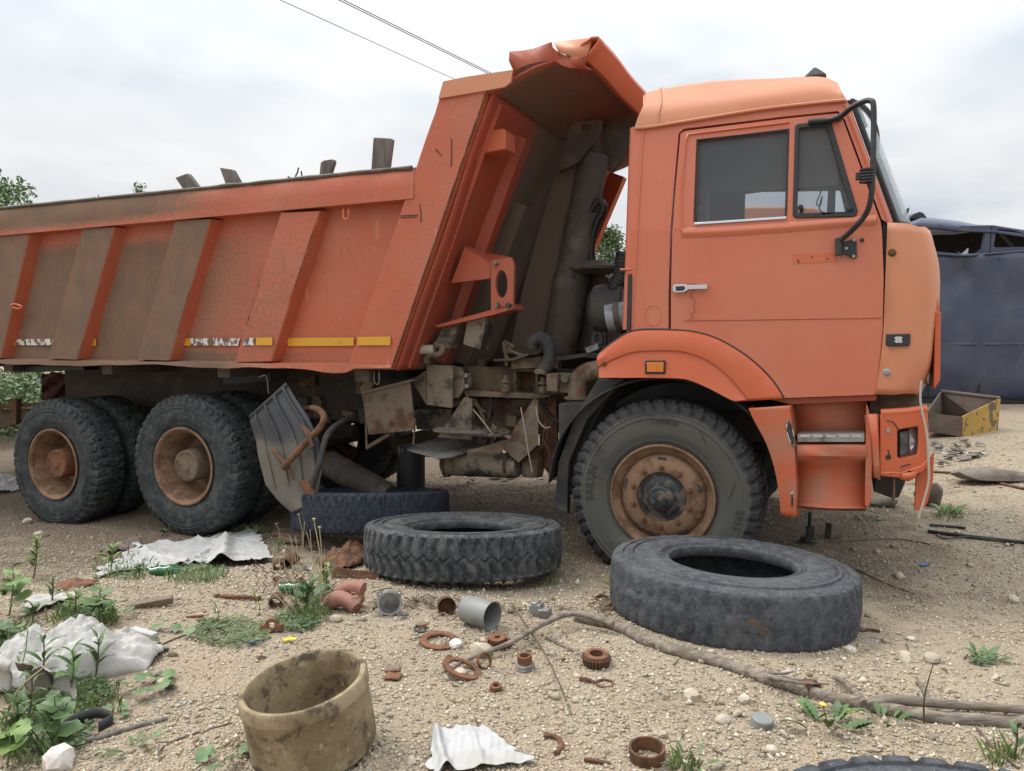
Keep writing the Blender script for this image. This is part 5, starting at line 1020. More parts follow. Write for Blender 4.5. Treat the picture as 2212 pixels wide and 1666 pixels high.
for l in ([(652, 918), (664, 933), (676, 966)], [(590, 972), (604, 990), (622, 1010), (634, 1034)]):
    g = MB(); g.tube([tw(T(a, b, -.17 - .02 * k)) - mgE.location for k, (a, b) in enumerate(l)], [.012, .02, .012] if len(l) == 3 else [.014, .02, .016, .008], 7); g.build('clamp', M['rustd'], mgE)
ct = empty('curved_pipe', tw(T(672, 1057, -.2)), label='long bent black pipe with a rusty foot beside the mudguard', cat='pipe')
g = MB(); g.tube(cr([tw(T(a, b, y)) - ct.location for a, b, y in ((766, 898, .3), (745, 908, .1), (718, 926, -.05), (702, 950, -.14), (694, 985, -.18), (684, 1020, -.2), (672, 1058, -.2))], 7), .020, 12); g.build('tube', M['blackdusty'], ct)
g = MB(); g.prism([tw(T(a, b, -.22)) - ct.location for a, b in ((640, 1040), (662, 1038), (668, 1046), (676, 1060), (678, 1068), (660, 1070), (652, 1046))], TY * .03); g.build('foot_plate', M['rust'], ct, bevel=.003)
# canister lying and stump standing under the truck
a_, b_ = tw(T(712, 1002, .62)), tw(T(826, 1066, .62)); e_ = empty('fallen_canister', b_, label='dark dented canister lying at a slant beneath the body', cat='canister')
d_ = b_ - a_; g = MB(); g.tube([a_ + d_ * k - b_ for k in (-.06, -.05, 0, .04, .5, 1, 1.1)], [.06, .095, .105, .102, .104, .102, .09], 24); g.build('shell', M['soot'], e_)
g = MB(); g.tube([a_ - d_ * .045 - b_, a_ + d_ * .0 - b_], .108, 24, cap=False); g.build('end_rim', M['rustd'], e_)
q = tw(T(887, 962, .92)); hb = H(q.x, q.y); r_ = 31 * mpp(q); g = MB(); g.lathe([(.0005, q.z - hb), (r_ * .95, q.z - hb), (r_, q.z - hb - .012), (r_ * .985, .3), (r_, .1), (r_ * .98, -.01)], 32, 'z'); M['tar'] = mat('tarry_black_steel', (.020, .020, .022), .55, layers=[D(scale=9, lo=.58, hi=.64, color=(.17, .16, .145), rough=.9, stretch=(1, 1, .4)), D(scale=3, lo=.45, hi=.7, color=(.045, .045, .045))], bump=[D(scale=30, s=.3, dist=.006)])
tag(g.build('black_drum', M['tar'], loc=(q.x, q.y, hb)), 'upright black cylinder spattered with grey, under the plank end', 'drum')
# plank tray and rope on the step
def atz(px, py, z): d = ray(px, py); return CAM + d * ((z - CAM.z) / d.z)
g = MB(); top = [(879, 970), (905, 958), (945, 944), (1000, 941), (1098, 945), (1100, 952), (1030, 968), (975, 985), (948, 988)]
M['ply'] = mat('paint_flecked_plywood', (.22, .205, .18), .85, layers=[D(scale=7, lo=.45, hi=.62, color=(.12, .11, .10)), D(scale=60, lo=.62, hi=.70, color=(.42, .41, .39), amt=.8)], bump=[D(scale=40, s=.3, dist=.004)])
g.prism([atz(a, b, lerp(.50, .43, (b - 941) / 47)) for a, b in top], (0, 0, -.014)); tag(g.build('board', M['ply'], bevel=.003), 'grey paint-flecked plywood board resting across the step bracket', 'board')
g = MB(); g.prism([tw(T(a, b, .36)) for a, b in ((1008, 972), (1092, 950), (1094, 960), (1080, 976), (1010, 980))], (0, 0, -.016)); tag(g.build('board', M['woodb'], bevel=.003), 'narrow pale brown board under the plywood by the tank', 'board')
g = MB(); r2 = random.Random(4); c = tw(T(1020, 944, .42)); pts = []
for k in range(90): a = k * .45; rr = .10 + .05 * math.sin(k * .37); pts.append(c + Vector((rr * 1.7 * math.cos(a) + .03 * r2.uniform(-1, 1), rr * .8 * math.sin(a), .012 + .035 * abs(math.sin(k * .23)) + .01 * r2.random())))
g.tube(cr(pts, 3), .011, 6); tag(g.build('old_rope', M['card']), 'tangled grey strap heaped on the plywood board', 'rope')

# ------------------------------------------------------------------ tyres lying about
def lying(name, px, py, Y, z, pat, mt, lab, Rr=.55, Wd=.28, tilt=(0, 0), spin=0, depth=.013, sag=.02):
    t, s = tyre_geo(Rr, Wd, .285, 300, pat, depth, sag=sag, sh=1); c = W(px, py, Y); c.z = z
    o = t.build(name, M[mt], smooth=42); 
    Mx = Matrix.Translation(c) @ Matrix.Rotation(tilt[0], 4, 'X') @ Matrix.Rotation(tilt[1], 4, 'Y') @ Matrix.Rotation(spin, 4, 'Z') @ Matrix.Translation((0, 0, Wd / 2)) @ Matrix.Rotation(-math.pi / 2, 4, 'X')
    o.matrix_world = Mx; tag(o, lab, 'tyre', 'worn tyres lying on the gravel'); return o, Mx
t1, mx = lying('tyre', 1578, 1300, 3.50, .092, p_worn(52), 'tyre_grey', 'grey weathered tyre lying flat in front of the front wheel', Wd=.25, tilt=(R(-2.4), R(2.6)), spin=.3, depth=.016, sag=-.008)
g = MB(); ttext(g, 'SAILUN', .05, .43, R(72), -.006); o = g.build('sidewall_lettering', M['letters'], t1, smooth=0)
g = MB(); q = [( .32 * .0, 0, 0)]
t2, _ = lying('tyre', 1002, 1200, 4.28, .082, p_lug(50, .7), 'tyre', 'black lug-tread tyre lying flat between the front wheel and scrap', Wd=.24, tilt=(R(-6.5), R(.3)), spin=1.1, depth=.018, sag=.018)
t3, _ = lying('tyre', 802, 1100, 5.42, .02, p_diamond(54), 'tyre_blue', 'bluish black tyre with diamond tread, tilted at the body centre', Wd=.265, tilt=(R(-9), R(0)), spin=.2, depth=.011)
t4, _ = lying('tyre', 2240, 1800, 1.30, .085, p_lug(40, .6), 'tyre_grey', 'white-flecked tyre cut off by the bottom edge of the picture', Wd=.28, spin=.7, depth=.02)
# rust smear on the tread of the grey tyre
g = MB(); pts = []; M['smear'] = mat('rust_smear', (.15, .078, .042), .9, layers=[D(scale=34, lo=.42, hi=.55, color=(.062, .064, .068))], bump=[D(scale=60, s=.8, dist=.007, detail=8)])
c = t1.matrix_world.translation; rows = []
for j in range(6):
    row = []
    for i in range(14):
        a = R(lerp(-101, -86, i / 13)); zz = (lerp(.02, -.045, j / 5) + .012 * noise.noise((i * .8, j * .7, 3))) * (1 - .5 * abs(i - 6.5) / 6.5); rr = .560 + .004 * noise.noise((i * .7, j * .9, 8)); row.append(Vector((c.x + rr * math.cos(a), c.y + rr * math.sin(a), .12 + zz - (i - 6) * .002)))
    rows.append(row)
g.grid(rows); ro_ = g.build('rust_smear', M['smear'], smooth=60); ro_.parent = t1; ro_.matrix_parent_inverse = t1.matrix_world.inverted()

# ------------------------------------------------------------------ brake drum in the foreground
dr_c = W(682, 1606, 2.26); dr_c.z = .01; e_ = empty('brake_drum', dr_c, (R(5), R(-8), 0), 'mud-coated brake drum standing open and tilted in the foreground', 'brake drum'); e_.scale = (.88,) * 3
g = MB(); g.lathe([(.0005, .02), (.184, .02), (.188, .05), (.188, .20), (.190, .236), (.196, .245), (.210, .245), (.216, .237), (.217, .200), (.211, .192), (.211, .12), (.212, .04), (.209, .0), (.0005, .0)], 64, 'z'); g.build('drum_shell', M['drum'], e_)
g = MB(); g.lathe([(.0005, .026), (.18, .034), (.187, .04)], 24, 'z'); g.build('mud_floor', M['drum'], e_)

# ------------------------------------------------------------------ scrap on the gravel
def put(name, g, q, m, lab, cat, rot=(0, 0, 0), group=None, bevel=0, dz=0, smooth=38):
    o = g.build(name, M[m], loc=Vector(q) + Vector((0, 0, dz)), rot=rot, bevel=bevel, smooth=smooth); return tag(o, lab, cat, group)
def ringgear(ro, ri, th, teeth, n=120):
    g = MB(); inn = lambda k: ri * (1 + (.07 if teeth and (k * teeth // n) % 2 else 0)); vs = []
    for k in range(n):
        a = 2 * math.pi * k / n; c, s = math.cos(a), math.sin(a); i_ = inn(k * 1.0 if teeth else 0)
        if teeth: i_ = ri * (1 + .07 * ((int(k * teeth * 2 / n)) % 2))
        vs += [(i_ * c, i_ * s, 0), (ro * c, ro * s, 0), (ro * c, ro * s, th), (i_ * c, i_ * s, th)]
    fs = []
    for k in range(n):
        j = (k + 1) % n
        for l in range(4): m_ = (l + 1) % 4; fs.append((k * 4 + l, j * 4 + l, j * 4 + m_, k * 4 + m_))
    g.add(vs, fs); return g
q = G(948, 1388); put('ring_plate', ringgear(.079, .047, .007, 30), q, 'rust', 'flat rusty toothed ring lying right of the small black ring', 'ring', (R(5), R(2), .3), dz=.006)
q = G(997, 1456); put('ring_plate', ringgear(.076, .050, .008, 30), q, 'rust', 'rusty toothed ring tilted around a stone', 'ring', (R(16), R(10), 1), dz=.018)
q = G(1075, 1395); e_ = empty('sprocket_gear', q + Vector((0, 0, .004)), (R(6), R(-5), .4), 'rusty double sprocket gear lying near the weathered stick', 'gear')
def gear(ro, ri, z0, z1, nt):
    g = MB(); n = nt * 4; vs = []
    for k in range(n):
        a = 2 * math.pi * k / n; r = ro * (1.0 if k % 4 in (0, 1) else .91); c, s = math.cos(a), math.sin(a); vs += [(ri * c, ri * s, z0), (r * c, r * s, z0), (r * c, r * s, z1), (ri * c, ri * s, z1)]
    fs = [(k * 4 + l, (k + 1) % n * 4 + l, (k + 1) % n * 4 + (l + 1) % 4, k * 4 + (l + 1) % 4) for k in range(n) for l in range(4)]; g.add(vs, fs); return g
gear(.056, .04, 0, .014, 30).build('large_ring', M['rust'], e_)
g = MB()
for k in range(4): a = k * 1.571 + .4; g.bar((.022 * math.cos(a), .022 * math.sin(a), .009), (.043 * math.cos(a), .043 * math.sin(a), .008), .014, .010)
g.lathe([(.01, .002), (.028, .002), (.028, .02), (.01, .02)], 20, 'z', closed=True); g.build('spider', M['rustd'], e_)
gear(.034, .012, .022, .034, 20).build('small_ring', M['rust'], e_)
q = G(1046, 1442); g = MB(); g.lathe([(.026, -.008), (.030, -.008), (.030, .008), (.026, .008)], 32, 'z', closed=True); put('thin_ring', g, q, 'rust', 'small thin rusty ring leaning on the stick', 'ring', (R(62), R(15), .5), dz=.026)
q = G(1135, 1446); e_ = empty('spline_hub', q, (R(3), R(-4), 0), 'small brown splined sleeve set in a grey collar', 'hub')
g = MB(); g.lathe([(.02, 0), (.036, 0), (.038, .006), (.036, .012), (.034, .014), (.036, .02), (.033, .026), (.02, .026)], 24, 'z', closed=True); g.build('collar', M['alu'], e_)
gear(.0275, .019, .026, .056, 18).build('sleeve', M['rust'], e_)
q = G(1288, 1436); e_ = empty('roller_bearing', q, (R(4), 0, 0), 'rusty tapered roller bearing standing on the gravel right of the stick', 'bearing')
g = MB(); g.lathe([(.026, 0), (.042, .0), (.050, .036), (.048, .042), (.036, .045), (.028, .041)], 40, 'z', closed=True); g.build('race', M['rustd'], e_)
for k in range(26):
    a = 2 * math.pi * k / 26; g = MB() if k == 0 else g
    if k == 0: g.tube([(.0, 0, 0), (0, 0, .034)], .0052, 8); me_roll = g.mesh('roller', M['rustd'])
    inst('roller', me_roll, e_, (.0445 * math.cos(a), .0445 * math.sin(a), .003), (0, R(12), a))
g = MB(); g.lathe([(.027, .041), (.046, .0425), (.046, .0455), (.027, .047)], 40, 'z', closed=True); g.build('top_ring', M['rust'], e_)
q = G(1071, 1492); g = gear(.0215, .012, 0, .022, 9); put('castle_nut', g, q, 'rust', 'small rusty castle nut holding a pebble', 'nut', (R(8), 0, .2))
q = G(1398, 1640); g = MB(); g.lathe([(.044, 0), (.051, 0), (.052, .022), (.054, .030), (.053, .040), (.046, .040), (.045, .02)], 44, 'z', closed=True); put('bearing_ring', g, q, 'rustd', 'upright rusty bearing ring by the bottom edge', 'ring', (R(5), R(-3), 0))
q = G(908, 1363); g = MB(); g.lathe([(.020, 0), (.029, .0), (.030, .006), (.022, .009)], 28, 'z', closed=True); put('seal_ring', g, q, 'blackdusty', 'small black seal ring above the rusty toothed ring', 'ring', (R(4), R(8), 0), dz=.004)
q = G(1388 - 100, 1480); g = MB(); pts = [Vector((.03 * math.cos(k * .3) + .03, .03 * math.sin(k * .3), .006)) for k in range(22)]; g.tube(pts, .004, 6); g.tube(cr([(-.055, .035, .006), (-.04, .025, .012), (-.015, .012, .008), (.0, .0, .006)], 5), .007, 7); put('wire_clip', g, q, 'rustd', 'rusty wire loop clip below the roller bearing', 'clip')
for i, (px, py, rz_, l_) in enumerate(((848, 1447, .1, 'upper brown rusty plate beside the brake drum'), (850, 1466, -.15, 'lower orange rusty plate beside the brake drum'))):
    q = G(px, py); g = MB(); nx_ = 10; rows = [[Vector((lerp(-.028, .028, a / nx_), lerp(-.024, .022, b / 8), .008 + .004 * noise.noise((a * .5, b * .5, i * 7)))) for a in range(nx_ + 1)] for b in range(9)]; g.grid(rows); o = put('rusty_plate', g, q, 'rust' if i else 'rustplate', l_, 'plate', (R(4), 0, rz_)); md = o.modifiers.new('t', 'SOLIDIFY'); md.thickness = .005
q = G(1035, 1352); e_ = empty('tin_can', q, (0, 0, R(-38)), 'grey open-ended metal cup lying on its side before the tyre', 'cup')
g = MB(); g.lathe([(.0005, -.075), (.054, -.075), (.058, -.07), (.062, .075), (.058, .075), (.054, -.068), (.0005, -.068)], 36, 'x', o=(0, 0, .06)); g.build('shell', M['greycan'], e_)
q = G(842, 1332); e_ = empty('pump_housing', q, (R(-8), 0, R(12)), 'round aluminium housing with corner lugs, open towards the viewer', 'housing')
g = MB(); g.lathe([(.0005, .055), (.045, .055), (.046, .0), (.054, .0), (.056, .01), (.052, .06), (.0005, .07)], 32, 'y', o=(0, 0, .058)); g.build('bowl', M['alu'], e_)
for sx_, sz in ((-1, -1), (1, -1), (1, 1), (-1, 1)):
    g = MB(); g.lathe([(.006, -.004), (.014, -.004), (.014, .012), (.006, .012)], 12, 'y', o=(sx_ * .043, 0, .058 + sz * .043), closed=True); g.build('lug', M['alu'], e_)
q = G(966, 1330); g = MB(); g.lathe([(.0005, .06), (.036, .06), (.042, .0), (.039, .0), (.034, .055), (.0005, .052)], 26, 'y', o=(0, 0, .038)); put('rusty_cup', g, q, 'rustd', 'small rusty cup lying under the tyre edge left of the grey cup', 'cup', (R(-6), 0, R(14)))
q = G(1168, 1330); g = MB(); g.box((-.015, 0, .028), (.055, .05, .056)); g.box((.03, -.012, .018), (.05, .045, .036)); g.box((-.015, 0, .06), (.03, .05, .012)); put('casting', g, q, 'alu', 'grey stepped aluminium block lying right of the grey cup', 'block', (0, R(-8), R(-25)), bevel=.004)
# pink pipe fitting
q = G(735, 1318); e_ = empty('pipe_fitting', q, (0, 0, 0), 'pinkish red pipe fitting with flaking paint, lying behind the weeds', 'pipe')
g = MB(); g.tube(cr([(-.06, .0, .03), (-.01, .0, .055), (.04, -.02, .05), (.085, -.05, .026)], 6), [.03, .032, .034, .036, .037, .037, .036, .036, .035, .034, .034, .033, .033, .032, .032, .031, .031, .03, .03][:19], 16); g.build('pipe_arm', M['terra'], e_)
g = MB(); g.tube(cr([(-.02, .05, .06), (.02, .05, .085), (.07, .04, .09), (.10, .03, .085)], 6), .033, 16); g.build('pipe_arm', M['terra'], e_)
g = MB(); g.grid([[Vector((.05 + .05 * math.cos(a), .0 + .02 * b, .03 + .05 * math.sin(a))) for a in (0, .4, .8, 1.2, 1.6)] for b in range(4)]); g.build('broken_collar', M['terra'], e_, solid=.006)
# crumpled rusty sheets behind
def crumple(name, cx_, cy_, w_, h_, up, m, lab, cat, seed, n=14, th=.004, rot=0.0, amp=.05, curl=0):
    q = G(cx_, cy_); s_ = mpp(q); g = MB(); rows = []
    for j in range(n + 1):
        row = []
        for i in range(n + 1):
            u_, v_ = i / n - .5, j / n - .5; x = u_ * w_ * s_; y = v_ * h_ * s_
            ed = 1 + .22 * noise.noise((u_ * 5, v_ * 5, seed)); z = up * s_ * (.5 + .5 * noise.noise((u_ * 2.6, v_ * 2.6, seed + 3))) * (1 - .6 * max(abs(u_), abs(v_)) * 2) + amp * .3 * abs(noise.noise((u_ * 7, v_ * 7, seed + 8))) + curl * (u_ ** 2) * w_ * s_
            row.append(Vector((x * ed, y * ed, z + .004)))
        rows.append(row)
    g.grid(rows); o = g.build(name, M[m], loc=q, rot=(0, 0, rot), smooth=45, solid=th); return tag(o, lab, cat)
crumple('rusty_sheet', 742, 1222, 80, 130, 62, 'rustd', 'crumpled dark rusty sheet heaped left of the lug-tread tyre', 'scrap', 11, amp=.10)
crumple('rusty_sheet', 760, 1200, 50, 60, 45, 'rust', 'curled orange rusty flake on top of the scrap heap', 'scrap', 17, amp=.08)
q = G(768, 1250); g = MB(); g.box((0, 0, .02), (.26, .012, .05), (R(-20), R(3), R(-8))); put('rusty_strip', g, q, 'rustd', 'straight rusty steel strip beside the lug-tread tyre', 'strip', bevel=.002)
for px, py, r_, l_, rz_, lab in ((602, 1232, .032, .05, .4, 'rusty pipe stub nearest the white sheet'), (628, 1226, .04, .09, -.3, 'dark rusty pipe stub standing behind the mesh'), (597, 1310, .03, .05, .1, 'broken rusty pipe elbow among the weeds')):
    q = G(px, py); g = MB(); g.lathe([(r_ * .8, 0), (r_, 0), (r_ * 1.05, .01), (r_, l_), (r_ * .8, l_)], 20, 'y', o=(0, -l_ / 2, r_), closed=True); put('pipe_stub', g, q, 'rustd', lab, 'pipe', (R(12), 0, rz_))
# chain link mesh scrap
q = G(640, 1285); e_ = empty('wire_mesh', q, (0, 0, .1), 'torn rusty chain-link mesh standing among dry stalks', 'wire mesh')
for k in range(11):
    g = MB(); pts = [Vector((-.20 + .038 * k + (.019 if (i % 2) else 0) + .02 * noise.noise((k, i * .3, 1)), .05 * math.sin(i * .5 + k * .3) + (.004 if i % 2 else 0), .012 + i * .019)) for i in range(11 - (k * 7) % 5)]; g.tube(pts, .0022, 5); g.build('mesh_wire', M['rustd'], e_)
q = G(587, 1366); g = MB(); g.lathe([(.014, -.012), (.03, -.012), (.03, .012), (.014, .012)], 18, 'y', o=(0, 0, .03), closed=True); g.box((-.035, 0, .018), (.022, .026, .03)); g.box((.035, 0, .018), (.022, .026, .03)); put('pipe_clamp', g, q, 'rust', 'orange rusted pipe clamp with two ears', 'clamp', (R(-10), 0, .1), bevel=.003)
q = G(327, 1312); g = MB(); g.box((0, 0, .02), (.185, .03, .035), (R(20), R(-6), R(17))); put('wood_offcut', g, q, 'rustplate', 'short brown wooden offcut lying left of the clover patch', 'offcut', bevel=.003)
crumple('rusty_sheet', 160, 1270, 70, 70, 22, 'rust', 'faded rust-brown sheet half buried by the left weeds', 'scrap', 23)
q = G(437, 1385); g = MB(); g.tube([(-.11, .02, .01), (.0, .0, .014), (.12, -.01, .012)], .010, 7); put('rusty_rod', g, G(510, 1295), 'rust', 'thin rusty rod lying on bare gravel left of the mesh', 'rod')
q = G(425, 1350); g = MB(); g.prism([Vector(v) for v in ((-.035, -.01, 0), (.03, .004, 0), (.036, .016, 0), (-.01, .012, 0))], (0, 0, .01)); put('rust_flake', g, G(420, 1335), 'rust', 'small flat rust flake above the weed patch', 'flake')
# sheets and sacks
def sheet(name, cs, m, lab, cat, seed, amp=.03, ridges=(), n=60, th=.0016, edge=.09, base=.008, lift=None):
    P4 = [G(a, b) for a, b in cs]; o0 = sum(P4, Vector()) / 4; g = MB(); rows = []
    for j in range(n + 1):
        row = []
        for i in range(n + 1):
            u_, v_ = i / n, j / n
            uu = u_ + edge * noise.noise((v_ * 6, seed, 1)) * (1 - 2 * abs(u_ - .5) < .15) * 1.0 ; vv = v_ + edge * noise.noise((u_ * 7, seed, 5)) * (1 - 2 * abs(v_ - .5) < .15)
            p = P4[0].lerp(P4[1], uu).lerp(P4[3].lerp(P4[2], uu), vv)
            z = amp * (.7 * abs(noise.noise((p.x * 3.2, p.y * 3.2, seed))) + .55 * abs(noise.noise((p.x * 8, p.y * 8, seed + 2))) + .35 * abs(noise.noise((p.x * 21, p.y * 21, seed))))
            for c_, w_, h_, kk in ridges:
                d = (u_ - c_ - kk * (v_ - .5)); z += h_ * math.exp(-(d / w_) ** 2)
            if lift: z += lift(u_, v_)
            row.append(Vector((p.x, p.y, H(p.x, p.y) + base + z)) - o0)
        rows.append(row)
    g.grid(rows); o = g.build(name, M[m], loc=o0, smooth=50, solid=th); return tag(o, lab, cat)
sheet('white_sheet', [(290, 1178), (556, 1148), (568, 1192), (196, 1250)], 'white', 'long crumpled white sheet lying behind the weeds by the wheels', 'sheet', 3, amp=.042, ridges=((.3, .02, .018, .5), (.62, .02, .02, -.3), (.8, .015, .015, .6)))
sheet('white_sheet', [(462, 1176), (575, 1182), (588, 1218), (440, 1232)], 'white', 'ribbed white panel folded over the right end of the long sheet', 'sheet', 9, amp=.03, ridges=((.25, .12, .05, .0),), base=.03)
sheet('dark_fabric', [(208, 1194), (300, 1164), (305, 1185), (225, 1204)], 'card', 'grey folded scrap at the upper left of the white sheet', 'scrap', 14, amp=.07)
sheet('plastic_film', [(60, 1300), (180, 1282), (150, 1305), (45, 1340)], 'sack', 'thin crumpled plastic film beneath the left weeds', 'film', 5, amp=.05)
sheet('plastic_film', [(-30, 1374), (25, 1352), (30, 1360), (-20, 1390)], 'sack', 'grey strip of film at the left edge', 'film', 6, amp=.03)
sheet('paper_sheet', [(935, 1590), (1046, 1580), (1150, 1655), (925, 1690)], 'white', 'wrinkled white paper sheet cut off by the bottom edge', 'paper', 8, amp=.028, ridges=((.12, .06, .03, .1), (.6, .05, .010, -.2)), base=.012)
sheet('fabric_scrap', [(-40, 1040), (30, 1030), (40, 1062), (-40, 1072)], 'white', 'white rag lying behind the rearmost wheel', 'rag', 12, amp=.09)
# big rolled sack
q = G(140, 1478); e_ = empty('white_sack', q, (0, 0, 0), 'bulging dirty white sack lying at the left edge', 'sack'); s_ = mpp(q)
SQ = [G(-45, 1500), G(150, 1488), G(285, 1425), G(245, 1352), G(60, 1390)]
def sackh(u_, v_):
    x = lerp(-200, 150, u_) * s_; yb = lerp(-.06, .10, u_) - .10 * math.sin(math.pi * u_) * .6; y = yb + lerp(0, .34, v_) * (.55 + .45 * math.sin(math.pi * min(1, u_ * .9 + .12)))
    env = max(0, math.sin(math.pi * min(1, max(0, u_ * .97 + .015)))) ** .5 * max(0, math.sin(math.pi * v_)) ** .45
    dg = u_ * 9 + v_ * 5 + 1.2 * noise.noise((u_ * 3, v_ * 3, 2)); fold = abs(math.sin(dg)) * .42 + .40 * abs(noise.noise((u_ * 6, v_ * 5, 4))) + .30 * abs(noise.noise((u_ * 15, v_ * 12, 9))) + .14 * abs(noise.noise((u_ * 34, v_ * 26, 2)))
    hh = .16 * env * (.62 + fold) * (1.0 - .25 * u_) - (.09 * math.exp(-(((u_ - .34) / .10) ** 2 + ((v_ - .30) / .22) ** 2)))
    return Vector((x + .02 * noise.noise((v_ * 7, u_ * 2, 1)), y, max(.0, hh) + .002))
g = MB(); g.grid([[sackh(i / 64, j / 44) for j in range(45)] for i in range(65)]); g.build('bag', M['sack'], e_, smooth=48, solid=.004)
for sd_, p0 in ((1, (-.20, -.07, .10)), (2, (-.10, -.085, .085)), (3, (-.03, -.10, .06))):
    g = MB(); g.grid([[Vector(p0) + Vector((i * .018 + .01 * j * (sd_ - 2), -.006 * i - .03 * math.sin(j * .8 + sd_), .045 - j * .022 + .03 * noise.noise((i * .5, j * .5, sd_)))) for i in range(7)] for j in range(7)]); g.build('loose_flap', M['sack'] if sd_ != 2 else M['card'], e_, solid=.003, smooth=60)
g = MB(); g.box((0, 0, .015), (.13, .035, .022), (0, R(3), R(-24))); put('styrofoam_strip', g, G(310, 1375), 'white', 'white foam strip lying at the end of the sack', 'strip', bevel=.003)
# dark angular strap, bottom left
q = G(195, 1585); g = MB(); pts = [(-.07, -.03, .02), (-.075, .01, .024), (-.03, .055, .03), (.0, .065, .03), (.055, .035, .026), (.03, -.005, .018)]
rows = [[Vector(p) + Vector((0, 0, .022)) for p in cr(pts, 4)], [Vector(p) - Vector((0, 0, .012)) for p in cr(pts, 4)]]; g.grid(rows); o = put('steel_strap', g, q, 'blackdusty', 'bent dark metal strap frame at lower left', 'strap'); o.modifiers.new('t', 'SOLIDIFY').thickness = .004
# green bottles
for px, py, l_, rz_, lab in ((360, 1243, .17, .1, 'crushed green plastic bottle at the front of the white sheet'), (640, 1282, .16, -.2, 'green plastic bottle behind the chain-link mesh')):
    q = G(px, py); g = MB(); n_ = 16; rows = []
    for i in range(n_ + 1):
        t_ = i / n_; r_ = .036 * (1 if .08 < t_ < .7 else (.8 if t_ <= .08 else lerp(1, .35, (t_ - .7) / .3))); rows.append([Vector((lerp(-l_ / 2, l_ / 2, t_), r_ * math.cos(a) * (1 + .3 * noise.noise((t_ * 5, math.cos(a), 3))), .028 + r_ * .75 * math.sin(a) * (1 + .35 * noise.noise((t_ * 4, math.sin(a), 8))))) for a in [2 * math.pi * k / 14 for k in range(14)]])
    g.grid(rows, wrap=True); put('plastic_bottle', g, q, 'green_plastic', lab, 'bottle', (0, 0, rz_), smooth=60)
for px, py, m_, w_, lab in ((545, 1392, 'bluebit', .026, 'blue plastic scrap left of the yellow splash'), (626, 1388, 'yellowbit', .035, 'bright yellow paint-covered scrap above the brake drum'), (1996, 1222, 'bluebit', .05, 'small blue scrap on the gravel right of the tyres'), (2140, 1012, 'bluebit', .0, ''), (1350, 1300, 'rust', .05, 'rusty leaf-like flake between the two nearest tyres')):
    if not w_: continue
    q = G(px, py); g = MB(); pts = [Vector((w_ * math.cos(a) * random.uniform(.6, 1.1), w_ * .6 * math.sin(a) * random.uniform(.6, 1.1), .006 + .012 * random.random())) for a in [k * .785 for k in range(8)]]; g.prism(pts, (0, 0, .004)); put('scrap_piece', g, q, m_, lab, 'scrap', (R(10), 0, .3), smooth=0)
# curly shavings under the tyre
for i, (px, py) in enumerate(((905, 1302), (920, 1296), (890, 1308), (932, 1312), (960, 1338))):
    q = G(px, py); g = MB(); pts = [Vector((-.07 + .014 * k, .016 * math.sin(k * 1.3 + i), .012 + .012 * math.cos(k * 1.1))) for k in range(11)]; g.tube(cr(pts, 3), .0035, 5); put('metal_curl', g, q, 'rustplate', 'rusty curled metal band lying under the lug-tread tyre edge', 'scrap', (0, 0, i * .7), group='curled bands by the tyre')
for i, (px, py, r_) in enumerate(((1300, 1296, .035), (1318, 1316, .028))):
    q = G(px, py); g = MB(); g.lathe([(r_ * .7, 0), (r_, 0), (r_, .012), (r_ * .7, .014)], 22, 'z', closed=True); put('rusty_washer', g, q, 'rustd', ('larger' if i == 0 else 'smaller') + ' rusty washer by the left edge of the grey tyre', 'washer', (R(8), 0, 0))
q = G(1645, 1566); g = MB(); g.lathe([(.0005, .028), (.03, .028), (.034, .024), (.036, .0), (.0005, 0)], 28, 'z'); put('metal_disc', g, q, 'greycan', 'grey round metal disc near the lower right branch', 'disc', (R(8), R(6), 0))
q = G(1762, 1508); g = MB(); g.prism([Vector((.035 * math.cos(a), 0, .03 + .03 * math.sin(a))) for a in [R(30 + 60 * k) for k in range(6)]], (0, .05, 0), [[Vector((.013 * math.cos(a), 0, .03 + .02 * math.sin(a))) for a in [R(30 * k) for k in range(12)]]]); put('large_nut', g, q, 'rustd', 'large rusty nut tucked against the long branch', 'nut', (R(-14), R(10), .4), bevel=.003)
for l_, lab in (([(1175, 1590), (1195, 1590), (1210, 1600), (1212, 1615), (1200, 1628)], 'rusty hook lying between the paper and bearing ring'), ([(1262, 1640), (1300, 1646), (1318, 1650)], 'short rusty pin near the bottom edge'), ([(1860, 1362), (1880, 1360), (1900, 1364)], 'thin rusty pin right of the grey tyre')):
    g = MB(); o0 = G(*l_[0]); g.tube(cr([G(a, b, .008) - o0 for a, b in l_], 4), .008 if 'pin' not in lab else .006, 7); put('rusty_rod', g, o0, 'rust', lab, 'rod')
# jack stand and block under the step
q = G(1748, 1172); e_ = empty('jack_stand', q, (0, 0, 0), 'dark jack stand with a round base under the cab step', 'jack')
g = MB(); g.lathe([(.0005, .04), (.05, .04), (.066, .0), (.0005, 0)], 24, 'z'); g.build('base', M['blackdusty'], e_)
g = MB(); g.tube([(.0, 0, .04), (0, 0, .2)], .012, 8); g.box((0, -.01, .075), (.045, .03, .07)); g.build('post', M['black'], e_)
q = G(1800, 1162); g = MB(); g.box((0, 0, .05), (.09, .07, .1)); put('wood_block', g, q, 'card', 'small dark wooden block under the cab step', 'block', (0, R(4), .2), bevel=.006)
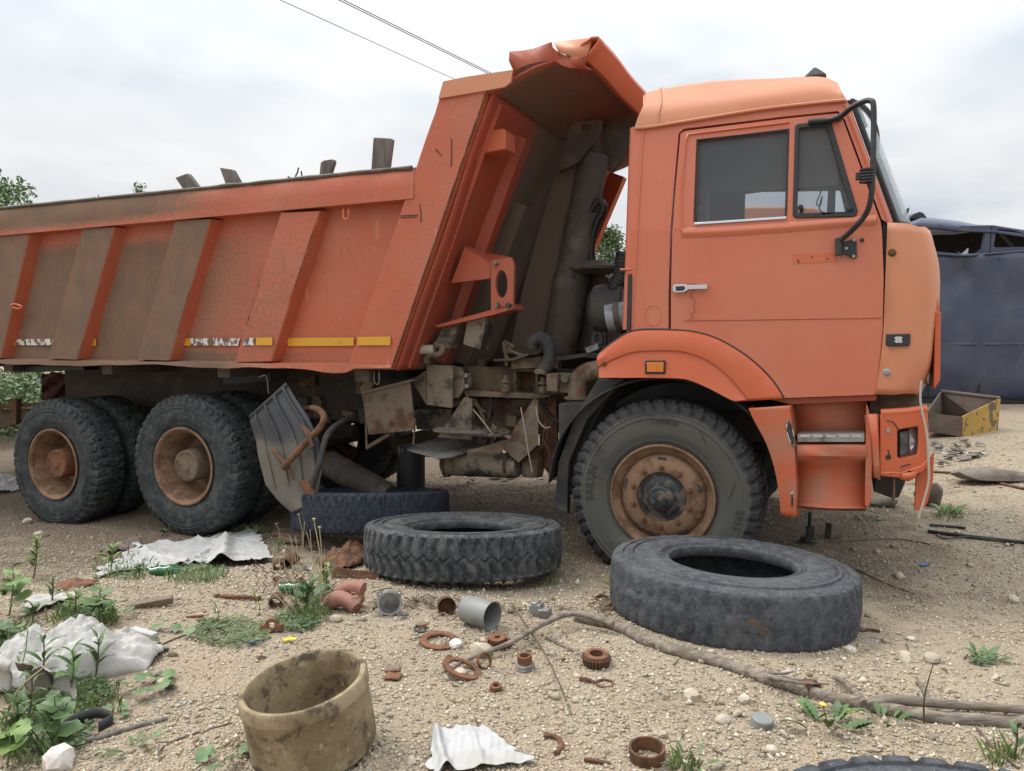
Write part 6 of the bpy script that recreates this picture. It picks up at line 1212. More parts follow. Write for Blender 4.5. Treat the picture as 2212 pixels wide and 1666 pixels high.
# things to the right
q = G(2010, 1092); g = MB(); 
def rock(r_, seed, n=10, sx_=1, sz=.8):
    bm = bmesh.new(); bmesh.ops.create_icosphere(bm, subdivisions=2, radius=1)
    for v in bm.verts:
        d = v.co.normalized(); k = 1 + .28 * noise.noise(d * 1.3 + Vector((seed, 0, 0))) + .12 * noise.noise(d * 3.1 + Vector((0, seed, 0)))
        for pl in range(5):                                   # chip flat facets
            pn = Vector((noise.noise((seed, pl, 1.5)), noise.noise((seed, pl, 4.5)), noise.noise((seed, pl, 7.5)))).normalized(); dd = d.dot(pn) * k
            if dd > .74: k *= .74 / dd
        v.co = Vector((d.x * k * r_ * sx_, d.y * k * r_, d.z * k * r_ * sz))
    g = MB(); g.v = [tuple(v.co) for v in bm.verts]; bm.verts.index_update(); g.f = [tuple(v.index for v in f.verts) for f in bm.faces]; g.mi = [0] * len(g.f); bm.free(); return g
g = rock(.11, 31, sz=1.1); put('rotten_stump', g, G(2008, 1092), 'twig', 'dark rotten stump under the hanging bumper strip', 'stump', dz=.08)
q = G(2130, 1040); g = rock(.20, 44, sx_=1.5, sz=.28); put('old_timber', g, q, 'card', 'flat brown slab of old wood on the gravel far right', 'timber', (0, 0, R(-18)), dz=.06)
q = G(1958, 1070 + 14); g = rock(.08, 52, sx_=1.5, sz=.6); put('stone', g, G(1910, 1094), 'card', 'dark brown lump lying beneath the bumper', 'lump', dz=.03)
for i, (l_, m_, r_, lab) in enumerate((([(2008, 1134), (2060, 1138), (2085, 1141)], 'black', .010, 'short upper black strip lying at the right edge'), ([(2005, 1148), (2100, 1160), (2212, 1172), (2330, 1184)], 'black', .013, 'long black strip running off the right edge'), ([(2022, 1156), (2045, 1164), (2090, 1160), (2150, 1168), (2190, 1178)], 'blackdusty', .006, 'thin curved black cable beside the long strip'), ([(2000, 1018), (2060, 1022), (2090, 1024), (2150, 1042), (2212, 1056)], 'rustd', .012, 'dark twisted cable running past the wood slab'))):
    g = MB(); o0 = G(*l_[0]); g.tube(cr([G(a, b, .012) - o0 for a, b in l_], 5), r_, 7); put('black_strip' if i < 2 else 'old_cable', g, o0, m_, lab, 'strip' if i < 2 else 'cable')
rr = random.Random(5)
RN = ['flat grey scrap', 'pale torn scrap', 'dark splinter', 'light paper scrap', 'brown bark scrap', 'grey cloth scrap']
for i in range(26):
    px, py = rr.uniform(2015, 2120), rr.uniform(955, 1010); q = G(px, py); w_ = rr.uniform(.04, .13); g = MB(); pts = [Vector((w_ * math.cos(a) * rr.uniform(.4, 1.1), w_ * .5 * math.sin(a) * rr.uniform(.4, 1.1), .01 + .03 * rr.random())) for a in [k * 1.05 for k in range(6)]]; g.prism(pts, (0, 0, .006)); put('scrap_piece', g, q, rr.choice(['white', 'card', 'wood', 'twig', 'wood', 'card']), 'small torn scrap in the litter heap before the yellow trough', 'scrap', (rr.uniform(-.4, .4), 0, rr.uniform(0, 6)), group='litter before the yellow trough', smooth=0)
for i in range(18):
    px, py = rr.uniform(930, 1200), rr.uniform(985, 1050); q = G(px, py); w_ = rr.uniform(.05, .16); g = MB(); pts = [Vector((w_ * math.cos(a) * rr.uniform(.4, 1.1), w_ * .5 * math.sin(a) * rr.uniform(.4, 1.1), .01 + .04 * rr.random())) for a in [k * 1.05 for k in range(6)]]; g.prism(pts, (0, 0, .006)); put('scrap_piece', g, q, rr.choice(['white', 'card', 'wood', 'woodb']), 'torn scrap lying on the ground beyond the air tank', 'scrap', (rr.uniform(-.4, .4), 0, rr.uniform(0, 6)), group='litter beyond the air tank', smooth=0)
for i in range(16):
    px, py = rr.uniform(590, 790), rr.uniform(1165, 1290); q = G(px, py); w_ = rr.uniform(.02, .06); g = MB(); pts = [Vector((w_ * math.cos(a) * rr.uniform(.4, 1.1), w_ * .7 * math.sin(a) * rr.uniform(.4, 1.1), .01 + .03 * rr.random())) for a in [k * 1.05 for k in range(6)]]; g.prism(pts, (0, 0, .005)); put('scrap_piece', g, q, rr.choice(['rust', 'rustd', 'card', 'alu', 'woodb', 'rustplate']), 'small scrap in the heap left of the lug-tread tyre', 'scrap', (rr.uniform(-.5, .5), 0, rr.uniform(0, 6)), group='scrap heap by the tyre', smooth=0)
for i, (a_, b_) in enumerate((((592, 1152), (660, 1160)), ((600, 1162), (655, 1170)))):
    p_, q_ = G(*a_, .02 + .02 * i), G(*b_, .03); g = MB(); g.bar(Vector(), q_ - p_, .05, .018); put('plank', g, p_, 'woodb', ('upper' if i == 0 else 'lower') + ' thin plank under the diamond-tread tyre', 'plank', bevel=.003)
for i in range(34):
    px, py = rr.uniform(560, 1330), rr.uniform(1292, 1430); q = G(px, py); w_ = rr.uniform(.010, .032); g = MB(); pts = [Vector((w_ * math.cos(a) * rr.uniform(.4, 1.2), w_ * .6 * math.sin(a) * rr.uniform(.4, 1.1), .002 + .008 * rr.random())) for a in [k * 1.05 for k in range(6)]]; g.prism(pts, (0, 0, .004)); put('scrap_piece', g, q, rr.choice(['rust', 'rustd', 'card', 'rustplate', 'woodb', 'twig']), 'tiny rusty or woody flake half sunk in the gravel', 'scrap', (rr.uniform(-.3, .3), 0, rr.uniform(0, 6)), group='flakes among the scattered parts', smooth=0, dz=-.003)
# ------------------------------------------------------------------ stones
SP = [(1495, 1510, .032, 'stone', 'broad pale stone left of the two lower right rocks'), (1607, 1517, .024, 'stone', 'squarish pale rock left of the large nut'), (1577, 1498, .016, 'stone', 'small tan stone standing between two pale rocks'), (1560, 1560, .025, 'stone', 'pale rock left of the grey metal disc'), (1665, 1625, .022, 'stone', 'flat grey stone above the bottom edge tyre'), (2012, 1430, .035, 'stone', 'flat wide pale stone right of the grey tyre'), (2188, 1300, .032, 'stone', 'pale stone at the far right above the branch'), (1955, 1418, .022, 'stone', 'blocky pale stone just right of the grey tyre'), (1835, 1408, .026, 'stone', 'pale stone tucked against the right of the grey tyre'), (130, 1655, .05, 'stonew', 'large white quartz stone at the bottom left'), (725, 1342, .03, 'stone', 'angular grey stone in front of the pink pipe'), (995, 1460, .030, 'stone', 'rounded stone inside the tilted rusty ring'), (985, 1398, .030, 'stonew', 'white stone beside the sprocket gear'), (1046, 1330, .018, 'stone', 'small pale stone at the mouth of the grey cup'), (1040, 1415, .045, 'stone', 'flat brownish slab stone under the stick'), (1475, 1660, .022, 'stonew', 'white pebble near the bottom right ring'), (1245, 1515, .016, 'stone', 'pale pebble below the wire clip'), (1135, 1310, .016, 'stone', 'pale stone between cup and aluminium block'), (350, 1478, .022, 'stone', 'flat beige stone right of the sack'), (190, 1560, .018, 'stone', 'orange-brown stone by the bent strap'), (78, 1600, .022, 'stone', 'tan stone at the lower left weeds'), (1505, 1425, .012, 'stone', 'pale pebble in front of the grey tyre'), (1700, 1462, .024, 'stone', 'blocky pale stone lying against the splintered branch'), (85, 1160, .045, 'stone', 'round pale stone before the rearmost wheel'), (60, 1130, .04, 'stone', 'grey cobble left of the rear wheel contact')]
for i, (px, py, r_, m_, lab) in enumerate(SP): put('stone', rock(r_, i * 3.7 + 1), G(px, py), m_, lab, 'stone', (0, 0, i * 1.3), dz=r_ * .32, smooth=20, group='larger stones')
rm = [rock(1, 90 + k * 5.1).mesh('stone', M['stone'], 18) for k in range(6)]
for i in range(110):
    px = rr.uniform(40, 2200); py = 1200 + 460 * rr.random() ** .8
    if px < 750 and py < 1500 and rr.random() < .5: continue
    q = G(px, py); r_ = rr.uniform(.007, .019); o = inst('stone', rm[i % 6], None, q + Vector((0, 0, r_ * .3)), (rr.random(), rr.random(), rr.random() * 6), (r_ * rr.uniform(.8, 1.5), r_, r_ * rr.uniform(.6, .9))); tag(o, 'small pale limestone pebble lying loose on the gravel', 'stone', 'loose limestone pebbles')
# ------------------------------------------------------------------ branches and twigs
def branch(name, l_, r0, r1, lab, m_='branch', n=5, z=.0, parts=()):
    o0 = G(*l_[0][:2]); pts = cr([G(a, b, (h if h else 0) + .5 * r0) - o0 for a, b, h in [(p + (0,))[:3] for p in l_]], n); k_ = len(pts)
    pts = [p + Vector((0, 0, .25 * r0 * noise.noise((i * .6, 1, r0 * 90)))) + Vector((.25 * r0 * noise.noise((i * .5, 7, 1)), 0, 0)) for i, p in enumerate(pts)]
    rad = [lerp(r0, r1, i / (k_ - 1)) * (1 + .16 * noise.noise((i * .8, 2, l_[0][0]))) for i in range(k_)]
    g = MB(); g.tube(pts, rad, 9); 
    if not parts: return tag(g.build(name, M[m_], loc=o0, smooth=60), lab, 'branch')
    e_ = empty(name, o0, label=lab, cat='branch'); g.build('stem', M[m_], e_, smooth=60)
    for pl, a_, b_ in parts:
        pp = cr([G(p[0], p[1], (p[2] if len(p) > 2 else 0) + .5 * a_) - o0 for p in pl], 4); g = MB(); g.tube(pp, [lerp(a_, b_, i / (len(pp) - 1)) for i in range(len(pp))], 7); g.build('side_branch', M[m_], e_, smooth=60)
    return e_
branch('dead_branch', [(1245, 1333), (1330, 1352), (1400, 1385), (1480, 1412), (1560, 1432), (1660, 1468), (1750, 1496), (1860, 1522), (1920, 1535), (2000, 1548), (2110, 1555), (2240, 1562)], .026, .020, 'long weathered branch snaking along the front of the grey tyre', parts=[([(1660, 1462, .03), (1720, 1474, .05), (1790, 1478, .03)], .010, .003), ([(1680, 1462, .02), (1740, 1470, .03), (1720, 1466, .02)], .008, .003), ([(1620, 1450, .02), (1690, 1455, .03), (1712, 1451, .03)], .008, .003), ([(1870, 1522, .01), (1930, 1512, .03), (2060, 1522, .02), (2240, 1535, .01)], .020, .013), ([(1868, 1520, .02), (1830, 1478, .02), (1800, 1462, .01)], .014, .009), ([(1880, 1530, .0), (1990, 1560, .0)], .008, .004), ([(2010, 1522, .02), (1995, 1488, .06), (1982, 1474, .07)], .012, .010)])
branch('stick', [(960, 1452, .02), (1020, 1420, .02), (1100, 1390, .03), (1170, 1350, .05), (1240, 1325, .06), (1325, 1348, .04)], .007, .014, 'pale weathered stick lying across the tilted rusty ring', m_='branch')
branch('stick', [(1180, 1378), (1230, 1402), (1290, 1432)], .008, .006, 'short stick pointing at the roller bearing')
branch('stick', [(150, 1612), (220, 1592), (300, 1568), (362, 1552)], .009, .007, 'bent grey stick at lower left beside the strap', 'wood')
branch('twig', [(346, 1645), (352, 1615), (400, 1592), (500, 1562)], .004, .003, 'thin reddish twig left of the brake drum', 'twig')
branch('twig', [(310, 1412), (400, 1372), (500, 1352)], .004, .003, 'thin twig lying across gravel behind the sack', 'twig')
branch('twig', [(1115, 1320, .04), (1170, 1400, .02), (1205, 1470, .01), (1235, 1545)], .004, .002, 'long thin brown twig crossing the pale stick', 'twig')
branch('twig', [(1790, 1172), (1880, 1166), (1950, 1166), (2010, 1176)], .007, .004, 'thin stick lying on the ground beneath the bumper', 'twig')
branch('twig', [(1850, 1230), (1920, 1262), (1980, 1285), (1998, 1310)], .008, .005, 'forked twig lying right of the grey tyre', 'branch')
branch('twig', [(1995, 1560, .0), (1998, 1500, .14), (2016, 1435, .25)], .003, .0015, 'thin bare stem standing up behind the branch fork', 'twig')
branch('twig', [(2110, 1575), (2150, 1620), (2200, 1660)], .006, .004, 'twig at the lower right corner', 'twig')
branch('twig', [(980, 1060), (990, 1052), (985, 1020)], .006, .006, 'bent rusty wire beside the black cylinder', 'twig')
br = random.Random(3)
for i in range(22):
    px, py = br.uniform(300, 2150), br.uniform(1250, 1640); a = br.uniform(0, 3.1); l_ = br.uniform(12, 45)
    o0 = G(px, py); g = MB(); pts = [G(px + l_ * (t_ - .5) * math.cos(a), py + l_ * .4 * (t_ - .5) * math.sin(a), .004) - o0 + Vector((0, 0, .006 * br.random())) for t_ in (0, .35, .7, 1)]; g.tube(cr(pts, 3), .0028, 5); tag(g.build('twig', M['twig'], loc=o0), 'short dry twig lying loose on the gravel', 'twig', 'loose twigs on the gravel')
# ------------------------------------------------------------------ weeds
def leaf_mesh(name, m, kind, n=8):
    g = MB(); rows = []
    if kind == 'broad':                                        # lobed round leaf, length 1 along +x
        pts = []
        for k in range(26):
            a = lerp(-2.6, 2.6, k / 25); r_ = .5 * (1 + .10 * math.cos(a * 5) + .05 * math.cos(a * 11)) ; pts.append(Vector((.45 + r_ * math.cos(a), r_ * math.sin(a) * 1.05, .10 * math.sin(a * 3) * .6 - .10 * (r_ * math.sin(a)) ** 2)))
        c = Vector((.25, 0, .05)); g.add([c] + pts, [(0, k + 1, k + 2) for k in range(25)])
    elif kind == 'dandelion':
        L_, R_ = [], []
        for k in range(13):
            t_ = k / 12; w_ = .16 * math.sin(math.pi * min(1, t_ * .9 + .06)) * (1 + .7 * (k % 2)) * (1 - .2 * t_); z = .25 * math.sin(t_ * 2.2); L_.append(Vector((t_, w_, z + .03))); R_.append(Vector((t_, -w_, z + .03)))
        mid = [Vector((k / 12, 0, .25 * math.sin(k / 12 * 2.2))) for k in range(13)]; g.grid([L_, mid, R_])
    else:                                                      # lance
        L_, R_ = [], []
        for k in range(7):
            t_ = k / 6; w_ = .11 * math.sin(math.pi * (t_ ** .8)) + .004; z = .18 * math.sin(t_ * 2.6); L_.append(Vector((t_, w_, z + .02))); R_.append(Vector((t_, -w_, z + .02)))
        g.grid([L_, [Vector((k / 6, 0, .18 * math.sin(k / 6 * 2.6))) for k in range(7)], R_])
    return g.mesh(name, M[m], 60, False)
LF = {(k, m): leaf_mesh('leaf', m, k) for k in ('broad', 'dandelion', 'lance') for m in ('leaf', 'leafy', 'redleaf')}
wr = random.Random(12)
def weed(name, px, py, kind, m, n, size, lab, h=0.0, spread=1.0, tilt=.35, cat='weed', group=None, flower=False):
    q = G(px, py); e_ = empty(name, q, label=lab, cat=cat, group=group)
    if h:
        g = MB(); pts = [Vector((.10 * h * math.sin(t_ * 2), .03 * h * t_, h * t_)) for t_ in (0, .25, .5, .75, 1)]; g.tube(cr(pts, 3), [lerp(.004, .0018, i / 12) for i in range(13)], 5); g.build('stem', M['leaf'] if kind != 'lance' else M['twig'], e_)
    for k in range(n):
        a = k * 2.4 + wr.uniform(-.4, .4); s_ = size * wr.uniform(.65, 1.15); t_ = (k + 1) / n
        if h:
            base = Vector((.10 * h * math.sin(t_ * 2), .03 * h * t_, h * (.25 + .75 * t_))); rot = (wr.uniform(-.3, .3), -wr.uniform(.0, .7), a); s_ *= (1.1 - .5 * t_)
        else:
            d = spread * size * wr.uniform(.1, .9); base = Vector((d * math.cos(a), d * math.sin(a), size * wr.uniform(.15, .6) if kind == 'broad' else .008)); rot = (wr.uniform(-.35, .35), -wr.uniform(.0, tilt) if kind != 'dandelion' else -wr.uniform(.1, .6), a)
        inst('leaf', LF[(kind, m)], e_, base, rot, s_)
    if flower:
        for dx, hh in ((-.02, .075),):
            g = MB(); g.tube(cr([(0, 0, 0), (dx * .5, 0, hh * .5), (dx, 0, hh)], 3), .0022, 5); g.build('flower_stalk', M['leaf'], e_)
            g = MB()
            for k in range(12): a = k * .5236; g.add([(dx, 0, hh), (dx + .011 * math.cos(a - .2), .011 * math.sin(a - .2), hh + .006), (dx + .012 * math.cos(a + .2), .012 * math.sin(a + .2), hh + .006)], [(0, 1, 2)])
            g.build('flower', M['petal'], e_, smooth=0)
    return e_
weed('willowherb', 72, 1250, 'lance', 'leafy', 44, .075, 'tall narrow-leaved willowherb standing in front of the rear wheel', h=.22)
weed('young_willow', 45, 1000, 'lance', 'leafy', 12, .14, 'leafy willow shoot entering at the left edge before the wheel', h=.34)
weed('coltsfoot', 450, 1352, 'broad', 'leaf', 7, .042, 'low broad-leaved weed left of the clover patch', spread=2)
weed('coltsfoot', 330, 1485, 'broad', 'leaf', 7, .065, 'broad dark-leaved weed right of the sack', spread=1.2)
weed('coltsfoot', 250, 1330, 'broad', 'leaf', 3, .055, 'round-leaved weed by the brown wooden offcut', spread=1.6)
weed('coltsfoot', 350, 1378, 'broad', 'leaf', 4, .05, 'round-leaved weed at the end of the foam strip', spread=1.8)
weed('coltsfoot', 470, 1652, 'broad', 'leaf', 4, .055, 'grey-green weed left of the brake drum at the bottom', spread=1.2)
weed('coltsfoot', 250, 1548, 'broad', 'leaf', 5, .045, 'pale broad-leaved weed above the bent strap', spread=1.2)
weed('coltsfoot', 20, 1330, 'broad', 'leafy', 9, .10, 'bright green tall broad-leaved weed at the left edge', h=.22)
weed('coltsfoot', 15, 1655, 'broad', 'leafy', 6, .09, 'broad-leaved weed in the bottom left corner', h=.10)
weed('coltsfoot', 350, 1158, 'broad', 'leaf', 6, .055, 'green weed growing under the middle wheel', spread=1.2, h=.05)
weed('coltsfoot', 600, 1190, 'broad', 'leaf', 5, .05, 'green weed behind the dry stalks near the sheets', h=.08)
weed('coltsfoot', 775, 1215, 'broad', 'leafy', 3, .04, 'small bright weed on the scrap heap', h=.03)
weed('sow_thistle', 660, 1330, 'dandelion', 'leaf', 14, .11, 'jagged green sow-thistle beside the pink pipe', h=.14)
weed('sow_thistle', 700, 1290, 'dandelion', 'leafy', 9, .09, 'upright jagged weed behind the pink pipe', h=.16)
weed('sorrel', 85, 1500, 'lance', 'leaf', 12, .10, 'narrow-leaved weed growing through the sack', h=.20)
weed('sorrel', 205, 1470, 'lance', 'leaf', 10, .09, 'slender weed in front of the sack', h=.15)
weed('sorrel', 160, 1330, 'lance', 'leafy', 16, .09, 'bushy light green weed above the sack', h=.10)
weed('sorrel', 505, 1500, 'lance', 'leaf', 0, .05, '') if False else None
weed('dock', 275, 1205, 'lance', 'redleaf', 6, .06, 'small red-leaved dock in front of the white sheet', h=.09)
weed('dandelion', 1790, 1575, 'dandelion', 'leaf', 9, .09, 'yellow-flowered dandelion near the bottom edge tyre', flower=True)
weed('dandelion', 1905, 1560, 'dandelion', 'leaf', 7, .06, 'drab green dandelion rosette below the branch', tilt=.5)
weed('dandelion', 1765, 1555, 'dandelion', 'leafy', 3, .09, 'single big-leaved weed left of the yellow flower')
weed('dandelion', 2128, 1425, 'dandelion', 'leaf', 8, .06, 'dark green weed at the far right behind the branch')
weed('dandelion', 1880, 1122, 'broad', 'leaf', 9, .05, 'low weed on the shaded gravel beneath the bumper', spread=2)
weed('dandelion', 2052, 1112, 'dandelion', 'leafy', 12, .10, 'pale grassy weed right of the hanging bumper strip')
weed('dandelion', 1760, 1178, 'broad', 'leafy', 4, .045, 'small green weed at the jack stand base', h=.04)
weed('dandelion', 290, 1620, 'lance', 'leaf', 8, .07, 'grassy tuft left of the brake drum')
weed('dandelion', 2190, 1640, 'lance', 'leaf', 8, .08, 'narrow weed in the lower right corner', h=.09)
weed('dandelion', 1495, 1650, 'lance', 'leaf', 7, .06, 'small narrow weed on the bottom edge right of the ring')
weed('dandelion', 1325, 1268, 'lance', 'leafy', 5, .07, 'small upright weed between the two nearest tyres')
weed('seedling', 690, 1528, 'broad', 'leaf', 2, .03, 'tiny seedling growing inside the brake drum').location = Vector(dr_c) + Vector((.02, .0, .06))
wq = random.Random(77); wl = ['at the sack end', 'by the rusty sheet', 'beside the offcut', 'left of the strap', 'above the quartz stone', 'before the plastic film', 'behind the foam strip', 'near the left edge', 'under the sack flap', 'by the clover mat', 'beside the red dock', 'below the dry arched stalk']
for i, (px, py, kd) in enumerate(((40, 1300, 'sorrel'), (110, 1310, 'sorrel'), (210, 1345, 'coltsfoot'), (60, 1560, 'sorrel'), (110, 1610, 'coltsfoot'), (70, 1345, 'sow_thistle'), (240, 1352, 'sorrel'), (8, 1440, 'coltsfoot'), (150, 1510, 'sow_thistle'), (300, 1250, 'sorrel'), (238, 1240, 'sow_thistle'), (30, 1620, 'sow_thistle'))):
    weed(kd, px, py, {'sorrel': 'lance', 'coltsfoot': 'broad', 'sow_thistle': 'dandelion'}[kd], wq.choice(('leaf', 'leafy')), wq.randint(8, 15), wq.uniform(.06, .10), 'leafy green weed ' + wl[i], h=wq.uniform(.06, .17))
# dry stalks
for i, (a_, b_, lab) in enumerate((((690, 1330), (678, 1122), 'tallest dry dandelion stalk in front of the diamond-tread tyre'), ((682, 1300), (690, 1140), 'dry stalk with a double head by the tallest stalk'), ((640, 1345), (552, 1255), 'long dry stalk leaning left by the mesh'), ((690, 1330), (640, 1262), 'dry stalk leaning over the pink pipe'), ((600, 1185), (597, 1132), 'short dry stalk left of the diamond-tread tyre'), ((648, 1210), (645, 1112), 'straight dry stalk at the left of the diamond-tread tyre'), ((232, 1270), (218, 1150), 'thin dry stalk before the white sheet'), ((40, 1590), (105, 1432), 'arched dry stalk in front of the sack'))):
    q = G(*a_); d = ray(*b_); t_ = q.y / d.y; top = CAM + d * t_; e_ = empty('dry_stalk', q, label=lab, cat='stalk', group='dry stalks'); v = top - q; g = MB(); bend = Vector((.02 if i != 7 else -.06, 0, .01)); g.tube(cr([Vector(), v * .5 + bend, v], 5), .0024, 5); g.build('stem', M['straw'], e_)
    if i in (0, 1, 4, 5): g = MB(); g.lathe([(.0005, -.006), (.006, -.003), (.008, .004), (.0005, .007)], 10, 'z', o=v); g.build('seed_head', M['straw'], e_)
ws_ = random.Random(8)
for i in range(13):
    a_ = (ws_.uniform(630, 705), ws_.uniform(1285, 1340)); b_ = (a_[0] + ws_.uniform(-55, 25), a_[1] - ws_.uniform(60, 170)); q = G(*a_); d = ray(*b_); top = CAM + d * (q.y / d.y); e_ = empty('dry_stalk', q, label='thin straw stalk in the tuft beside the pink pipe', cat='stalk', group='straw tuft beside the pink pipe'); v = top - q; g = MB(); g.tube(cr([Vector(), v * .55 + Vector((ws_.uniform(-.02, .02), ws_.uniform(-.02, .02), 0)), v], 5), .0018, 5); g.build('stem', M['straw'], e_)
# ground cover and grass: nobody could count these
def cover(name, patches, m, lab, size, per, kind, seed):
    r = np.random.default_rng(seed); g = MB(); vs, fs = [], []
    for px, py, rx, ry, dens in patches:
        for _ in range(int(per * dens)):
            a, d = r.uniform(0, 6.28), math.sqrt(r.random()); q = G(px + rx * d * math.cos(a), py + ry * d * math.sin(a)); ph = r.uniform(0, 6.28); s_ = size * r.uniform(.6, 1.4); k = len(vs); c, w_ = math.cos(ph), math.sin(ph)
            if kind == 'grass':
                h = s_ * 5; b = r.uniform(.2, .7) * h; vs += [(q.x - .0022 * w_, q.y + .0022 * c, q.z - .003), (q.x + .0022 * w_, q.y - .0022 * c, q.z - .003), (q.x + .4 * b * c, q.y + .4 * b * w_, q.z + h * .7), (q.x + b * c, q.y + b * w_, q.z + h)]; fs += [(k, k + 1, k + 2), (k, k + 2, k + 3)]
            else:
                z = q.z + r.uniform(.004, .030); t_ = r.uniform(-.4, .4) * s_; vs += [(q.x, q.y, z), (q.x + s_ * c - s_ * .6 * w_, q.y + s_ * w_ + s_ * .6 * c, z + t_ * .5), (q.x + s_ * 1.7 * c, q.y + s_ * 1.7 * w_, z + t_), (q.x + s_ * c + s_ * .6 * w_, q.y + s_ * w_ - s_ * .6 * c, z - t_ * .3)]; fs += [(k, k + 1, k + 2, k + 3)]
    g.v, g.f, g.mi = vs, fs, [0] * len(fs); return tag(g.build(name, M[m], smooth=0, recalc=False), lab, name.replace('_', ' '), kind='stuff')
cover('ground_cover', [(430, 1235, 60, 24, 1.2), (270, 1235, 50, 20, .8), (500, 1370, 85, 32, 1.0), (130, 1500, 120, 40, 1.6), (110, 1580, 90, 60, 1.2), (20, 1420, 40, 30, .9), (190, 1330, 60, 24, .8), (640, 1345, 50, 24, .8), (2125, 1428, 30, 14, .3), (700, 1300, 40, 30, .6)], 'leaf', 'low clover-like ground cover creeping between the litter', .0085, 900, 'leaf', 2)
cover('grass', [(270, 1230, 70, 26, 1), (140, 1525, 130, 50, 1.3), (60, 1600, 80, 60, 1), (180, 1340, 80, 24, .9), (420, 1250, 70, 16, .6), (30, 1390, 50, 40, 1), (540, 1150, 40, 8, .4), (670, 1330, 45, 22, .8), (1480, 1660, 30, 14, .3), (2050, 1118, 40, 10, .5), (2170, 1640, 40, 20, .3), (1195, 1265, 14, 6, .1)], 'grass', 'thin green grass tufts along the left foreground', .009, 170, 'grass', 6)

cover('leaf_litter', [(900, 1305, 110, 12, .9), (1130, 1320, 120, 16, .8), (1310, 1310, 40, 24, .7), (680, 1262, 90, 45, 1.2), (750, 1200, 50, 30, .8), (1080, 1380, 120, 40, .35), (1700, 1520, 300, 40, .5), (560, 1290, 120, 40, .4), (300, 1300, 160, 40, .5), (1250, 1240, 80, 20, .4), (1000, 1060, 200, 25, .8), (2050, 980, 60, 24, .8)], 'twig', 'brown leaf litter and bark crumbs strewn among the scrap', .009, 260, 'leaf', 14)
for i, (a_, b_, lab) in enumerate((((150, 1345), (142, 1270), 'slim green stalk right of the willowherb'), ((215, 1300), (205, 1235), 'slim green stalk by the rusty sheet'), ((30, 1480), (60, 1360), 'tall thin stalk at the left sack end'), ((560, 1330), (548, 1280), 'thin stalk above the clover patch'), ((110, 1620), (96, 1540), 'thin stalk left of the bent strap'), ((470, 1345), (462, 1300), 'thin stalk at the back of the clover patch'))):
    q = G(*a_); d = ray(*b_); top = CAM + d * (q.y / d.y); e_ = empty('green_stalk', q, label=lab, cat='stalk', group='thin green stalks'); v = top - q; g = MB(); g.tube(cr([Vector(), v * .5 + Vector((.012, 0, 0)), v], 5), .002, 5); g.build('stem', M['leafy'], e_)
    for k in range(5): inst('leaf', LF[('lance', 'leafy')], e_, v * (.25 + .15 * k), (0, -.5, k * 2.4), .035)
# ------------------------------------------------------------------ background
# crushed dark blue van
VY = 11.0
def V(l, y=VY): return [W(a, b, y) for a, b in l]
vb = W(2240, 869, VY); ve = empty('crushed_van', vb, label='dark blue van with a crushed roof standing right of the truck', cat='van'); vo = ve.location
def vp(name, l, d, m, holes=(), y=VY, bev=.01):
    g = MB(); g.prism([p - vo for p in V(l, y)], (0, d, 0), [[p - vo for p in V(h, y)] for h in holes]); return g.build(name, M[m], ve, bevel=bev)
w1 = [(1990, 503), (2060, 503), (2121, 496), (2129, 500), (2123, 536), (2104, 550), (2060, 547), (1990, 540)]; w2 = [(2152, 497), (2158, 495), (2330, 510), (2330, 530), (2151, 535), (2147, 531)]
vp('upper_side', [(1930, 500), (1990, 492), (2060, 495), (2075, 488), (2146, 487), (2212, 498), (2420, 514), (2420, 540), (2212, 543), (2090, 553), (2012, 548), (1930, 545)], .05, 'vanblue', [w1, w2])
rows = []
for j in range(22):
    row = []
    for i in range(40):
        px = lerp(1930, 2420, i / 39); tp = lerp(552, 540, i / 39); py = lerp(tp, 864, j / 21); dent = .10 * math.exp(-(((px - 2072) / 22) ** 2 + ((py - 585) / 30) ** 2)) + .05 * math.exp(-(((px - 2045) / 20) ** 2 + ((py - 610) / 25) ** 2)) - .03 * math.exp(-((px - 2118) / 2.5) ** 2) + .03 * noise.noise((px * .012, py * .012, 2)); row.append(W(px, py, VY - .06 + dent + .10 * max(0, (py - 790) / 80) ** 2) - vo)
    rows.append(row)
g = MB(); g.grid(rows); g.build('lower_side', M['vanblue'], ve, smooth=60, solid=.02)
vp('sill', [(1930, 862), (2420, 862), (2420, 872), (1930, 872)], .1, 'vandark')
g = MB(); ra = [(1945, 484), (1960, 482), (1990, 470), (2030, 474), (2072, 479.5), (2110, 487), (2146, 488), (2212, 498), (2420, 514)]
g.grid([[p - vo for p in V([(a, b + 14 + (6 if 2 <= i <= 4 else 0)) for i, (a, b) in enumerate(ra)], VY - .02)], [p - vo for p in V([(a, b + 6) for a, b in ra], VY + .05)], [p - vo for p in V(ra, VY + .5)], [p - vo + Vector((0, 0, -.06 * (i % 3))) for i, p in enumerate(V(ra, VY + 1.1))], [p - vo + Vector((0, 0, -.1)) for p in V(ra, VY + 1.9)]]); g.build('dented_roof', M['vanblue'], ve, smooth=50, solid=.02)
vp('interior', [(1935, 490), (2410, 520), (2410, 860), (1935, 860)], .04, 'vandark', y=VY + 1.7)
vp('window_trim', [(1990, 500), (2060, 500), (2110, 497), (2112, 500), (2060, 506), (1990, 507)], .03, 'headliner', y=VY + .1, bev=0)
vp('inner_post', [(2160, 505), (2166, 503), (2192, 530), (2186, 533)], .03, 'interior', y=VY + .4)
vp('belt_strip', [(1930, 543), (2012, 545), (2090, 550), (2212, 540), (2420, 537), (2420, 541), (2212, 544), (2090, 554), (1930, 548)], .04, 'vanblue', y=VY - .09)
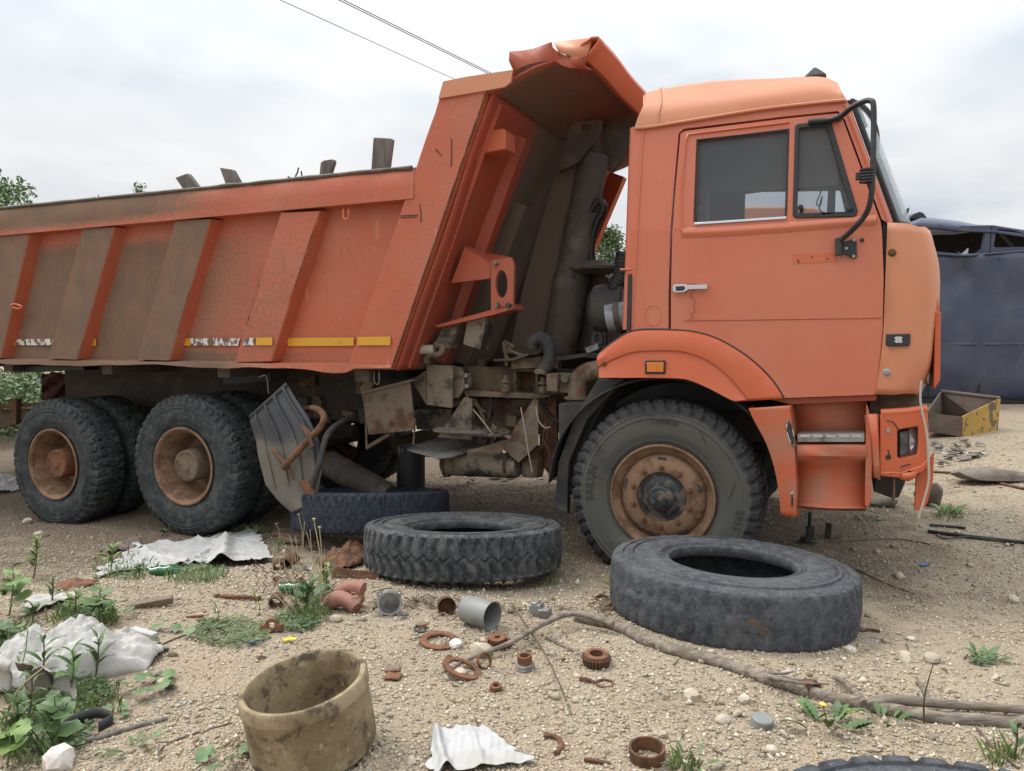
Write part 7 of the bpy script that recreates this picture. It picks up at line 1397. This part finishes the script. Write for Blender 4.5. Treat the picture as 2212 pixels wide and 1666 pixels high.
for px_ in (2118, 2010, 2300):
    vp('panel_joint', [(px_ - 1.2, 556), (px_ + 1.2, 556), (px_ - .4, 860), (px_ - 3, 860)], .012, 'vandark', y=VY - .068, bev=0)
vp('rub_strip', [(1930, 742), (2420, 738), (2420, 744), (1930, 748)], .03, 'vanblue', y=VY - .085)
for px_ in (2026, 2074, 2160, 2205):
    q = W(px_, 560, VY - .075) - vo; g = MB(); g.lathe([(.0005, -.012), (.012, -.008), (.016, .0)], 8, o=q); g.build('rivet', M['vanblue'], ve)
vp('pillar_seam', [(2141, 489), (2143, 489), (2140, 548), (2138, 548)], .01, 'vandark', y=VY - .005, bev=0)
vp('paper_in_window', [(2068, 543), (2078, 549), (2092, 536), (2091, 548), (2080, 552)], .02, 'white', y=VY - .06, bev=0)
vp('torn_trim', [(1946, 472), (1954, 462), (1962, 449), (1966, 448), (1963, 460), (1956, 474)], .05, 'black', y=VY + .3); vp('bent_hood', [(1958, 474), (1975, 462), (1988, 457), (1996, 461), (2004, 472)], .6, 'black', y=VY + .4)
for px in (1965, 2330): 
    g = MB(); g.lathe([(.0005, -.1), (.2, -.1), (.32, -.08), (.33, .08), (.0005, .1)], 24, o=W(px, 862, VY + .4) - vo + Vector((0, 0, .1))); g.build('wheel', M['tyre'], ve)
# yellow trough
A_, B_, C_, D_ = W(2000, 932, 8.6), W(2078, 944, 8.45), W(2153, 938, 8.75), W(2036, 915, 9.3); At, Bt, Ct, Dt = W(2000, 893, 8.62), W(2078, 900, 8.45), W(2160, 861, 8.85), W(2033, 846, 9.2); te = empty('steel_trough', B_, label='open brown steel trough with a chipped yellow end by the van', cat='trough')
for nm, qd, m_ in (('front_wall', (A_, B_, Bt, At), 'troughbrown'), ('yellow_end', (B_, C_, Ct, Bt), 'yellowpaint'), ('back_wall', (C_, D_, Dt, Ct), 'troughbrown'), ('left_end', (D_, A_, At, Dt), 'troughbrown'), ('bottom', tuple(p + Vector((0, 0, .02)) for p in (A_, B_, C_, D_)), 'troughbrown')):
    g = MB(); g.add([p - B_ for p in qd], [(0, 1, 2, 3)]); g.build(nm, M[m_], te, solid=.018, smooth=0)
g = MB(); g.tube([Dt - B_, Ct - B_], .025, 8); g.build('rim_pipe', M['troughbrown'], te)
# second orange cab behind
cabe = empty('parked_cab', fromT((.6, 5.6, -.1)), (0, 0, -TH), 'second faded orange truck cab parked behind, seen through the windows', 'truck cab'); co_ = Vector((.6, 5.6, -.1))
prof = [(1325, 800), (1322, 700), (1327, 602), (1352, 540), (1385, 476), (1420, 456), (1560, 447), (1700, 446), (1760, 449), (1795, 462), (1812, 520), (1818, 800)]
g = MB(); g.prism([T(a, b, 5.3) - co_ for a, b in prof], (0, 2.3, 0)); g.build('shell', M['paint_fade_lit'], cabe, bevel=.05)
g = MB(); g.prism([T(a, b, 5.27) - co_ for a, b in ((1352, 590), (1372, 545), (1400, 500), (1560, 490), (1560, 590))], (0, .04, 0)); g.build('side_window', M['glassdark'], cabe, bevel=.01)
p0, p1 = T(1329, 600, 5.3) - co_, T(1353, 541, 5.3) - co_
g = MB(); g.add([p0 + Vector((-.02, .08, 0)), p1 + Vector((-.02, .08, 0)), p1 + Vector((-.02, 2.2, 0)), p0 + Vector((-.02, 2.2, 0))], [(0, 1, 2, 3)]); g.build('windscreen', M['glassdark'], cabe, solid=.01)
for px in (1360, 1760):
    q = T(px, 830, 5.6) - co_; g = MB(); g.lathe([(.0005, -.05), (.28, -.05), (.3, .0), (.52, .0), (.54, .05), (.54, .25), (.0005, .25)], 32, o=q); g.build('wheel', M['tyre'], cabe)
g = MB(); g.box(T(1570, 800, 6.4) - co_, (2.6, .9, .25)); g.build('chassis_frame', M['frame'], cabe)
# trees
def tree(px, base_y, Yd, top, rx, lab, seed, nl=4200, ls=.14, cr0=.25, name='tree', group=None, conic=0):
    b = W(px, base_y, Yd); b.z = H(b.x, b.y) if Yd < 40 else -.2; topz = CAM.z + (725 - top) * Yd / F_; h = topz - b.z; e_ = empty(name, b, label=lab, cat='tree' if name != 'bush' else 'bush', group=group); r = np.random.default_rng(seed)
    g = MB(); g.tube([Vector((0, 0, 0)), Vector((.05 * h * .3, 0, h * .45)), Vector((.02, .05, h * .93))], [.03 * h, .02 * h, .004 * h], 8)
    for k in range(9): a = k * 2.4; z0 = h * (.25 + .06 * k); l_ = rx * (.9 - .06 * k); g.tube([Vector((.01, 0, z0)), Vector((l_ * .5 * math.cos(a), l_ * .5 * math.sin(a), z0 + l_ * .35)), Vector((l_ * .9 * math.cos(a), l_ * .9 * math.sin(a), z0 + l_ * .6))], [.009 * h, .006 * h, .002 * h], 5)
    g.build('trunk', M['bark'], e_); vs, fs = [], []
    ncl = 60; cl = []
    for _ in range(ncl):
        t_ = r.uniform(cr0, 1.0); w_ = rx * (math.sin(math.pi * min(1, (t_ - cr0) / (1 - cr0) * .85 + .12)) if not conic else (1.05 - t_)) ; a = r.uniform(0, 6.28); d = w_ * math.sqrt(r.uniform(.1, 1)); cl.append((d * math.cos(a), d * math.sin(a), h * t_ * .96, r.uniform(.10, .22) * rx + .1))
    for _ in range(nl):
        c = cl[r.integers(ncl)]; p = r.normal(0, 1, 3); p = p / np.linalg.norm(p) * c[3] * r.random() ** .5 * 1.5; p = np.array(c[:3]) + p; u_ = r.normal(0, 1, 3); u_ /= np.linalg.norm(u_); v_ = np.cross(u_, r.normal(0, 1, 3)); v_ /= np.linalg.norm(v_); s_ = ls * r.uniform(.5, 1.2); k = len(vs)
        vs += [tuple(p - u_ * s_ * .5), tuple(p + v_ * s_ * .28), tuple(p + u_ * s_ * .5), tuple(p - v_ * s_ * .28)]; fs.append((k, k + 1, k + 2, k + 3))
    g = MB(); g.v, g.f, g.mi = vs, fs, [0] * len(fs); g.build('crown', M['crown'], e_, smooth=0, recalc=False); return e_
tree(-30, 760, 26, 338, 2.3, 'leafy green tree rising above the rail at the left edge', 1, nl=16000, ls=.17)
tree(1312, 760, 22, 492, .85, 'slender leafy tree seen between the tipper body and the cab', 2, nl=9000, ls=.12)
tree(312, 760, 42, 392, .7, 'thin treetop poking above the body rail', 3, nl=1200, ls=.22, conic=1, name='spruce')
tree(222, 760, 46, 414, .5, 'tiny far treetop left of the thin treetop', 4, nl=500, ls=.2, conic=1, name='spruce')
for i, (px, Yd, top, lab) in enumerate(((10, 12, 822, 'leafy green bush behind the tail of the truck at left'), (70, 14, 815, 'bush glimpsed between the rear wheel and the body'), (110, 16, 805, 'bush partly hidden by the rearmost wheel'), (-60, 11, 800, 'bush at the left edge behind the tail frame'), (40, 20, 790, 'farther pale bush behind the tail of the truck'))):
    tree(px, 850, Yd, top, .8, lab, 20 + i, nl=2200, ls=.09, cr0=.05, name='bush', group='bushes behind the truck')
for i, (px, Yd, top) in enumerate(((600, 60, 640), (760, 70, 650), (950, 64, 655), (1450, 75, 660), (2500, 60, 560), (-500, 40, 420), (-900, 50, 400), (2900, 55, 600))):
    tree(px, 760, Yd, top, 2.2, 'distant tree standing behind the yard', 40 + i, nl=1500, ls=.4, group='distant trees behind the yard')
# overhead wires
for i, (a_, b_, lab) in enumerate((((605, 0), (968, 165), 'lowest overhead wire running down behind the tipper body'), ((732, 0), (1050, 157), 'middle of the three overhead wires'), ((742, 0), (1056, 156), 'upper of the three overhead wires'))):
    A2 = Vector(a_) ; B2 = Vector(b_); d = B2 - A2; p0 = A2 - d * 1.2; p1 = B2 + d * 1.1; y0, y1 = 14.0, 34.0
    pts = []
    iv = lambda t_: 1 / lerp(1 / y0, 1 / y1, t_)
    for k in range(25):
        t_ = k / 24; q = p0.lerp(p1, t_); w_ = W(q.x, q.y, iv(t_)); pts.append(w_)
    g = MB(); g.tube(pts, .012 if i else .009, 5); tag(g.build('overhead_wire', M['wire']), lab, 'wire', 'overhead wires')
SC.cycles.max_bounces = 7; SC.cycles.diffuse_bounces = 3; SC.cycles.glossy_bounces = 3; SC.cycles.transmission_bounces = 5; SC.cycles.transparent_max_bounces = 6
